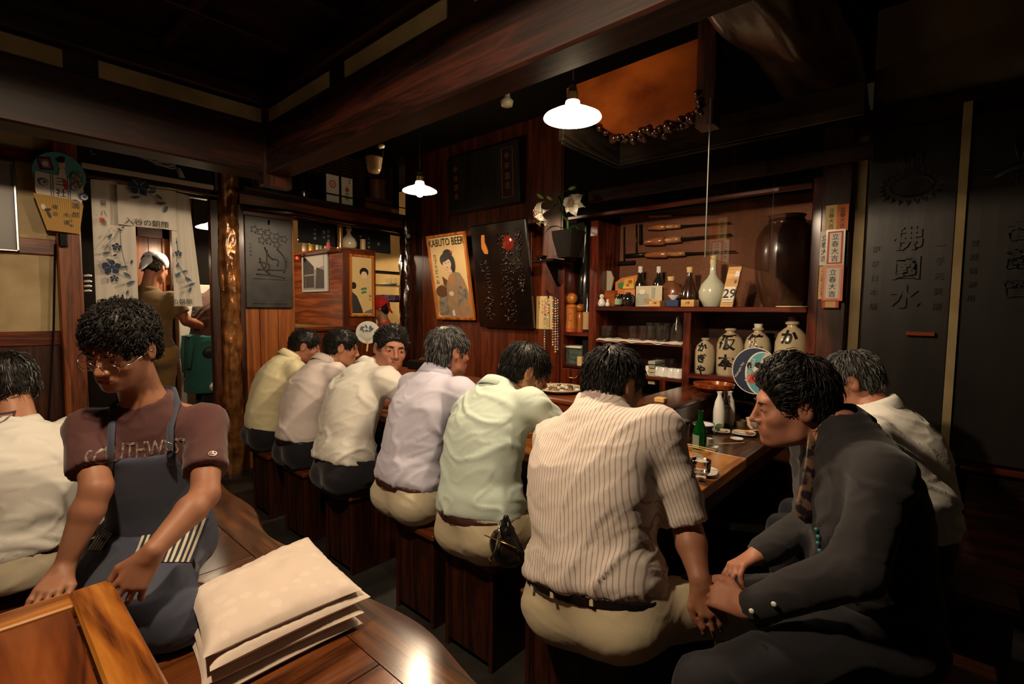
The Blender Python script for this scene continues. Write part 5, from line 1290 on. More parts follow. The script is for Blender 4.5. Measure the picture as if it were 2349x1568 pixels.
vc = V((ony(1296, 580, 2.93).x, 2.97, zb_)); vr = (ony(1326, 560, 2.95).x-ony(1262, 560, 2.95).x)/2*.80
fl = thing('lily_vase', 'black square-shouldered vase of white lilies on the wall bracket', 'vase', vc)
vh = ony(1296, 532, 2.97).z-zb_; m_ = MB(); m_.lathe([(0, 0), (vr*.62, 0), (vr*.95, vh*.7), (vr*1.02, vh), (vr*.9, vh), (vr*.8, vh*.7), (0, .02)], vc, 24, sq=5); part('vase_body', m_, DARK, fl, 40)
GRS = base('lily_stem_green', (.06, .16, .03), .45); LEAFG = noisy('lily_leaf', (.025, .085, .02), (.05, .13, .03), 12, .4, 0); BUD = base('lily_bud', (.42, .55, .16), .4); PET = base('lily_petal', (.78, .75, .62), .5, sss=.1); ANTH = base('lily_anther', (.35, .07, .02), .6)
def fq(px, py, y=2.95): return ony(px, py, y)
top = vc+Z*vh
stems = [(fq(1268, 462, 2.9), fq(1240, 485, 2.84)), (fq(1290, 450, 2.92), fq(1316, 468, 2.84)), (fq(1284, 445), fq(1305, 434)), (fq(1275, 460), fq(1260, 456))]
st = MB()
for mid, end in stems: st.tube([top-Z*.05, top+Z*.05+(mid-top)*.1, mid, end], [.005, .005, .004, .003], 6)
part('stems', st, GRS, fl, True)
def petal(mb, c, d, n, ln, w, curl):
    d, n = V(d).normalized(), V(n).normalized(); s_ = d.cross(n).normalized()
    def f(u, v):
        ww = w*math.sin(math.pi*min(1, .12+.88*u)**.8)*(1-u**5)+.001; a = curl*u*u*1.6
        return c+d*(ln*(u-.25*max(0, curl)*u**3))+n*(ln*(.34*math.sin(u*2.2)*.6-a*.4*u))+s_*(ww*(v*2-1))+n*(-abs(v*2-1)**2*w*-.35)
    mb.grid(f, 9, 5)
def lily(c, face, ln, rot=0):
    face = V(face).normalized(); a_ = face.orthogonal().normalized(); b_ = face.cross(a_); root_ = part('flower', MB().lathe([(0, -.03), (.006, -.02), (.012, .0), (0, .004)], c, 8, fr((0, 0, 0), a_, face)), PET, fl, True)
    for k_ in range(6):
        an = k_*math.pi/3+rot; pm = MB(); petal(pm, c-face*.01, a_*math.cos(an)+b_*math.sin(an)+face*.25, face, ln*(1 if k_ % 2 else .92), ln*(.30 if k_ % 2 else .22), .9); part('petal', pm, PET, root_, True)
    sm = MB()
    for k_ in range(6):
        an = k_*math.pi/3+rot+.4; e_ = c+face*ln*.5+(a_*math.cos(an)+b_*math.sin(an))*ln*.16; sm.tube([c, (c+e_)/2+face*.004, e_], .0012, 4); sm.cur = 1; sm.tube([e_-a_*.008, e_+a_*.008], .0032, 5); sm.cur = 0
    part('stamens', sm, [BUD, ANTH], root_, True)
lily(fq(1240, 486, 2.84), (-.25, -.85, -.25), .105, .3); lily(fq(1316, 468, 2.84), (.25, -1, .05), .115, 0.)
lily(fq(1244, 505, 2.90), (-.6, -.3, -.75), .085, .9)
for a, b in (((1305, 434), (1322, 428)), ((1248, 455), (1232, 445)), ((1268, 458), (1254, 450))):
    p, q = fq(*a), fq(*b); d = (q-p); bm_ = MB(); bm_.tube([p, p+d*.3, p+d*.7, q], [.006, .014, .013, .003], 8); part('bud', bm_, BUD, fl, True)
for a, b, ln in ((vc+Z*vh, fq(1240, 530), .03), (vc+Z*vh, fq(1324, 545), .04), (fq(1290, 470), fq(1275, 445), .03), (fq(1288, 490), fq(1300, 505), .035), (fq(1282, 470), fq(1265, 480), .03), (vc+Z*vh, fq(1330, 520), .025)):
    lf = MB(); petal(lf, a, b-a+Z*.0, Z, (b-a).length, ln*.6, .5); part('leaf', lf, LEAFG, fl, True)
# calligraphy paper and origami strands
a, b = ony(1231, 679, YB-.006), ony(1262, 755, YB-.006)
pt = thing('calligraphy_sheet', 'yellowed sheet of brush writing pinned beside the crane strands', 'paper', a); part('sheet', MB().box((a.x, YB-.006, b.z), (b.x+.02, YB-.003, a.z)), PAPERY, pt)
for i, s_ in enumerate(('土佐乃風', 'かぐや姫の', 'よろこび', '日々')): text('lettering', list(s_), .030, INK, V((b.x-.02-i*.032, YB-.0065, a.z-.03-.02*(i % 2))), X, Z, pt, vertical=True, xs=.7)
hk_ = ony(1258, 673, YB-.05); cr = thing('origami_strands', 'strands of tiny coloured paper cranes hanging beside the shelf unit', 'paper cranes', hk_)
m_ = MB(); m_.tube([V((hk_.x-.05, YB, hk_.z+.01)), V((hk_.x-.02, YB-.05, hk_.z+.02)), hk_, hk_-Z*.04], .006, 6); part('hook', m_, DARK, cr, True)
cols = [base('crane_%d' % i, c, .6) for i, c in enumerate(((.6, .18, .14), (.6, .45, .2), (.12, .3, .16), (.55, .5, .4), (.4, .12, .2), (.2, .22, .3)))]
rs = random.Random(4); strands = [(1249, 690, 800, 5), (1256, 684, 745, 4), (1268, 682, 790, 6), (1274, 684, 806, 7), (1279, 688, 800, 6)]; nS = 0
for px, p0_, p1_, k_ in strands:
    y = YB-.05-.02*(nS % 2); nS += 1; a, b = ony(px, p0_, y), ony(px, p1_, y); n_ = int((a.z-b.z)/.019); ln = MB(); ln.tube([hk_, a, b], .0012, 4); sd = part('strand', ln, INK, cr)
    for j in range(n_):
        c = a+(b-a)*(j/max(1, n_-1)); m_ = MB(); r = .0115; t = rs.uniform(0, 1)
        m_.add([c+V((-r, t*.004, -.004)), c+V((0, -r*.7, -.006)), c+V((r, -t*.004, -.004)), c+V((0, r*.7, -.006)), c+V((0, 0, r*.9))], [(0, 1, 4), (1, 2, 4), (2, 3, 4), (3, 0, 4), (3, 2, 1, 0)])
        part('paper_crane', m_, cols[rs.randrange(6)], sd)

# ------------------------------------------------------------------ the shelf unit
YF = 3.15; YK = 3.50
def S(px, py, y=YF): p = ony(px, py, y); return p.x, p.z
su = thing('shelf_unit', 'tall dark red-brown shelf unit built into the back wall behind the bar', 'shelf unit', (-1.2, 3.3, 0))
SHW = wood('shelf_wood', '1c0906', '44160c', '6a2814', 'x', .3, .4); SHZ = wood('shelf_post_wood', '1c0906', '48180c', '6e2c16', 'z', .3, .4); REDSH = base('red_lacquer_shelf', (.24, .04, .012), .3, coat=.4)
u0 = (S(1268, 760)[0], S(1292, 760)[0]); u1 = (S(1349, 760)[0], S(1367, 760)[0]); u2 = (S(1566, 780)[0], S(1583, 780)[0]); u3 = (S(1856, 640)[0], S(1881, 640)[0])
zM = S(1600, 703)[1]; ztop_ = S(1360, 506)[1]; zg = S(1470, 784)[1]; zl_ = S(1520, 866)[1]; zk1 = S(1320, 762)[1]; zk2 = S(1320, 838)[1]
part('upright', MB().box((u0[0], YF, 0), (u0[1], YK, S(1285, 600)[1]+.05), ch=.004), SHZ, su); part('upright', MB().box((u1[0], YF, 0), (u1[1], YK, ztop_), ch=.004), SHZ, su)
part('upright', MB().box((u2[0], YF, 0), (u2[1], YK, zM-.03), ch=.004), SHZ, su); part('upright', MB().box((u3[0], YF-.01, 0), (u3[1], YK, 2.12), ch=.004), SHZ, su)
part('shelf', MB().box((u1[1], YF-.02, zM-.032), (u3[0], YK, zM), ch=.004), SHW, su); part('shelf', MB().box((u1[1], YF, zg-.018), (u2[0], YK, zg), ch=.003), REDSH, su)
part('shelf', MB().box((u1[1], YF, zl_-.022), (u2[0], YK, zl_), ch=.003), SHW, su); part('shelf', MB().box((u2[1], YF-.02, S(1720, 872)[1]-.02), (u3[0], YK, S(1720, 868)[1]), ch=.003), SHW, su)
part('shelf', MB().box((u0[1], YF, zk1-.028), (u1[0], YK, zk1), ch=.003), SHW, su); part('shelf', MB().box((u0[1], YF, zk2-.02), (u1[0], YK, zk2), ch=.003), SHW, su)
part('top_rail', MB().box((u0[1]+.02, YF-.02, S(1500, 480)[1]), (u3[0], YF+.01, S(1500, 480)[1]+.03), ch=.006), SHW, su)
part('drawer', MB().box((u0[1]+.004, YF-.008, zk2-.15), (u1[0]-.004, YF+.2, zk2-.026), ch=.004), SHZ, su)
hk2 = MB(); c = V(((u0[1]+u1[0])/2, YF-.014, zk2-.08)); hk2.tube([c+X*.04+Z*.01, c+X*.03-Z*.015-Y*.015, c-X*.03-Z*.015-Y*.015, c-X*.04+Z*.01], .004, 6); part('drawer_pull', hk2, BRASS, su, True)
zc3 = zl_-.022
part('cubby_post', MB().box((S(1512, 900)[0], YF, ZR-.2), (S(1526, 900)[0], YK, zc3), ch=.003), SHZ, su)
MAT_W = noisy('woven_rush_mat', (.22, .085, .040), (.10, .038, .019), 60, .8, .9, .004, stretch=(1.5, 1, 6))
part('back_mat', MB().box((u1[1], YK-.02, zM), (u3[0], YK-.005, 2.15)), MAT_W, su); part('back_board', MB().box((u0[1], YK-.015, 0), (u3[0], YK, zM-.03)), wood('back_board_wood', '1a0a06', '3a180c', '50240f', 'x', .5), su)
part('back_board', MB().box((u0[1], YK-.015, zk1), (u1[0], YK, 2.1)), DARK, su)
def at(px, pyb, pyt, y, zs):
    """foot on the shelf height zs; returns centre and height from the picture"""
    b, t = ony(px, pyb, y), ony(px, pyt, y); return V((b.x, y, zs)), t.z-b.z
def lath(name, c, prof, m_, label, cat, group=None, n=20, parent=None, sq=0, parts=(), sm=40):
    if not parts: return single(name, MB().lathe(prof, c, n, sq=sq), m_, label, cat, group, sm)
    t = thing(name, label, cat, c, group); part(prof[0], MB().lathe(prof[1], c, n, sq=sq), m_, t, sm)
    for nm, pf_, mm in parts: part(nm, MB().lathe(pf_, c, n), mm, t, sm)
    return t
def px_w(px0_, px1_, py, y): return ony(px1_, py, y).x-ony(px0_, py, y).x
# kokeshi dolls and the big bottle in the narrow bay
KOK = wood('kokeshi_wood', '8a4a14', 'b06a24', 'c8843a', 'z', .35, .4, gs=.5)
for px, pb, ptp, w, lb_ in ((1309, 758, 668, 27, 'larger wooden kokeshi doll painted red and yellow in the narrow bay'), (1329, 758, 693, 14, 'smaller slender kokeshi doll behind the larger one')):
    c, h = at(px, pb, ptp, 3.24 if w > 20 else 3.28, zk1); r = px_w(px-w/2, px+w/2, 720, c.y)/2
    t = thing('kokeshi_doll', lb_, 'doll', c, 'kokeshi dolls'); hh = h*.30
    part('doll_body', MB().lathe([(0, 0), (r*.95, 0), (r*.97, h*.12), (r*.85, h*.35), (r*.95, h*.64), (r*.7, h*.69), (0, h*.70)], c, 20), KOK, t, 40)
    part('doll_head', MB().sphere(c+Z*(h*.70+hh*.47), hh*.5, 16, (1.18 if w > 20 else 1., 1, 1)), KOK, t, True)
    hr = MB(); hr.lathe([(hh*.46, hh*.05), (hh*.40, hh*.24), (hh*.2, hh*.40), (0, hh*.45)], c+Z*(h*.70+hh*.52), 16); part('painted_hair', hr, base('brown_paint', (.10, .03, .015), .35), t, True)
    bd = MB(); [bd.lathe([(r*1.0, z_), (r*1.0, z_+h*.03)], c, 20) for z_ in (h*.01, h*.06, h*.60)]; part('red_bands', bd, RED_P, t)
    fl_ = MB(); [fl_.sphere(c+V((dx*r, -r*.78, h*dz)), r*.22, 8, (1.5, .3, .8)) for dx, dz in ((-.3, .30), (.3, .30), (0, .36), (0, .24), (-.2, .47), (.25, .47))]; part('flower_paint', fl_, RED_P, t)
    ey_ = MB(); [ey_.sphere(c+V((s_*hh*.16, -hh*.49, h*.70+hh*.5)), hh*.045, 6, (1.6, .5, .5)) for s_ in (-1, 1)]; part('painted_eyes', ey_, INK, t)
c, h = at(1340, 758, 515, 3.36, zk1); r = .062
DKGL = base('dark_glass', (.012, .012, .010), .06, coat=1., spec=.8); BRGL = base('brown_bottle_glass', (.03, .012, .005), .05, coat=1.); GRGL = base('green_bottle_glass', (.01, .22, .03), .04, trans=.85, ior=1.3)
lath('large_bottle', c, [(0, 0), (r, 0), (r*1.02, h*.45), (r*.8, h*.58), (r*.35, h*.72), (r*.22, h*.85), (r*.22, h), (0, h)], DKGL, 'very tall dark glass bottle behind the kokeshi dolls', 'bottle')
c, h = at(1346, 758, 668, 3.22, zk1); r = px_w(1337, 1353, 740, 3.22)/2
t = thing('wine_bottle', 'dark wine bottle with a paper label beside the kokeshi dolls', 'bottle', c); part('bottle_glass', MB().lathe([(0, 0), (r, 0), (r, h*.58), (r*.4, h*.75), (r*.35, h), (0, h)], c, 18), DKGL, t, 40); part('paper_label', MB().lathe([(r*1.02, h*.08), (r*1.02, h*.52)], c, 18), base('tan_label', (.38, .25, .12), .6), t)
# boxes and books under the dolls
def xr_(a, b, py, y): return ony(a, py, y).x, ony(b, py, y).x
x0, x1 = xr_(1293, 1336, 815, 3.2); single('patterned_box', MB().box((x0, 3.2, zk2), (x1, 3.36, zk2+.13), ch=.003), noisy('green_lattice_box', (.02, .05, .04), (.10, .12, .09), 50, .5, 0), 'dark green patterned box in the bay under the dolls', 'box')
single('booklet', MB().box((x0-.005, 3.19, zk2+.13), (x1-.01, 3.36, zk2+.145), ch=.002), PAPER, 'grey-white booklet lying on the green patterned box', 'book')
x0, x1 = xr_(1325, 1335, 820, 3.17); single('paper_packet', MB().box((x0, 3.165, zk2), (x1, 3.19, zk2+.07)), PAPERY, 'small cream packet in front of the green patterned box', 'packet')
x0, x1 = xr_(1337, 1349, 800, 3.2); single('black_case', MB().box((x0, 3.19, zk2), (x1, 3.34, zk2+.2), ch=.003), DARK, 'tall black case beside the green patterned box', 'case')
# top shelf, from the left
ZS = zM
for px, pb, pt_, lb_ in ((1380, 697, 668, 'left white figurine with a round head at the left end of the top shelf'), (1394, 697, 680, 'right smaller white figurine at the left end of the top shelf')):
    c, h = at(px, pb, pt_, 3.19, ZS); r = h*.27; t = thing('white_figurine', lb_, 'figurine', c, 'white figurines'); part('figure_body', MB().lathe([(0, 0), (r, 0), (r*1.15, h*.25), (r*.7, h*.58), (r*.4, h*.62), (0, h*.64)], c, 14), PORC, t, True); part('figure_head', MB().sphere(c+Z*h*.78, h*.2, 12), PORC, t, True)
    e_ = MB(); [e_.sphere(c+V((s_*h*.08, -h*.19, h*.80)), h*.03, 6) for s_ in (-1, 1)]; e_.sphere(c+V((0, -r*1.1, h*.3)), h*.05, 6); part('painted_marks', e_, RED_P, t)
x0, x1 = xr_(1377, 1412, 680, 3.28); single('wooden_box', MB().box((x0, 3.26, ZS), (x1, 3.36, ZS+.12), ch=.003), wood('orange_box_wood', '6a2c10', '9c4c1c', 'b06428', 'x', .45), 'orange-brown wooden box behind the white figurines', 'box')
c = ony(1392, 640, 3.30); t = thing('figure_plaque', 'pale translucent plaque with dark writing standing on the wooden box', 'plaque', V((c.x, 3.3, ZS+.12))); s_m = px_w(1376, 1410, 640, 3.3)
part('plate', MB().prism([(-.5*s_m, .62*s_m), (.3*s_m, .52*s_m), (.5*s_m, .1*s_m), (.35*s_m, -.6*s_m), (-.1*s_m, -.65*s_m), (-.42*s_m, -.2*s_m)], V((c.x, 3.3, ZS+.12+.62*s_m)), X, Z, .012), base('frosted_plaque', (.42, .36, .26), .3), t)
text('lettering', list('酒仙'), .055, INK, V((c.x-.02, 3.286, ZS+.12+1.05*s_m)), X, Z, t, vertical=True, lead=.9)
x0, x1 = xr_(1410, 1457, 650, 3.3)
t = thing('painted_plaque', 'leaning painted wooden panel in orange, yellow and red on the top shelf', 'panel', V((x0, 3.32, ZS))); zq = ony(1430, 668, 3.3).z; part('panel', MB().prism([(0, -.03), (x1-x0, -.055), (x1-x0+.01, .12), (.05, .10), (.0, .07)], V((x0, 3.32, zq)), X, Z, .01), ORANGE_P, t)
art('print', t, V((x0, 3.30, zq)), X, Z, [(base('print_yellow', (.6, .42, .06), .6), [(.07, .02), (.16, .02), (.16, .1), (.08, .09)]), (GREEN_P, [(.03, .03), (.07, .02), (.08, .07), (.03, .06)]), (RED_P, oval(.13, .07, .018, .014)), (RED_P, oval(.11, .045, .014, .01))])
part('stand', MB().box((x0+.03, 3.31, ZS), (x0+.11, 3.35, zq-.02)), DARK, t)
c, h = at(1418, 697, 668, 3.22, ZS); t = thing('label_bottle', 'small clear bottle with a green label on the top shelf', 'bottle', c); part('bottle_glass', MB().lathe([(0, 0), (.026, 0), (.026, h*.65), (.016, h*.8), (.016, h), (0, h)], c, 14), DKGL, t, 40); part('paper_label', MB().lathe([(.0268, h*.15), (.0268, h*.6)], c, 14), base('green_label', (.25, .35, .22), .6), t)
c, h = at(1441, 697, 670, 3.22, ZS); single('black_pot', MB().lathe([(0, 0), (.03, 0), (.05, .03), (.052, .06), (.035, .085), (.018, .09), (.02, .10), (0, .105)], c, 18), DKGL, 'shiny round black pot on the top shelf left of the cork-stoppered bottles', 'pot', smooth=40)
for px, lb_ in ((1467, 'left of two dark bottles with white caps on the top shelf'), (1509, 'right of two dark bottles with white caps on the top shelf')):
    c, h = at(px, 696, 604, 3.34, ZS); r = h*.135; t = thing('capped_bottle', lb_, 'bottle', c, 'white-capped bottles'); part('bottle_glass', MB().lathe([(0, 0), (r, 0), (r, h*.55), (r*.85, h*.64), (r*.38, h*.76), (r*.33, h*.86), (0, h*.86)], c, 20), DKGL, t, 40)
    part('cap', MB().lathe([(0, h*.85), (r*.42, h*.85), (r*.42, h), (0, h)], c, 16), PORC, t, 40)
x0, x1 = xr_(1455, 1515, 670, 3.20); z1_ = ony(1485, 655, 3.2).z; t = thing('picture_card', 'pale painted card standing in front of the capped bottles', 'card', V(((x0+x1)/2, 3.2, ZS))); part('card', MB().box((x0, 3.225, ZS), (x1, 3.232, z1_)), base('card_cream', (.50, .44, .32), .6), t)
W_, H_ = x1-x0, z1_-ZS; art('print', t, V((x0, 3.2245, ZS)), X, Z, [(base('card_sage', (.30, .32, .24), .6), sc_([(.02, .05), (.55, .1), (.5, .6), (.2, .75), (.02, .6)], W_, H_)), (base('card_white', (.65, .62, .5), .6), sc_(oval(.25, .72, .12, .12), W_, H_)), (base('card_sage', (0, 0, 0)), sc_([(.6, .4), (.72, .35), (.75, .9), (.62, .95)], W_, H_)), (base('card_brown', (.32, .22, .12), .6), sc_([(.3, .2), (.6, .1), (.62, .35), (.35, .42)], W_, H_))])
MASU = wood('masu_wood', 'a87c40', 'c89c5c', 'dab478', 'x', .5)
def masu(px0_, px1_, y, lb_):
    x0, x1 = xr_(px0_, px1_, 690, y); s_ = x1-x0; hh = s_*.52; t = thing('masu_cup', lb_, 'cup', V(((x0+x1)/2, y+s_/2, ZS)), 'square wooden cups'); q = .009
    for a, b in (((x0, y, ZS), (x1, y+q, ZS+hh)), ((x0, y+s_-q, ZS), (x1, y+s_, ZS+hh)), ((x0, y+q, ZS), (x0+q, y+s_-q, ZS+hh)), ((x1-q, y+q, ZS), (x1, y+s_-q, ZS+hh))): part('side_board', MB().box(a, b, ch=.001), MASU, t)
    part('base_board', MB().box((x0+q, y+q, ZS), (x1-q, y+s_-q, ZS+.01)), MASU, t); text('lettering', '大関', hh*.36, INK, V(((x0+x1)/2, y-.0003, ZS+hh*.55)), X, Z, t)
masu(1489, 1514, 3.135, 'square wooden cup standing in front of the painted card'); masu(1562, 1592, 3.14, 'square wooden cup standing in front of the brown jug')
c, h = at(1538, 696, 627, 3.30, ZS); t = thing('moon_flask', 'flat round brown flask with a cork between the capped bottles and the brown jug', 'flask', c); r = h*.42
part('flask_body', MB().lathe([(0, -r), (r*.55, -r*.9), (r*.9, -r*.4), (r, 0), (r*.9, r*.4), (r*.55, r*.85), (r*.25, r*1.0), (r*.22, r*1.1), (0, r*1.1)], c+Z*r, 20, Matrix.Diagonal((1, .6, 1, 1))), noisy('brown_glaze', (.12, .045, .02), (.20, .085, .04), 10, .22, .1, coat=.5), t, 40)
part('cork', MB().lathe([(0, r*2.0), (r*.24, r*2.05), (r*.3, h), (0, h)], c, 12), PAPERY, t, 40)
c, h = at(1580, 697, 606, 3.30, ZS); r = px_w(1560, 1603, 680, 3.3)/2; BRG = base('dark_brown_glaze', (.035, .014, .009), .15, coat=.8)
lath('brown_jug', c, ('jug_body', [(0, 0), (r*.85, 0), (r*.98, h*.1), (r*.92, h*.32), (r*.55, h*.58), (r*.28, h*.75), (r*.26, h*.86), (0, h*.86)]), BRG, 'dark brown long-necked jug with a pale cork on the top shelf', 'jug', parts=(('cork', [(0, h*.84), (r*.28, h*.86), (r*.34, h), (0, h)], PAPERY),))
x0, x1 = xr_(1526, 1556, 690, 3.16); single('blue_box', MB().box((x0, 3.16, ZS), (x1, 3.22, ZS+.045), ch=.003), base('dark_blue_box', (.018, .035, .11), .5), 'small dark blue box under the little bowl on the top shelf', 'box')
c = V(((x0+x1)/2, 3.19, ZS+.045)); t = thing('flower_bowl', 'small white bowl with a blue rim holding a tiny pink blossom', 'bowl', c); part('bowl_body', MB().lathe([(0, 0), (.014, 0), (.036, .026), (.038, .032), (.033, .03), (.012, .006), (0, .006)], c, 16), PORC, t, 40); part('blossom', MB().sphere(c+V((-.015, 0, .042)), .011, 8), PINK_P, t, True)
c, h = at(1633, 700, 583, 3.28, ZS); r = px_w(1603, 1663, 665, 3.28)/2*1.0
lath('celadon_vase', c, ('vase_body', [(0, 0), (r*.6, 0), (r*.68, h*.03), (r*.98, h*.18), (r*1.02, h*.30), (r*.85, h*.44), (r*.45, h*.56), (r*.26, h*.64), (r*.22, h*.82), (r*.26, h*.88), (0, h*.88)]), base('celadon_glaze', (.52, .54, .42), .10, coat=.8), 'round-bellied pale celadon bottle vase with a cork on the top shelf', 'vase', parts=(('cork', [(0, h*.86), (r*.24, h*.88), (r*.22, h), (0, h)], PAPERY),), n=32)
# block calendar
t = thing('block_calendar', 'wooden block calendar showing 29 leaning beside the celadon vase', 'calendar', ony(1665, 700, 3.17)); o = V((ony(1651, 700, 3.17).x, 3.17, ZS)); w_ = px_w(1651, 1680, 690, 3.17); tilt = V((.16, .0, 1)).normalized()
part('wood_block', MB().prism([(0, 0), (w_, 0), (w_, .245), (0, .245)], o, X, tilt, -.02) if False else MB().box((0, 0, 0), (w_, .02, .245), Matrix(((1, 0, .19, o.x), (0, 1, .0, o.y), (0, 0, 1, o.z), (0, 0, 0, 1)))), MASU, t)
pg_o = o+V((.005+.01, -.004, .03)); part('page', MB().prism([(0, 0), (w_*.86, 0), (w_*.86, .095), (0, .095)], pg_o, X, tilt, .003), PAPER, t)
text('lettering', '29', .078, INK, pg_o+X*w_*.45+tilt*.05-Y*.003, X, tilt, t, bold=.0012); text('lettering', 'SATURDAY', .012, INK, pg_o+X*w_*.42+tilt*.012-Y*.003, X, tilt, t); text('lettering', '8', .03, INK, o+X*(w_*.45+.03)+tilt*.155-Y*.001, X, tilt, t)
part('clip', MB().prism([(-.012, 0), (.012, 0), (.012, .035), (-.012, .035)], o+X*(w_*.5+.03)+tilt*.185-Y*.0015, X, tilt, .003), PORC, t)
# storage jar, wooden pipes and tool mounts
c, h = at(1795, 707, 492, 3.30, ZS); r = px_w(1722, 1876, 600, 3.30)/2*.92
lath('storage_jar', c, ('jar_body', [(0, 0), (r*.62, 0), (r*.70, h*.05), (r*.93, h*.28), (r*1.0, h*.55), (r*.95, h*.74), (r*.75, h*.86), (r*.55, h*.90), (r*.56, h*.94), (r*.62, h*.97), (r*.5, h*.97), (0, h*.93)]), noisy('dark_tan_glaze', (.075, .030, .015), (.028, .012, .007), 5, .28, .3, .004, coat=.5), 'huge dark brown glazed storage jar at the right end of the top shelf', 'jar', n=40, parts=(('mouth_cord', [(r*.58, h*.89), (r*.62, h*.91), (r*.58, h*.93)], BRG),))
single('round_mat', MB().lathe([(0, 0), (.10, 0), (.10, .006), (0, .006)], V((ony(1820, 703, 3.2).x, 3.235, ZS)), 24), PAPERY, 'thin pale disc on the shelf in front of the huge jar', 'disc')
PIPE = noisy('glossy_bamboo_sheath', (.42, .15, .05), (.24, .075, .025), 14, .22, .3, .002, coat=.8); yP = 3.44
pl = [(1488, 1540, 496, 494, 3.5, 'topmost and smallest glossy brown wooden pipe on the woven mat'), (1485, 1562, 523, 518, 6, 'second glossy brown wooden pipe from the top on the woven mat'), (1478, 1563, 556, 548, 9, 'third and thickest glossy brown wooden pipe on the woven mat'), (1480, 1572, 585, 581, 7, 'lowest glossy brown wooden pipe on the woven mat')]
for i, (a, b, ya_2, yb_2, rr_, lb_) in enumerate(pl):
    p, q = ony(a, ya_2, yP), ony(b, yb_2, yP); r = rr_*(q-p).length/(b-a); d = q-p; t = thing('wooden_pipe', lb_, 'pipe', p, 'wooden pipes on the mat')
    m_ = MB(); m_.tube([p, p+d*.05, p+d*.3, p+d*.55, p+d*.57], [r*.6, r*.75, r, r*1.05, r*.7], 12); part('bowl_end', m_, PIPE, t, True); m_ = MB(); m_.tube([p+d*.57, p+d*.6, p+d*.85, p+d], [r*.6, r*.75, r*.8, r*.7], 12); part('stem', m_, noisy('pale_wrapped_cane', (.40, .20, .09), (.25, .10, .04), 30, .3, .5, .003, coat=.5), t, True)
    dr_ = d.normalized(); m_ = MB(); m_.tube([q-d*.01, q+dr_*.07, q+dr_*.34], [r*.4, r*.28, r*.22], 8); part('dark_shaft', m_, DARK, t, True)
for i, (px, y0_, y1_, w_) in enumerate(((1460, 515, 585, 4), (1470, 515, 560, 8), (1432, 520, 603, 4))):
    p, q = ony(px, y0_, yP+.02), ony(px, y1_, yP+.02); m_ = MB(); r = w_*.0016; m_.tube([p, q], [r, r*1.1], 10)
    if i != 1: m_.tube([q-X*.09, q+X*.09], .016, 10)
    single('hung_mallet', m_, DARKM if i == 0 else DARK, ['dark mallet with a metal handle hanging on the woven mat', 'short black tool hanging beside the metal-handled mallet', 'black mallet hanging at the left of the woven mat'][i], 'tool', smooth=True)
# glasses on the red shelf, over a white cloth
tw = MB(); xA_, xB_ = u1[1]+.01, u2[0]-.005
tw.grid(lambda u, v: V((xA_+(xB_-xA_)*u, YF-.012+.2*v, zg+.007+.004*math.sin(u*23)+.003*math.sin(v*9+u*40)-(.012 if v < .05 else 0))), 60, 8); tw2 = MB(); tw2.box((xA_, YF-.01, zg), (xB_, YF+.2, zg+.004)); tw.add(tw2.v, tw2.f)
single('shelf_cloth', tw, base('white_towel', (.72, .68, .6), .9), 'long white cloth laid along the red shelf under the glasses', 'cloth', smooth=True)
zgg = zg+.012
def glass(px, y, h, r, lb_, grp='glasses on the cloth-covered shelf'):
    c = V((ony(px, 760, y).x, y, zgg)); return single('beer_glass', MB().lathe([(0, .0), (r*.8, 0), (r*.83, h*.3), (r*.75, h*.45), (r*.95, h), (r*.88, h), (r*.68, h*.45), (r*.74, .01), (0, .01)], c, 16), GLASS, lb_, 'glass', grp, 40)
for px, y, h, r, lb_ in ((1385, 3.22, .09, .034, 'leftmost beer glass on the cloth-covered shelf'), (1397, 3.24, .09, .034, 'second beer glass from the left on the cloth-covered shelf'), (1451, 3.24, .095, .036, 'lone beer glass in the middle of the cloth-covered shelf'), (1475, 3.24, .10, .036, 'beer glass right of the lone one on the cloth-covered shelf'), (1493, 3.22, .10, .036, 'beer glass in the middle of the front cluster on the cloth'), (1517, 3.22, .105, .04, 'wide beer glass left of the carafe'),
    (1490, 3.36, .12, .036, 'left beer glass of the back row by the carafe'), (1508, 3.37, .12, .036, 'middle beer glass of the back row by the carafe'), (1530, 3.37, .12, .036, 'right beer glass of the back row by the carafe')): glass(px, y, h, r, lb_)
c, h = at(1552, 777, 720, 3.26, zgg); single('glass_carafe', MB().lathe([(0, 0), (.04, 0), (.045, .04), (.042, .09), (.02, .14), (.018, h), (.015, h), (.017, .14), (.038, .09), (.04, .01), (0, .01)], c, 18), GLASS, 'clear glass carafe at the right end of the cloth-covered shelf', 'carafe', smooth=40)
for i, px in enumerate((1502, 1520, 1538)):
    c = V((ony(px, 820, 3.36).x, 3.38, zl_+.10 if False else zl_)); single('drinking_glass', MB().lathe([(0, 0), (.03, 0), (.036, .11), (.033, .11), (.027, .008), (0, .008)], c, 14), GLASS, ['left clear tumbler behind the white cups', 'middle clear tumbler behind the white cups', 'right clear tumbler behind the white cups'][i], 'glass', 'tumblers behind the white cups', 40)
CUPM = [(0, 0), (.032, 0), (.036, .004), (.028, .062), (.026, .066), (0, .066)]
for px, y, lb_ in ((1490, 3.22, 'leftmost upturned white cup, half behind a head'), (1507, 3.22, 'second upturned white cup from the left on the low shelf'), (1523, 3.21, 'third upturned white cup from the left on the low shelf'), (1542, 3.20, 'fourth upturned white cup from the left on the low shelf'), (1557, 3.20, 'rightmost upturned white cup on the low shelf')):
    single('white_cup', MB().lathe(CUPM, V((ony(px, 850, y).x, y, zl_)), 18), PORC, lb_, 'cup', 'upturned white cups', 40)
xq0, xq1 = xr_(1495, 1511, 890, 3.25)
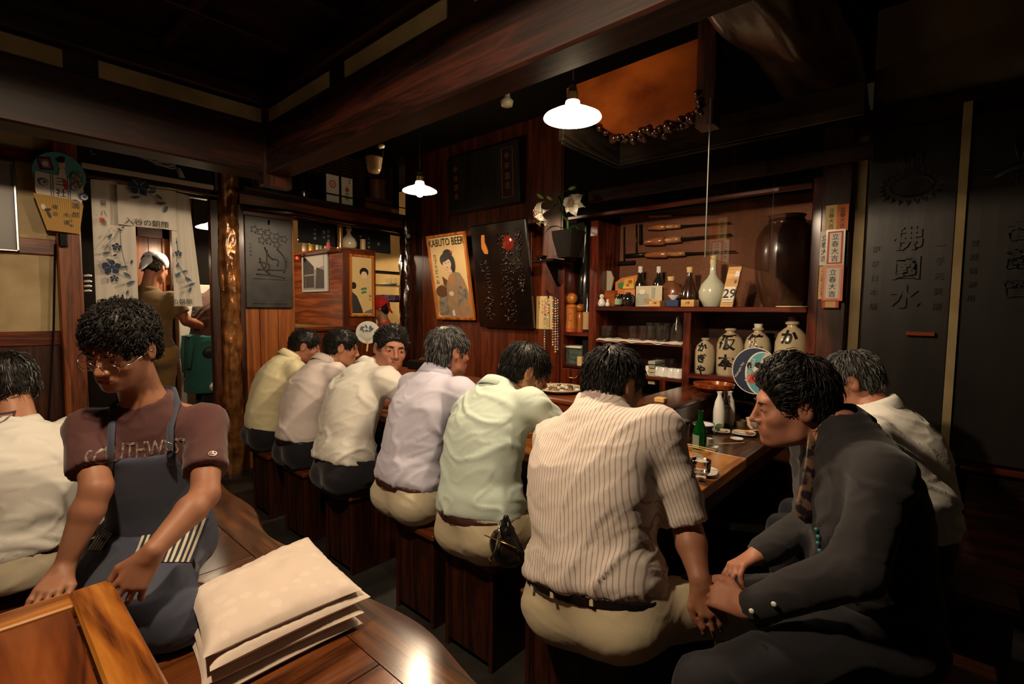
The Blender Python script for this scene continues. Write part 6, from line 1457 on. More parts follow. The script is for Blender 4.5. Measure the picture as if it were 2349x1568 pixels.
for i in range(6): single('account_book', MB().box((xq0+.003*(i % 2), 3.18, 1.0-.02-.0*i-.028*(i)+.03), (xq1, 3.34, 1.0-.02-.028*i+.052), ch=.002), base('book_%d' % (i % 3), [(.4, .38, .3), (.25, .28, .22), (.5, .42, .25)][i % 3], .7), ['topmost of the small books stacked in the cubby', 'second of the small books stacked in the cubby', 'third of the small books stacked in the cubby', 'fourth of the small books stacked in the cubby', 'fifth of the small books stacked in the cubby', 'lowest of the small books stacked in the cubby'][i], 'book', 'books stacked in the cubby')
# stoneware jars with brush writing
JAR = noisy('stoneware_glaze', (.48, .40, .27), (.40, .32, .20), 6, .22, .15, .002, coat=.6); zJ = S(1720, 868)[1]
def jar(px, pt_, w, chars, lb_, y, cork, cs=.10, pbot=864):
    c, h = at(px, pbot, pt_, y, zJ); h = ony(px, pt_, y).z-zJ; r = px_w(px-w/2, px+w/2, 830, y)/2; t = thing('stoneware_jar', lb_, 'jar', c, 'stoneware sake jars')
    part('jar_body', MB().lathe([(0, 0), (r*.9, 0), (r*.97, h*.04), (r, h*.35), (r*.98, h*.60), (r*.82, h*.73), (r*.5, h*.81), (r*.32, h*.84), (r*.30, h*.87), (r*.42, h*.885), (r*.42, h*.915), (r*.3, h*.93), (0, h*.93)], c, 32), JAR, t, 40)
    if cork: part('cork', MB().lathe([(0, h*.9), (r*.28, h*.92), (r*.34, h*1.0), (0, h*1.0)], c, 14), cork, t, 40)
    tx = text('lettering', list(chars), cs, INK, c+Z*(h*.79)-Y*(r*1.3), X, Z, t, vertical=True, lead=.92, bold=.003)
    me = tx.data
    import bmesh as _b
    bm = _b.new(); bm.from_mesh(me); _b.ops.triangulate(bm, faces=bm.faces[:]); _b.ops.subdivide_edges(bm, edges=[e for e in bm.edges if e.calc_length() > .015], cuts=1); bm.to_mesh(me); bm.free()
    M_ = wmat(tx)
    for v in me.vertices:
        w = v.co; dx = w.x-c.x; zz = (w.z-c.z)/h; rr_ = r*float(np.interp(zz, [0, .04, .35, .60, .73, .81], [.9, .97, 1, .98, .82, .5]))
        dx = max(-rr_*.97, min(rr_*.97, dx)); w.y = c.y-math.sqrt(max(rr_*rr_-dx*dx, 1e-6))-.0012-(.0012 if (c.y-r*1.3-w.y) > -.0005 else 0); w.x = c.x+dx
    return t
jar(1615, 768, 44, 'かぎや', 'smallest stoneware jar with black brush writing, at the left of the row', 3.22, None, .078)
jar(1672, 744, 61, '阪本', 'second stoneware jar from the left with two bold black characters', 3.26, None, .135)
jar(1735, 742, 62, '健', 'third stoneware jar from the left, half behind the blue fan, with a white stopper', 3.28, PORC, .12)
jar(1812, 726, 78, 'かど', 'widest stoneware jar at the right of the row with a brown stopper', 3.24, BRG, .12)
# promotional round fan leaning on the jars
yfn = 3.12; c = ony(1732, 850, yfn); R_ = px_w(1678, 1786, 850, yfn)/2; t = thing('round_fan', 'round blue and navy printed fan leaning on the stoneware jars', 'fan', c)
part('fan_leaf', MB().prism(oval(0, 0, R_, R_*1.08, 32), c, X, Z, .004), PAPER, t); NVY = base('print_navy', (.02, .03, .07), .5)
art('print', t, c-Y*.004-Z*0, X, Z, [(NVY, oval(0, 0, R_*.96, R_*1.04, 32)), (PAPER, oval(R_*.30, -R_*.1, R_*.72, R_*1.0, 32)), (TEAL, oval(R_*.32, -R_*.1, R_*.66, R_*.95, 32)), (base('print_sand', (.55, .5, .38), .6), oval(R_*.55, R_*.1, R_*.36, R_*.75, 24)), (RED_P, oval(-.01, -R_*.35, .035, .03)), (PAPER, oval(.03, .01, .045, .02)), (INK, oval(.02, .035, .02, .018)), (INK, oval(-.03, .03, .014, .02)), (PINK_P, oval(.05, -.05, .03, .02))])
text('lettering', 'Alcol Goul', .034, PAPER, c+V((-R_*.18, -.010, 0)), V((.28, 0, 1)), V((-1, 0, .28)), t); text('lettering', 'Midnight Sky', .020, PAPER, c+V((-R_*.65, -.010, 0)), V((.45, 0, 1)), V((-1, 0, .45)), t)
c = ony(1640, 880, 3.02); c = V((c.x, 3.0, ZR)); t_ = thing('wooden_bowl', 'flat reddish-brown wooden bowl on the raised shelf in front of the jars', 'bowl', c)
part('bowl_body', MB().lathe([(0, 0), (.06, 0), (.08, .012), (.115, .028), (.118, .05), (.108, .05), (.10, .03), (0, .02)], c, 30), wood('bowl_wood', '4a1a08', '8a3c14', 'a4541e', 'x', .2, .6), t_, 40)

# ------------------------------------------------------------------ tags on the door post
yT = 3.10
def tagc(p0_, p1_, m_, lb_, border=None, inner=None, off=0., txt='立春大吉', ts=.062):
    a, b = ony(*p0_, yT-off), ony(*p1_, yT-off); t = thing('paper_tag', lb_, 'paper tag', V(((a.x+b.x)/2, yT-off, b.z)), 'paper tags on the door post'); w_, h_ = b.x-a.x, a.z-b.z; ts = h_*.25
    part('card', MB().box((a.x, yT-off-.003, b.z), (b.x, yT-off, a.z)), m_, t)
    if border: art('border', t, V((a.x, yT-off-.003, b.z)), X, Z, [(border, sc_([(.1, .05), (.9, .05), (.9, .95), (.1, .95)], w_, h_)), (inner, sc_([(.2, .09), (.8, .09), (.8, .91), (.2, .91)], w_, h_))])
    if txt: text('lettering', list(txt), ts, INK, V(((a.x+b.x)/2, yT-off-.0045, a.z-h_*.12)), X, Z, t, vertical=True, lead=.80)
tagc((1895, 472), (1920, 530), PAPERY, 'cream paper tag with brush writing at the top left of the door post'); tagc((1921, 470), (1945, 528), base('tag_orange', (.50, .12, .02), .6), 'orange-red paper tag with brush writing at the top right of the door post', off=.001)
tagc((1880, 611), (1900, 686), PAPERY, 'yellow paper tag at the lower left of the door post, mostly covered', off=.002, ts=.05); tagc((1883, 531), (1900, 608), PAPER, 'white paper tag at the middle left of the door post, mostly covered', off=.004, ts=.05)
tagc((1896, 528), (1936, 608), base('tag_mint', (.45, .50, .38), .3, coat=.5), 'glossy pale tag with a red border in the middle of the door post', RED_P, PAPER, .007); tagc((1886, 688), (1924, 706), RED_P, 'bottom red paper tag on the door post', base('tag_orange', (0, 0, 0)), PAPERY, .004, txt='')
tagc((1888, 609), (1932, 690), base('tag_salmon', (.60, .14, .08), .35, coat=.4), 'salmon-edged tag with brush writing below the red-bordered one', base('tag_pink', (.65, .35, .25), .5), PAPER, .010)

# ------------------------------------------------------------------ hood, slab, glass panes
hx0, hy1, hz = -1.28, 2.22, 2.10
hd = thing('range_hood', 'dark metal-edged hood hanging over the bar corner', 'hood', (-.6, 2.7, 2.1))
zh = onz(1420, 380, 2.2)
hx0, hy1 = zh.x, zh.y
HBX = wood('hood_board_x', '1a140e', '332a20', '4a3e30', 'x', .45); HBY = wood('hood_board_y', '1a140e', '332a20', '4a3e30', 'y', .45)
part('hood_board', MB().box((hx0, hy1, 2.20), (-.30, hy1+.03, 2.34), ch=.003), HBX, hd)
part('hood_board', MB().box((hx0-.03, 1.98, 2.20), (hx0, hy1+.03, 2.34), ch=.003), HBY, hd)
m_ = MB(); m_.tube([V((hx0, hy1+.012, 2.195)), V((-.30, hy1+.012, 2.195))], .010, 8); part('edge_trim', m_, DARKM, hd, True); m_ = MB(); m_.tube([V((hx0-.015, 1.98, 2.195)), V((hx0-.015, hy1, 2.195))], .008, 8); part('edge_trim', m_, DARKM, hd, True)
part('fascia', MB().box((-1.9, hy1+.4, 2.12), (-.30, hy1+.43, 2.2), ch=.003), WX, hd)
# burl slab
ySl = 2.10
def sq_(px, py): p = ony(px, py, ySl); return p.x, p.z
top_l, top_r, bot_r = sq_(1345, 185), sq_(1602, 88), sq_(1605, 240)
prof = [sq_(1300, 265), sq_(1345, 190), top_r, bot_r]
low = [(1597, 250), (1585, 262), (1570, 268), (1556, 278), (1540, 284), (1522, 291), (1508, 292), (1494, 297), (1480, 291), (1470, 301), (1456, 306), (1440, 310), (1424, 311), (1408, 308), (1396, 300), (1370, 285)]
sb = thing('burl_slab', 'polished orange burl wood slab with a ragged lower edge hanging behind the large lamp', 'wood slab', V((prof[0][0], ySl, 2.2)))
pl_ = prof[:1]+[sq_(1300, 202)]+[top_r, bot_r]+[sq_(*q) for q in low]
part('slab', MB().prism(pl_, V((0, ySl, 0)), X, Z, -.05) if False else MB().prism(pl_, V((0, ySl+.05, 0)), X, Z, .05), BURL, sb)
kn = MB(); rs = random.Random(9)
for i in range(22): a = sq_(1603+rs.uniform(-6, 14), 238+rs.uniform(-22, 26)); kn.sphere(V((a[0], ySl+rs.uniform(-.02, .05), a[1])), rs.uniform(.008, .018), 8)
for i in range(len(low)-1):
    a, b = sq_(*low[i]), sq_(*low[i+1])
    for k_ in range(5):
        t_ = (k_+rs.random())/5; kn.sphere(V((a[0]+(b[0]-a[0])*t_+rs.uniform(-.006, .006), ySl+rs.uniform(-.012, .05), a[1]+(b[1]-a[1])*t_-rs.uniform(0, .022))), rs.uniform(.009, .02), 8, (1, 1, rs.uniform(.7, 1.4)))
part('knobbly_edge', kn, BURLD, sb, True, kind='stuff')
part('slab_frame', MB().box((top_r[0]+.0, ySl-.01, 2.15), (top_r[0]+.08, ySl+.07, 2.9), ch=.004), WZ, sb)
# hanging glass panes
GP = base('pane_glass', (.98, .98, .96), .02, trans=1., ior=1.45)
gp = thing('glass_screen', 'clear glass pane hanging over the counter in front of the storage jar', 'glass screen', (-.77, 2.6, 2.6))
a, b = onx(1617, 590, -.77), onx(1765, 645, -.77); z_ = a.z
part('pane', MB().box((-.7715, a.y, z_), (-.7685, min(b.y, 3.12), 2.25), ch=.001), GP, gp)
for y_ in (a.y+.06, min(b.y, 3.12)-.06): m_ = MB(); m_.tube([V((-.77, y_, 2.25)), V((-.77, y_, 2.95))], .002, 5); part('hanging_wire', m_, DARKM, gp)
bead = MB()
for y_ in (a.y, min(b.y, 3.12)): bead.box((-.7720, y_-.0009, z_), (-.7680, y_+.0009, 2.25))
part('polished_edge', bead, base('ground_glass_edge', (.07, .075, .06), .4), gp)

# ------------------------------------------------------------------ carved boards on the right wall
def cboard(pxl, pxr, lb_, chars, small, side_, zt=2.29):
    x0, x1 = ony(pxl, 700, YB-.085).x, ony(pxr, 700, YB-.085).x
    t = thing('carved_board', lb_, 'carved board', V(((x0+x1)/2, YB, .66))); part('board', MB().box((x0, YB-.085, .69), (x1, YB-.055, zt), ch=.006), BLACKW, t); w_ = x1-x0
    text('lettering', list(chars), w_*.46, BLACKW, V(((x0+x1)/2+w_*side_, YB-.0852, 1.80)), X, Z, t, vertical=True, ex_d=.006, lead=.9, bold=.004)
    for u, s_ in small: text('lettering', list(s_), w_*.14, BLACKW, V((x0+w_*u, YB-.0852, 1.72)), X, Z, t, vertical=True, ex_d=.003, lead=1.5)
    return t, x0, x1
t, x0, x1 = cboard(1976, 2180, 'black carved board with a sunburst crest, left of the two on the right wall', '佛國水', ((.14, '東京日本橋'), (.86, '一手元賣捌')), 0)
cm_ = MB(); c = V(((x0+x1)/2, YB-.088, 2.0)); cm_.tube([c+X*(.085*math.cos(a))+Z*(.05*math.sin(a)) for a in [i*.35 for i in range(19)]], .005, 5)
for i in range(22):
    a = i*.2856; cm_.tube([c+X*(.10*math.cos(a))+Z*(.065*math.sin(a)), c+X*(.13*math.cos(a+.08))+Z*(.09*math.sin(a+.08)), c+X*(.11*math.cos(a+.15))+Z*(.07*math.sin(a+.15))], .004, 5)
for i in range(3): cm_.tube([c+X*(-.03+.03*i)+Z*.11, c+X*(-.04+.04*i)+Z*.17], [.008, .003], 5)
part('crest_relief', cm_, BLACKW, t, True)
t, x0, x1 = cboard(2202, 2420, 'black carved board with a bee relief, right of the two on the right wall', '香竄會', ((.12, '登錄商標所'), (.9, '葡萄酒')), .12)
bee = MB(); c = V((x0+(x1-x0)*.52, YB-.089, 2.02)); bee.tube([c-X*.07-Z*.03, c-X*.03, c+X*.03+Z*.015, c+X*.09+Z*.01, c+X*.13-Z*.02], [.008, .018, .020, .018, .004], 8)
for d in ((-.02, .16), (.035, .15), (.10, .12)): bee.tube([c+X*.01+Z*.01, c+X*(.01+d[0]*.6)+Z*d[1]*.6, c+X*(.01+d[0])+Z*d[1]], [.006, .022, .004], 8, flat=.25)
for d in ((-.05, -.06), (0, -.07), (.05, -.06), (.09, -.05), (-.10, -.02), (-.09, .02)): bee.tube([c+X*d[0]*.3, c+X*d[0]+Z*d[1]*.6, c+X*(d[0]*1.3)+Z*d[1]], .004, 5)
part('bee_relief', bee, BLACKW, t, True)
a = ony(2180, 700, YB-.10); b = ony(2200, 700, YB-.10); part('plaster', MB().box((a.x-.002, YB-.10, 0), (b.x, YB+.0, 2.35)), PLASD, wr)
rb_ = MB().box((ony(2078, 766, YB-.10).x, YB-.115, ony(2078, 768, YB-.10).z), (ony(2144, 766, YB-.10).x, YB-.085, ony(2078, 762, YB-.10).z+.004)); single('red_ledge', rb_, REDSH, 'thin red-brown ledge across the left carved board', 'ledge')
# dark chair in the right foreground corner
ch_ = thing('dark_chair', 'black wooden chair in the shadows at the lower right corner', 'chair', (.66, 2.05, 0))
for x, y in ((.50, 1.9), (.86, 1.9), (.50, 2.26), (.86, 2.26)): part('leg', MB().box((x, y, 0), (x+.035, y+.035, .44 if y < 2 else .92), ch=.004), DARK, ch_)
part('seat', MB().box((.48, 1.88, .44), (.92, 2.32, .475), ch=.006), WX, ch_)
for z_ in (.6, .76, .88): part('back_slat', MB().box((.535, 2.265, z_), (.86, 2.285, z_+.05), ch=.003), DARK, ch_)

# ================================================================== on the counter
def K(px, py, z=ZC): return onz(px, py, z)
def bottle_l(name, c, pr, m_, lb, cat='bottle', grp=None, n=22): return single(name, MB().lathe(pr, c, n), m_, lb, cat, grp, 40)
for (px, py, lb) in ((1648, 985, 'nearer tall white porcelain sake flask on the counter'), (1672, 975, 'farther white porcelain sake flask, behind the brown beer bottle')):
    c = K(px, py); h = .215 if py == 985 else .20; r = .031
    bottle_l('sake_flask', c, [(0, 0), (r*.8, 0), (r, h*.2), (r*1.02, h*.5), (r*.75, h*.74), (r*.38, h*.88), (r*.36, h*.94), (r*.52, h), (r*.4, h), (r*.25, h*.93), (0, h*.9)], PORC, lb, 'sake flask', 'white sake flasks')
c = K(1661, 978); t = thing('beer_bottle', 'brown beer bottle with a silver label between the white flasks', 'bottle', c); h = .21; r = .028
part('bottle_glass', MB().lathe([(0, 0), (r, 0), (r, h*.55), (r*.4, h*.78), (r*.4, h), (0, h)], c, 20), BRGL, t, 40); part('foil_label', MB().lathe([(r*1.03, h*.12), (r*1.03, h*.52), (r*.9, h*.62)], c, 20), base('silver_label', (.35, .33, .30), .4, .6), t)
c = K(1604, 1028); h = .185; r = .032; t = thing('green_bottle', 'small green glass sake bottle standing at the joint of the counter', 'bottle', c)
part('bottle_glass', MB().lathe([(0, 0), (r, 0), (r, h*.45), (r*.85, h*.55), (r*.45, h*.72), (r*.36, h*.82), (r*.36, h*.96), (r*.42, h), (r*.3, h), (r*.3, h*.8), (0, h*.1)], c, 24), GRGL, t, 40)
lbm = MB(); lbm.grid(lambda u, v: c+V((math.cos(-2.9+u*1.6)*r*1.02, math.sin(-2.9+u*1.6)*r*1.02, h*(.05+.33*v))), 10, 3); part('paper_label', lbm, base('pale_label', (.20, .26, .18), .6), t, True)
# bowls and plates
BLUEP = base('blue_glaze', (.03, .05, .13), .2, coat=.5)
def dish(name, c, r, h, lb, m_=PORC, sq=0, cat='dish', foot=.45, n=28, rot=0, rim=None):
    M_ = Matrix.Rotation(rot, 4, 'Z'); t = thing(name, lb, cat, c); part('dish_body', MB().lathe([(0, 0), (r*foot, 0), (r*(foot+.1), h*.15), (r, h*.92), (r*.99, h), (r*.94, h*.98), (r*foot, h*.32), (0, h*.28)], c, n, M_, sq), m_, t, 40)
    if rim: part('rim', MB().lathe([(r*.985, h*.9), (r*1.012, h*.97), (r*.96, h*1.02)], c, n, M_, sq), rim, t, 40)
    return t
t = dish('blue_bowl', K(1612, 992), .062, .052, 'deep blue and white bowl behind the green bottle', BLUEP, rim=PORC, cat='bowl'); c = K(1612, 992)
part('inner_glaze', MB().lathe([(0, .02), (.03, .022), (.055, .046), (.056, .050), (.03, .027), (0, .025)], c, 24), PORC, t, 40)
t = dish('square_dish', K(1654, 992), .045, .014, 'square white dish with a green leaf and a ginger slice', sq=6, rot=.3); c = K(1654, 992)+Z*.013
lf = MB(); petal(lf, c-X*.03, V((.5, .6, .5)), Z, .05, .018, .4); part('green_leaf', lf, LEAFG, t, True); part('ginger_slice', MB().lathe([(0, 0), (.018, 0), (.02, .008), (0, .012)], c+X*.012, 12), base('ginger', (.6, .52, .3), .5), t, 40)
t = dish('oblong_dish', K(1706, 998), .058, .016, 'white oblong dish holding used skewers near the far end of the counter', sq=4, rot=.2); c = K(1706, 998)+Z*.016
SKW = base('bamboo_skewer', (.58, .38, .17), .6)
for i in range(5): m_ = MB(); m_.tube([c+V((-.05+.012*i, -.02+.006*i, .002)), c+V((.03+.012*i, .03-.004*i, .012+.003*i))], .0016, 5); part('skewer', m_, SKW, t)
part('grilled_scraps', MB().sphere(c+X*.03, .016, 8, (1.6, .9, .4)), base('grilled_brown', (.22, .06, .015), .4), t, True)
dish('sauce_dish', K(1690, 1010), .032, .013, 'tiny sauce dish in front of the oblong skewer dish')
dish('sauce_dish', K(1634, 1028), .026, .010, 'tiny square dish by the end of the dark-tipped chopstick', sq=5)
def stick(a, b, z=.006, r=.0028, lb='', grp=None, zb=None, nm='chopstick'):
    p, q = K(*a)+Z*z, K(*b)+Z*(z if zb is None else zb); m_ = MB(); m_.tube([p, q], [r, r*.6], 6); return single(nm, m_, SKW, lb, 'chopstick' if nm == 'chopstick' else 'skewer', grp)
stick((1628, 1022), (1708, 1018), .008, lb='single chopstick lying beyond the green bottle')
stick((1533, 1028), (1640, 1052), .032, .0034, 'nearer chopstick of the pair resting across the blue plate', 'pair of chopsticks across the plate'); stick((1542, 1026), (1644, 1049), .033, .0034, 'farther chopstick of the pair resting across the blue plate', 'pair of chopsticks across the plate')
stick((1752, 985), (1722, 992), .012, lb='chopstick near the hand of the man with the sake cup')
t = dish('blue_plate', K(1580, 1052), .062, .016, 'blue-grey plate with grilled morsels under the pair of chopsticks', base('grey_blue_glaze', (.22, .24, .26), .2, coat=.5)); c = K(1580, 1052)+Z*.014
for i in range(6): part('grilled_morsel', MB().box((-.014, -.008, 0), (.014, .008, .010), Matrix.Translation(c+V((-.03+.013*i, .022-.011*i+.012*(i % 2), 0))) @ Matrix.Rotation(.5+i*.3, 4, 'Z'), ch=.003), base('grilled_orange', (.55, .22, .06), .5), t)
t = dish('leaf_dish', K(1608, 1085), .064, .015, 'white leaf-shaped dish behind the footed tumbler', sq=3, rot=.25)
m_ = MB(); c = K(1608, 1085)+Z*.017; m_.tube([c-X*.02, c+V((.085, .025, .004))], .0015, 5); part('skewer', m_, SKW, t)
dish('small_bowl', K(1553, 1098), .047, .028, 'small white bowl with a dark foot beside the striped sleeve', BLUEP, rim=PORC, cat='bowl'); c = K(1553, 1098); single('broth', MB().lathe([(0, .012), (.030, .014), (.045, .0265), (0, .024)], c, 20), PORC, 'white glazed inside of the small bowl', 'bowl', smooth=40)
c = K(1546, 1072); single('sauce_pot', MB().lathe([(0, 0), (.026, 0), (.032, .03), (.022, .055), (.016, .06), (.02, .07), (0, .07)], c, 18, sq=4), PORC, 'small white lidded pot with a blue spot beside the striped sleeve', 'pot', smooth=40)
part('blue_spot', MB().sphere(c+V((.01, -.022, .048)), .011, 8, (1, .5, .8)), BLUEP, COL.objects['sauce_pot'], True)
dish('white_plate', K(1574, 1130), .045, .012, 'small white plate nearest the edge of the counter', sq=4, rot=.6)
stick((1568, 1122), (1560, 1108), .004, lb='short skewer beside the white plate nearest the edge', nm='skewer')
# footed tumbler
c = K(1607, 1105); t = thing('footed_tumbler', 'clear footed tumbler of water at the lit end of the counter', 'glass', c)
part('glass_body', MB().lathe([(0, 0), (.022, 0), (.021, .028), (.026, .034), (.034, .045), (.036, .088), (.034, .088), (.032, .047), (.02, .038), (0, .036)], c, 28), GLASS, t, True); part('water', MB().lathe([(0, .0385), (.02, .040), (.0312, .048), (.0322, .056), (0, .056)], c, 24), base('water', (1, 1, 1), .0, trans=1., ior=1.33), t, 40)
c = K(1566, 1015); single('empty_tumbler', MB().lathe([(0, 0), (.026, 0), (.034, .10), (.032, .10), (.024, .008), (0, .008)], c, 22), GLASS, 'empty clear tumbler left of the green bottle', 'glass', smooth=40)
c = K(1625, 1018); single('small_cup', MB().lathe([(0, 0), (.014, 0), (.02, .03), (.018, .03), (.012, .005), (0, .005)], c, 16), PORC, 'small pale sake cup behind the green bottle', 'cup', smooth=40)
c = K(1697, 975); single('ashtray', MB().lathe([(0, 0), (.035, 0), (.038, .03), (.032, .03), (.03, .008), (0, .008)], c, 20), base('tan_ceramic', (.16, .12, .06), .3), 'dull tan ashtray behind the flasks', 'ashtray', smooth=40)
c = K(1685, 968); single('clear_tumbler', MB().lathe([(0, 0), (.024, 0), (.028, .055), (.026, .055), (.022, .006), (0, .006)], c, 18), GLASS, 'small clear tumbler beside the tan ashtray', 'glass', smooth=40)
for i, (px, py) in enumerate(((1745, 978), (1757, 974), (1765, 978))): single('phone_strap_bead', MB().sphere(K(px, py)+Z*.012, .012, 10), base('blue_bead', (.02, .04, .14), .08, coat=1), ['leftmost shiny blue bead beyond the skewer dish', 'middle shiny blue bead beyond the skewer dish', 'rightmost shiny blue bead beyond the skewer dish'][i], 'bead', 'blue beads on the counter', True)
# on the raised shelf and farther along the bar
c = onz(1282, 893, ZR+.012); c.z = ZR; t = thing('serving_platter', 'large round pale platter of skewered morsels on the raised shelf', 'platter', c)
part('platter', MB().lathe([(0, 0), (.10, 0), (.15, .022), (.148, .028), (.10, .012), (0, .010)], c, 36), base('speckled_glaze', (.42, .38, .28), .25, coat=.4), t, 40)
rs = random.Random(5)
for i in range(22): a = i*2.4; r_ = .026*math.sqrt(i); p = c+V((math.cos(a)*r_, math.sin(a)*r_, .014)); part('morsel', MB().box((-.014, -.009, 0), (.014, .009, .016), Matrix.Translation(p) @ Matrix.Rotation(rs.uniform(0, 3), 4, 'Z'), ch=.004), [base('morsel_white', (.6, .56, .45), .5), base('morsel_brown', (.28, .12, .04), .5), base('morsel_dark', (.05, .04, .02), .5)][i % 3], t)
for i in range(4): m_ = MB(); p = c+V((-.09+.06*i, .02*(i % 2), .02)); m_.tube([p, p+V((.03, .0, .03))], .0016, 5); part('pick', m_, SKW, t)
c = onz(1240, 955, ZC)
c2 = V((-2.42, 2.28, ZR)); bx_ = onz(975, 850, ZR); t = thing('heating_box', 'dark wooden warming box at the corner of the bar behind the grey-haired man', 'box', bx_)
part('box_body', MB().box((bx_.x-.20, bx_.y-.02, ZR), (bx_.x+.16, bx_.y+.22, ZR+.07), ch=.006), DARK, t)
c = V((bx_.x-.09, bx_.y+.08, ZR+.07)); t = thing('copper_kettle', 'small copper kettle lid with a ring handle on the warming box', 'lid', c); part('lid_dome', MB().lathe([(0, 0), (.052, 0), (.055, .008), (.04, .022), (.015, .028), (0, .028)], c, 22), base('bright_copper', (.55, .24, .10), .2, .9), t, 40)
m_ = MB(); m_.tube([c+Z*.045+X*(.018*math.cos(a))+Z*(.018*math.sin(a)) for a in [i*.45 for i in range(15)]], .003, 6); part('ring_handle', m_, base('bright_copper', (0, 0, 0)), t, True)
single('masu_cup_tray', MB().box((onz(1500, 925, ZR).x-.02, 2.42, ZR), (onz(1500, 925, ZR).x+.035, 2.47, ZR+.025), ch=.004), MASU, 'plain wooden tray on the inner edge of the raised shelf below the books', 'tray')
# belt pouch on the man in mint
pc_ = ony(1160, 1250, 1.22); t = thing('belt_pouch', 'black leather pouch hanging on a chain from the belt of the man in mint', 'pouch', pc_)
s_ = px_w(1120, 1195, 1260, 1.22)/2; F_ = Field(pc_-V((.12, .12, .16)), pc_+V((.12, .12, .16)), .006)
F_.ell(pc_-Z*.01, (s_, .035, s_*.85), None, 0); F_.cone(pc_+Z*.0, pc_+Z*s_*1.3, s_*.5, .012, .03); F_.put(*[F_.sl(F_.lo, F_.lo+.001)[0], 1.]) if False else None
fmesh('pouch_body', F_, base('black_glossy_leather', (.008, .007, .006), .22, coat=.4), t, disp=folds((1, 0, 0), (0, 0, 1), (0, 1, 0), pc_, .004, 4))
m_ = MB(); m_.tube([pc_+V((-s_*.95, -.03, s_*.3)), pc_+V((0, -.045, s_*.45)), pc_+V((s_*.95, -.03, s_*.35))], .0025, 5); part('zip', m_, BRASS, t, True)
m_ = MB(); q0 = ony(1143, 1195, 1.20); m_.tube([q0, ony(1146, 1222, 1.17), ony(1138, 1260, 1.17), ony(1125, 1282, 1.17)], .004, 6); part('chain', m_, CHROME, t, True)
m_ = MB(); m_.tube([ony(1150, 1192, 1.22), ony(1158, 1225, 1.2), ony(1170, 1226, 1.2), ony(1162, 1190, 1.22)], .005, 6, flat=.5); part('strap', m_, base('black_glossy_leather', (0, 0, 0)), t, True)
part('zip_tag', MB().sphere(ony(1124, 1286, 1.17), .009, 8, (1, .4, 1.4)), BRASS, t, True)
# glass in the raised hand, sake cup at the far right
gh = V((-1.745, 1.905, 1.045))
t = thing('beer_glass', 'small glass of beer held up by the grey-haired man', 'glass', gh-Z*.04); part('glass_body', MB().lathe([(0, -.05), (.026, -.05), (.033, .05), (.031, .05), (.024, -.042), (0, -.042)], gh, 20), GLASS, t, 40); part('beer', MB().lathe([(0, -.041), (.0235, -.041), (.027, .0), (0, .0)], gh, 18), base('amber_beer', (.75, .42, .06), .05, trans=.7, ior=1.33), t, 40)
cu = ony(1728, 967, 2.42); single('sake_cup', MB().lathe([(0, -.03), (.018, -.03), (.022, -.018), (.031, .012), (.033, .016), (.029, .012), (.018, -.015), (0, -.02)], cu, 20), PORC, 'white sake cup in the hand of the older man at the far right', 'cup', smooth=40)

# ================================================================== people
EYES = (HAIRB, EYEW, IRIS)
FZ = V((0, 0, 0))
def feet(x, y, dx=.0, w=.13): return V((x+dx+w, y, .03)), V((x+dx-w, y, .03))
# 1 yellow shirt, farthest along the counter
a, b = V((-3.42, 1.98, .06)), V((-3.64, 1.98, .06))
person('man in a pale yellow short-sleeved shirt and glasses, farthest along the counter beside the wall', (-3.45, 1.36, .53), (-3.44, 1.53, 1.02),
       Head((-3.42, 1.63, 1.10), (.45, .85, -.35)), (0.1, 1, -.1), sh=.17, bulge=.05, armR=((-3.22, 1.62, .76), (-3.2, 1.85, .78)), armL=((-3.68, 1.70, .76), (-3.6, 1.92, .78)),
       legR=((-3.32, 1.86, .47), (-3.32, 1.80, .05)), legL=((-3.58, 1.86, .47), (-3.58, 1.80, .05)), skin=SKIN_R, lips=LIPS, res=.007, shirt=CREAM_SHIRT, trousers=NAVY,
       hair=dict(mat=HAIRB, n=700, seed=11), tuck=False, hem=.04, seed=3, cres=.010)['root']
# 2 pink shirt
person('man in a pale pink shirt, second from the wall along the counter, head bowed right', (-2.93, 1.36, .52), (-2.98, 1.55, 1.02),
       Head((-2.93, 1.64, 1.12), (.45, .9, -.25)), (.05, 1, -.1), sh=.18, bulge=.05, armR=((-2.74, 1.68, .76), (-2.80, 1.92, .80)), armL=((-3.2, 1.72, .78), (-3.1, 1.94, .80)),
       legR=((-2.80, 1.86, .47), (-2.80, 1.80, .05)), legL=((-3.06, 1.86, .47), (-3.06, 1.80, .05)), skin=SKIN, lips=LIPS, res=.007, shirt=PINK_SHIRT, trousers=NAVY, belt=LEATHER_BK,
       hair=dict(mat=HAIRB, n=800, seed=12, curl=.3), seed=5, sleeve='long', cres=.010)
# 3 white shirt, looking back over the shoulder
hd = Head((-2.33, 1.60, 1.15), (.93, -.30, -.08), (.12, .1, 1), 1.04, 1.04)
person('man in a white shirt turning his face back towards the room', (-2.38, 1.34, .52), (-2.42, 1.53, 1.04), hd, (.15, 1, -.1), sh=.205, bulge=.05, fat=1.12,
       armR=((-2.08, 1.70, .78), (-2.12, 1.92, .80)), armL=((-2.68, 1.72, .78), (-2.5, 1.94, .80)),
       legR=((-2.24, 1.86, .47), (-2.24, 1.80, .05)), legL=((-2.52, 1.86, .47), (-2.52, 1.80, .05)), skin=SKIN_R, lips=LIPS, res=.0046, shirt=WHITE_SHIRT, trousers=NAVY,
       hair=dict(mat=HAIRB, n=1300, length=.024, seed=13, mat2=HAIRDG, grey=.12, fore=.013, swept=True, top=.006), eyes=EYES, seed=8, fold=.008, sleeve='short', sleeve_len=.75)
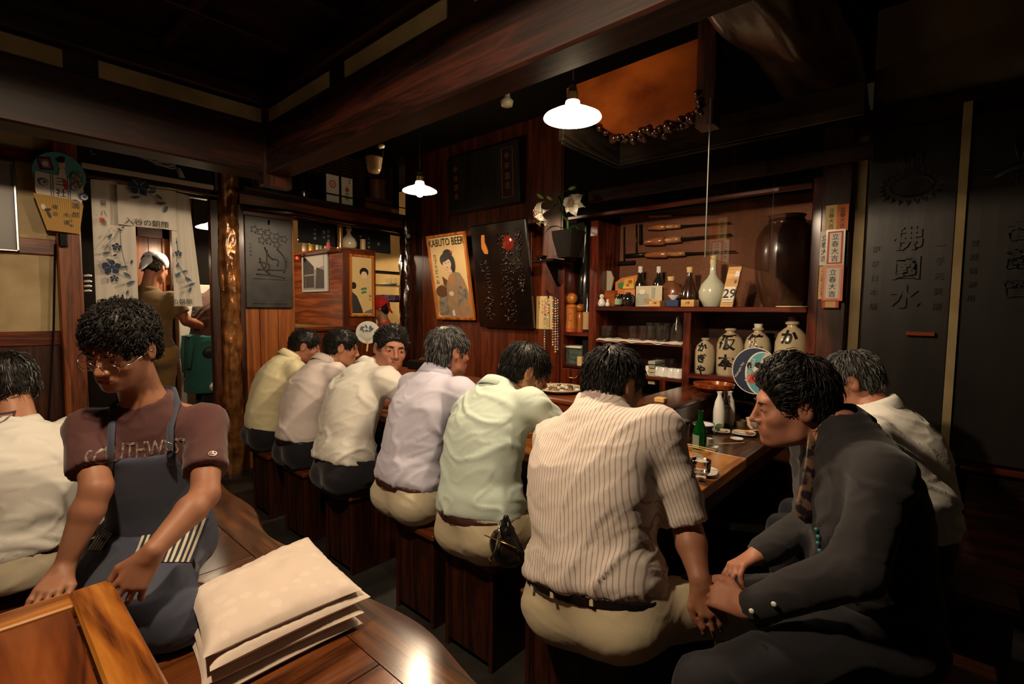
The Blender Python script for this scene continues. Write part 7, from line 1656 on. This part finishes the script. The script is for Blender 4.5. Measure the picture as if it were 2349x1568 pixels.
# 4 lavender shirt, grey hair, holding a glass
gh = ony(1098, 866, 1.88)
p4 = person('grey-haired man in a lavender shirt and beige trousers raising a glass', (-1.82, 1.35, .54), (-1.83, 1.52, 1.06), Head((-1.80, 1.57, 1.17), (.15, 1, -.12)), (.05, 1, -.1), sh=.195, bulge=.04,
       fat=1.02, armR=((-1.50, 1.72, .84), (-1.70, 1.875, .985), dict(d=(-.35, .25, .55), back=(.75, .6, .1), side=(-.5, -.2, .4), curl=.75, thumb=.8)),
       armL=((-2.1, 1.70, .80), (-2.0, 1.90, .80)),
       legR=((-1.68, 1.86, .47), (-1.68, 1.80, .05)), legL=((-1.96, 1.86, .47), (-1.96, 1.80, .05)), skin=SKIN_R, lips=LIPS, res=.0055, shirt=LAV_SHIRT, trousers=BEIGE, belt=LEATHER_BR,
       hair=dict(mat=HAIRDG, mat2=HAIRG, grey=.42, n=1500, length=.04, seed=14), seed=9, fold=.007, sleeve='short', sleeve_len=.8)
# 5 mint shirt
p5 = person('man in a pale mint shirt and khaki trousers bowing his head over the counter', (-1.34, 1.34, .53), (-1.42, 1.51, 1.03), Head((-1.355, 1.62, 1.11), (.50, .80, -.42)), (.1, 1, -.1), sh=.205, bulge=.045,
       fat=1.05, armR=((-1.14, 1.70, .80), (-1.2, 1.92, .80)), armL=((-1.72, 1.66, .80), (-1.60, 1.90, .80)),
       legR=((-1.14, 1.84, .47), (-1.14, 1.80, .05)), legL=((-1.44, 1.86, .47), (-1.44, 1.80, .05)), skin=SKIN, lips=LIPS, res=.0055, shirt=MINT_SHIRT, trousers=KHAKI, belt=LEATHER_BR,
       hair=dict(mat=HAIRB, n=1500, length=.045, seed=15), seed=12, fold=.009, sleeve='short', sleeve_len=.85)
# 6 striped shirt
p6 = person('heavy-set man in a cream pinstriped short-sleeved shirt and khaki trousers, hand on his knee', (-.735, 1.22, .53), (-.855, 1.42, 1.045), Head((-.845, 1.49, 1.13), (.30, .90, -.22), sc=1.04, wide=1.03), (.10, 1, -.05), sh=.208, shdrop=.088, bulge=.045,
       fat=1.2, belly=1.1, armR=((-.535, 1.385, .745), (-.47, 1.31, .655), dict(d=(.35, -.12, -.62), back=(.45, -.75, .5), side=(-.8, -.3, -.2), curl=.35)),
       armL=((-1.12, 1.58, .80), (-1.08, 1.80, .82), dict(d=(.35, .75, .2), back=(0, 0, 1), side=(.8, -.3, 0), curl=.8)),
       legR=((-.42, 1.50, .50), (-.42, 1.52, .05)), legL=((-.84, 1.66, .46), (-.84, 1.66, .05)), skin=SKIN_T, lips=LIPS, res=.0055, shirt=STRIPE_SHIRT, trousers=KHAKI, belt=LEATHER_BK,
       hair=dict(mat=HAIRB, n=1700, length=.035, seed=16, mat2=HAIRDG, grey=.12, curl=.08), seed=15, fold=.007, sleeve='short', sleeve_len=.92, shirt_uv=True)
# 7 charcoal shirt, facing the striped man
p7 = person('man in a charcoal shirt and flowered tie sitting with clasped hands at the counter end', (-.135, 1.60, .56), (-.215, 1.67, 1.05), Head((-.335, 1.66, 1.10), (-.86, -.42, -.18), (-.15, -.1, 1), 1.06), (-.80, -.60, -.0), sh=.20, bulge=.03,
       fat=1.03, belly=1.1, shd=(-.55, .85, 0),
       armR=((-.27, 1.74, .74), (-.36, 1.47, .70), dict(d=(-.2, -.35, -.10), back=(-.3, .2, .9), side=(-.7, .5, 0), curl=.55)),
       armL=((-.13, 1.38, .77), (-.335, 1.27, .645), dict(d=(-.5, .10, -.02), back=(-.2, -.7, .55), side=(-.1, .6, .8), curl=.7)),
       legR=((-.52, 1.42, .52), (-.52, 1.36, .05)), legL=((-.37, 1.10, .52), (-.38, 1.10, .05)), skin=SKIN_R, lips=LIPS, res=.005, shirt=GREY_SHIRT, trousers=SLATE, belt=LEATHER_BK,
       hair=dict(mat=HAIRB, n=1900, length=.042, seed=17, top=.012, grow=.003, fore=.020, swept=True), eyes=EYES, seed=18, fold=.007, sleeve='long')
# 8 white shirt at the far right
h8 = Head((-.275, 2.34, 1.105), (-.90, -.10, -.42), (-.3, 0, 1), 1.0)
p8 = person('older man in a white shirt and glasses leaning over a sake cup, far right', (-.07, 2.30, .55), (-.185, 2.30, 1.01), h8, (-1, .05, -.1), sh=.19, bulge=.06,
       armR=((-.36, 2.60, .80), ony(1778, 950, 2.48), dict(d=(-.75, -.35, -.10), back=(.1, .4, .9), side=(-.3, -.6, -.5), curl=.7)), armL=((-.0, 2.10, .76), (-.14, 2.14, .62)),
       legR=((-.46, 2.46, .48), (-.44, 2.46, .05)), legL=((-.46, 2.24, .48), (-.44, 2.24, .05)), skin=SKIN_R, lips=LIPS, res=.006, shirt=WHITE_SHIRT, trousers=NAVY,
       hair=dict(mat=HAIRDG, mat2=HAIRG, grey=.5, n=1200, length=.035, seed=18), eyes=EYES, seed=21, fold=.007, sleeve='long')
h8.glasses(p8['root'], CHROME, LENS)

# 9 the waiter kneeling at the low table
WPEL = dep(372, 1235, 1.76); WKL, WKR = dep(345, 1400, 1.44), dep(215, 1340, 1.62)
hw_ = Head(dep(279, 798, 1.54), (.62, -.66, -.42), (.30, -.10, 1), 1.02, 1.0)
wp = person('young waiter in a maroon t-shirt and denim apron, leaning over the low table', WPEL, dep(340, 925, 1.64), hw_, (.86, -.46, -.1), sh=.172, bulge=.0, fat=.90,
       armR=(dep(222, 1120, 1.50), dep(150, 1296, 1.44), dict(d=(.35, -.25, -.18), back=(.3, -.1, .9), side=(.6, .8, 0), curl=.3)),
       armL=(dep(470, 1135, 1.52), dep(352, 1262, 1.34), dict(d=(.02, -.36, -.52), back=(.75, .0, .65), side=(-.75, -.3, .2), curl=.2, curls=[.12, .2, .45, .5], spread=.24, sc=1.08)),
       legR=(WKR, V((WKR.x-.28, WKR.y+.14, .45))), legL=(WKL, V((WKL.x-.12, WKL.y+.10, .43))), skin=SKIN_T, lips=LIPS, res=.0044, shirt=BROWNT, trousers=DENIM, collar=False, hem=.02, tuck=False,
       hair=dict(mat=HAIRB, n=2600, length=.022, seed=31, curl=.35, top=.012, grow=.004), eyes=(HAIRB, EYEW, IRIS, .16), seed=33, fold=.006, sleeve='short', sleeve_len=.72, shirt_name='tshirt', cres=.008, shdrop=.075, slv_r=.072)
hw_.glasses(wp['root'], CHROME, LENS, y=.104, z=-.008)
# t-shirt print, draped on the chest
def bvh(o): return BVHTree.FromPolygons([tuple(wmat(o) @ v.co) for v in o.data.vertices], [tuple(p.vertices) for p in o.data.polygons])
def drape(tx, bv, d, off=.002, cuts=2):
    import bmesh as _b
    me = tx.data; bm = _b.new(); bm.from_mesh(me); _b.ops.triangulate(bm, faces=bm.faces[:])
    for _ in range(cuts): _b.ops.subdivide_edges(bm, edges=[e for e in bm.edges if e.calc_length() > .010], cuts=1)
    bm.to_mesh(me); bm.free(); d = V(d).normalized(); Mi = wmat(tx).inverted(); Mw = wmat(tx)
    for v in me.vertices:
        w = Mw @ v.co; h = bv.ray_cast(w-d*.3, d, .8)
        if h[0] is not None: v.co = Mi @ (h[0]-d*off)
tb_ = bvh(wp['shirt']); fw = wp['front']; sd = wp['side']; al_ = wp['al']; cw = wp['C'][-5]
PRINT = noisy('cracked_cream_print', (.42, .34, .28), (.10, .05, .045), 70, .8, 0, lo=.4, hi=.6)
tx = text('lettering', 'SOUTHWEST', .070, PRINT, cw+fw*.25+al_*.04, -sd, al_, wp['shirt'], xs=.62, bold=.0012); drape(tx, tb_, -fw)
# apron: bib over the chest, skirt over the thighs, striped pockets, straps
G = wp['F'](.008, .009)
G.plane(wp['C'][-5]+al_*.02, al_-fw*.0, 0)
ff = fw; c_ = wp['C'][6]
G.plane(c_+ff*.03, -ff, 0)
w0 = .088
for g in (1, -1):
    n_ = (sd*g+al_*.42).normalized(); G.plane(wp['C'][-5]+sd*g*w0+al_*.02, n_, 0)
G.plane(wp['C'][1], -al_, 0)
ap = fmesh('apron_bib', G, DENIM, wp['root'], smooth_it=1)
A_ = Field(WPEL-V((.6, .7, .3)), WPEL+V((.9, .5, .35)), .009)
P = WPEL
for kn in (WKR, WKL):
    A_.cone(P+V((0, 0, .02)), kn, .150, .086, .06)
A_.cone(P+al_*.12, P, .155, .160, .05); A_.cone(WKL, V((WKL.x+.03, WKL.y+.05, .44)), .10, .10, .05)
A_.cone(WKR, WKL, .08, .09, .08)
A_.plane(P+al_*.10, al_, 0); A_.plane(P-fw*.03, -fw, 0); A_.plane(V((0, 0, .40)), V((0, 0, -1)), 0)
sk = fmesh('apron_skirt', A_, DENIM, wp['root'], disp=folds((.46, .86, 0), (0, 0, 1), (.86, -.46, 0), P, .006, 41), smooth_it=1)
bs = bvh(sk)
PKT = base('pocket_stripe_white', (.55, .50, .38), .85); PKD = base('pocket_stripe_navy', (.02, .022, .035), .85)
def pocket(px0_, px1_, py0_, py1_, skew, n=9):
    mb = MB(); rows = []
    def hit(px, py):
        d = ray(px, py); h = bs.ray_cast(V((0, 0, CAM_H)), d.normalized(), 5)
        return h[0]+h[1]*.003 if h[0] is not None else None
    for k_ in range(n*2):
        u0, u1 = k_/(n*2), (k_+1)/(n*2); mb.cur = k_ % 2; pts = []
        for j in range(7):
            v = j/6; pts.append((hit(px0_+(px1_-px0_)*u0-skew*v, py0_+(py1_-py0_)*v), hit(px0_+(px1_-px0_)*u1-skew*v, py0_+(py1_-py0_)*v)))
        for a_, b_ in zip(pts, pts[1:]):
            if all(x is not None for x in a_+b_) and max((a_[0]-b_[0]).length, (a_[1]-b_[1]).length, (a_[0]-a_[1]).length) < .08: mb.add([a_[0], a_[1], b_[1], b_[0]], [(0, 1, 2, 3)])
    if mb.f: part('striped_pocket', mb, [PKT, PKD], sk)
pocket(342, 478, 1188, 1290, 40, 11); pocket(262, 294, 1172, 1262, 58, 5)
NB = wp['C'][-2]; bibT = wp['C'][-5]+al_*.02
for g in (1, -1):
    a_ = bibT+sd*g*w0*.95+fw*.125; m_ = MB(); pts = [a_-al_*.03, a_+al_*.02, NB+sd*g*.078+fw*.072-al_*.02, NB+sd*g*.088+fw*.02+al_*.045, NB+sd*g*.06-fw*.05+al_*.07, NB-fw*.075+al_*.07]
    out = []
    for p in pts:
        h = tb_.find_nearest(p); q = p
        if h[0] is not None:
            dd = (p-h[0]); s_ = dd.dot(h[1])
            if s_ < .008 and p is not pts[-1] and p is not pts[-2]: q = h[0]+h[1]*.010
        out.append(q)
    m_.tube(out, .011, 8, flat=.3); part('apron_strap', m_, DENIM, ap, True)
m_ = MB(); bq = bibT-sd*w0*.95+fw*.14+al_*.045; m_.tube([bq+sd*(.012*math.cos(a))+al_*(.012*math.sin(a)) for a in [i*.45 for i in range(15)]], .002, 5); part('strap_buckle', m_, CHROME, ap, True)
# sleeve emblem
ar = wp['arms']['L']; el_, sp_ = ar[2], ar[1]; dpt = ray(487, 1041); h = tb_.ray_cast(V((0, 0, CAM_H)), dpt.normalized(), 5)
if h[0] is not None:
    ez_ = (Z-h[1]*h[1].z).normalized(); ex_ = ez_.cross(h[1]).normalized()*1.0
    art('sleeve_emblem', wp['shirt'], h[0]+h[1]*.003, ex_, ez_, [(PORC, oval(0, 0, .0135, .0095, 20)), (NVY, oval(-.002, 0, .0105, .0072, 18)), (RED_P, oval(-.004, 0, .005, .0045)), (PORC, oval(.004, 0, .0055, .006)), (NVY, oval(.006, 0, .0035, .0035))])

# 10 man at the left edge, seen from behind
h10 = Head(dep(10, 884, 1.80), (-.80, -.35, -.25), (0, 0, 1), 1.0)
p10 = person('man in a white shirt and beige trousers sitting at the left edge, seen from behind', (-2.42, .16, .50), dep(28, 990, 1.76), h10, (-.75, -.66, -.1), sh=.21, bulge=.05, fat=1.12, res=.007,
       armR=((-2.34, .36, .78), (-2.58, .34, .68)), armL=((-2.5, -.25, .75), (-2.7, -.3, .68)),
       legR=((-2.62, .50, .52), (-2.85, .1, .44)), legL=((-2.80, -.15, .48), (-2.6, .2, .44)), skin=SKIN, lips=LIPS, shirt=WHITE_SHIRT, trousers=BEIGE, belt=LEATHER_BR,
       hair=dict(mat=HAIRB, mat2=HAIRG, grey=.25, n=1000, length=.035, seed=41), seed=44, fold=.010, cres=.009, sleeve='short', sleeve_len=.8, shoes=NAVY)
m_ = MB(); c = V((-2.46, .025, 1.0)); m_.tube([c+V((.09*math.cos(a), .09*math.sin(a), .01*math.cos(a))) for a in [i*.4 for i in range(17)]], .006, 6, flat=.5); part('neck_cord', m_, NVY, p10['root'], True)
single('red_cushion_edge', MB().box((-2.9, .02, .38), (-2.55, .35, .44), ch=.02), noisy('dark_red_cloth', (.12, .01, .01), (.2, .02, .02), 10, .8, .2), 'dark red cushion beyond the man at the left edge', 'cushion')

# 11 woman with a red kerchief behind the hatch
h11 = Head((-4.74, 3.10, 1.38), (-.55, -.80, -.15), (0, 0, 1), .98)
p11 = person('woman in a red kerchief and red top working behind the kitchen hatch', (-4.72, 3.22, .85), (-4.72, 3.16, 1.21), h11, (-.6, -.8, 0), sh=.16, bulge=.0, fat=.9, res=.008,
       legR=((-4.8, 3.2, .45), (-4.8, 3.22, .0)), legL=((-4.62, 3.24, .45), (-4.62, 3.26, .0)), skin=SKIN, lips=LIPS, shirt=cloth('red_top', (.55, .035, .02)), trousers=NAVY,
       hair=dict(mat=HAIRB, n=500, length=.05, seed=51, low=-.10), seed=52, fold=.004, cres=.012, shoes=NAVY, collar=False, tuck=False, shirt_name='top')
def kerchief(h, parent, m_, label=None, tail=True, low=-.01, wrapf=.05):
    F = Field(np.array(h.c)-.2, np.array(h.c)+.2, .006)
    F.ell(h.P(0, -.016, .046), [.095, .110, .093], h.M, 0); F.plane(h.P(0, 0, low), -h.u-h.f*.55, 0); F.plane(h.P(0, .062, .03), h.f*1.-h.u*.55, 0)
    if tail: F.cone(h.P(0, -.10, .02), h.P(.01, -.14, -.075), .045, .012, .03, flat=(h.f, 2.0)); F.cone(h.P(0, -.10, .02), h.P(-.03, -.12, -.06), .04, .012, .03, flat=(h.f, 2.0))
    fmesh('kerchief', F, m_, parent, disp=folds(h.r, h.u, h.f, h.c, .005, 9), label=label)
kerchief(h11, p11['root'], cloth('red_kerchief', (.50, .02, .015)))
# 12 cook with a white head cloth seen through the doorway
h12 = Head((-5.05, 1.12, 1.70), (-.60, .75, -.35), (0, 0, 1), 1.02)
p12 = person('cook in an olive shirt and white head cloth turned away, seen between the door curtains', (-5.05, 1.06, .98), (-5.05, 1.06, 1.50), h12, (-.75, .65, 0), sh=.19, bulge=.03, fat=1.1, res=.009,
       armR=((-4.92, 1.30, 1.25), (-5.05, 1.50, 1.18)), legR=((-5.1, 1.15, .5), (-5.1, 1.1, .0)), legL=((-5.15, .95, .5), (-5.15, .9, .0)), skin=SKIN_T, lips=LIPS, shirt=cloth('olive_shirt', (.11, .07, .025)), trousers=cloth('tan_apron', (.20, .12, .035)),
       hair=dict(mat=HAIRB, n=300, length=.03, seed=61), seed=62, fold=.008, cres=.012, tuck=False, shoes=NAVY)
kerchief(h12, p12['root'], cloth('white_head_cloth', (.52, .55, .62)), tail=True, low=.012)
m_ = MB(); m_.tube([p12['C'][-2]-p12['side']*.05-p12['front']*.10, p12['C'][-6]+p12['side']*.08-p12['front']*.15, p12['C'][4]+p12['side']*.15-p12['front']*.14], .012, 6, flat=.3); part('apron_strap', m_, DARK, p12['root'], True)
# 13 helper in a teal apron
h13 = Head((-5.10, 1.70, 1.66), (-.4, .85, -.5), (0, 0, 1), 1.)
p13 = person('kitchen helper in a dark brown top and teal apron bending away beside the gilt post', (-5.10, 1.50, .98), (-5.12, 1.60, 1.50), h13, (-.3, .95, -.2), sh=.16, bulge=.03, fat=.98, res=.009,
       armR=((-4.88, 1.62, 1.22), (-4.92, 1.90, 1.16)), armL=((-5.25, 1.70, 1.22), (-5.2, 1.9, 1.2)), legR=((-5.02, 1.5, .5), (-5.02, 1.48, .0)), legL=((-5.18, 1.5, .5), (-5.18, 1.48, .0)), skin=SKIN_T, lips=LIPS, shirt=cloth('umber_top', (.07, .035, .025)), trousers=NAVY,
       hair=dict(mat=HAIRB, n=0, seed=71), seed=72, fold=.006, cres=.012, tuck=False, shoes=NAVY, collar=False, shirt_name='top')
kerchief(h13, p13['root'], WHITE_SHIRT, tail=False, low=-.03)
A_ = Field(V((-5.45, 1.2, .4)), V((-4.75, 1.85, 1.3)), .012); A_.cone(V((-5.10, 1.50, 1.10)), V((-5.10, 1.50, .60)), .172, .19, 0); A_.plane(V((0, 0, 1.12)), Z, 0); A_.plane(V((0, 0, .60)), -Z, 0)
ap13 = fmesh('apron', A_, cloth('teal_apron', (.025, .12, .105)), p13['root'], disp=folds((1, 0, 0), (0, 0, 1), (0, 1, 0), (-5.1, 1.5, 1), .006, 77))
m_ = MB(); q = V((-4.98, 1.34, 1.10)); m_.tube([q, q+V((.02, -.06, .02)), q+V((.02, -.07, -.12)), q+V((.0, -.06, -.30))], [.012, .03, .035, .02], 8, flat=.3); m_.tube([q, q+V((.02, -.01, -.08)), q+V((.03, -.03, -.26))], [.012, .03, .02], 8, flat=.3); part('apron_bow', m_, cloth('teal_apron', (0, 0, 0)), ap13, True)
single('red_towel', MB().box((-4.86, 1.62, 1.30), (-4.84, 1.72, 1.62), ch=.004), cloth('red_top', (0, 0, 0)), 'red cloth hanging in front of the helper in the teal apron', 'towel')
single('paper_sheet', MB().box((-4.80, 1.50, 1.03), (-4.795, 1.64, 1.26), Matrix.Rotation(0, 4, 'X')), PAPER, 'white paper sheet in front of the teal apron', 'paper')

# tie, pen and cuff details on the man in charcoal
b7 = bvh(p7['shirt']); fr7, al7, sd7 = p7['front'], p7['al'], p7['side']; TIE = noisy('flowered_silk_tie', (.22, .13, .085), (.03, .02, .03), 34, .35, .1, detail=3, lo=.45, hi=.55)
m_ = MB(); pts = []; nk = p7['C'][-1]
for i, t in enumerate((0, .10, .28, .46, .60, .66)):
    p = nk.lerp(p7['C'][3], t)+sd7*(-.01); h = b7.ray_cast(p+fr7*.4, -fr7, .6)
    pts.append((h[0]+fr7*.008) if h[0] is not None else p+fr7*.14)
pts[0] = nk+fr7*.075-al7*.01
m_.tube(pts, [.012, .018, .024, .032, .042, .010], 8, flat=.22); part('necktie', m_, TIE, p7['shirt'], True)
m_ = MB(); a_ = p7['arms']['L']; w_ = a_[3]
for k_ in (.02, .075): m_.sphere(w_-(a_[3]-a_[2]).normalized()*k_+V((.005, -.047-.05*k_, .010)), .007, 8, (1, .5, 1))
part('cuff_buttons', m_, PORC, p7['shirt'], True, kind='stuff')
m_ = MB(); q = p7['C'][5]+fr7*.150-sd7*.05; h = b7.ray_cast(q+fr7*.3, -fr7, .5); q = h[0] if h[0] is not None else q
for i in range(6): m_.sphere(q+fr7*.008+al7*(.018*i-.045)+sd7*(.006*(i % 2)), .007, 6)
part('phone_strap', m_, base('turquoise_beads', (.03, .16, .17), .15, coat=.6), p7['shirt'], True, kind='stuff')
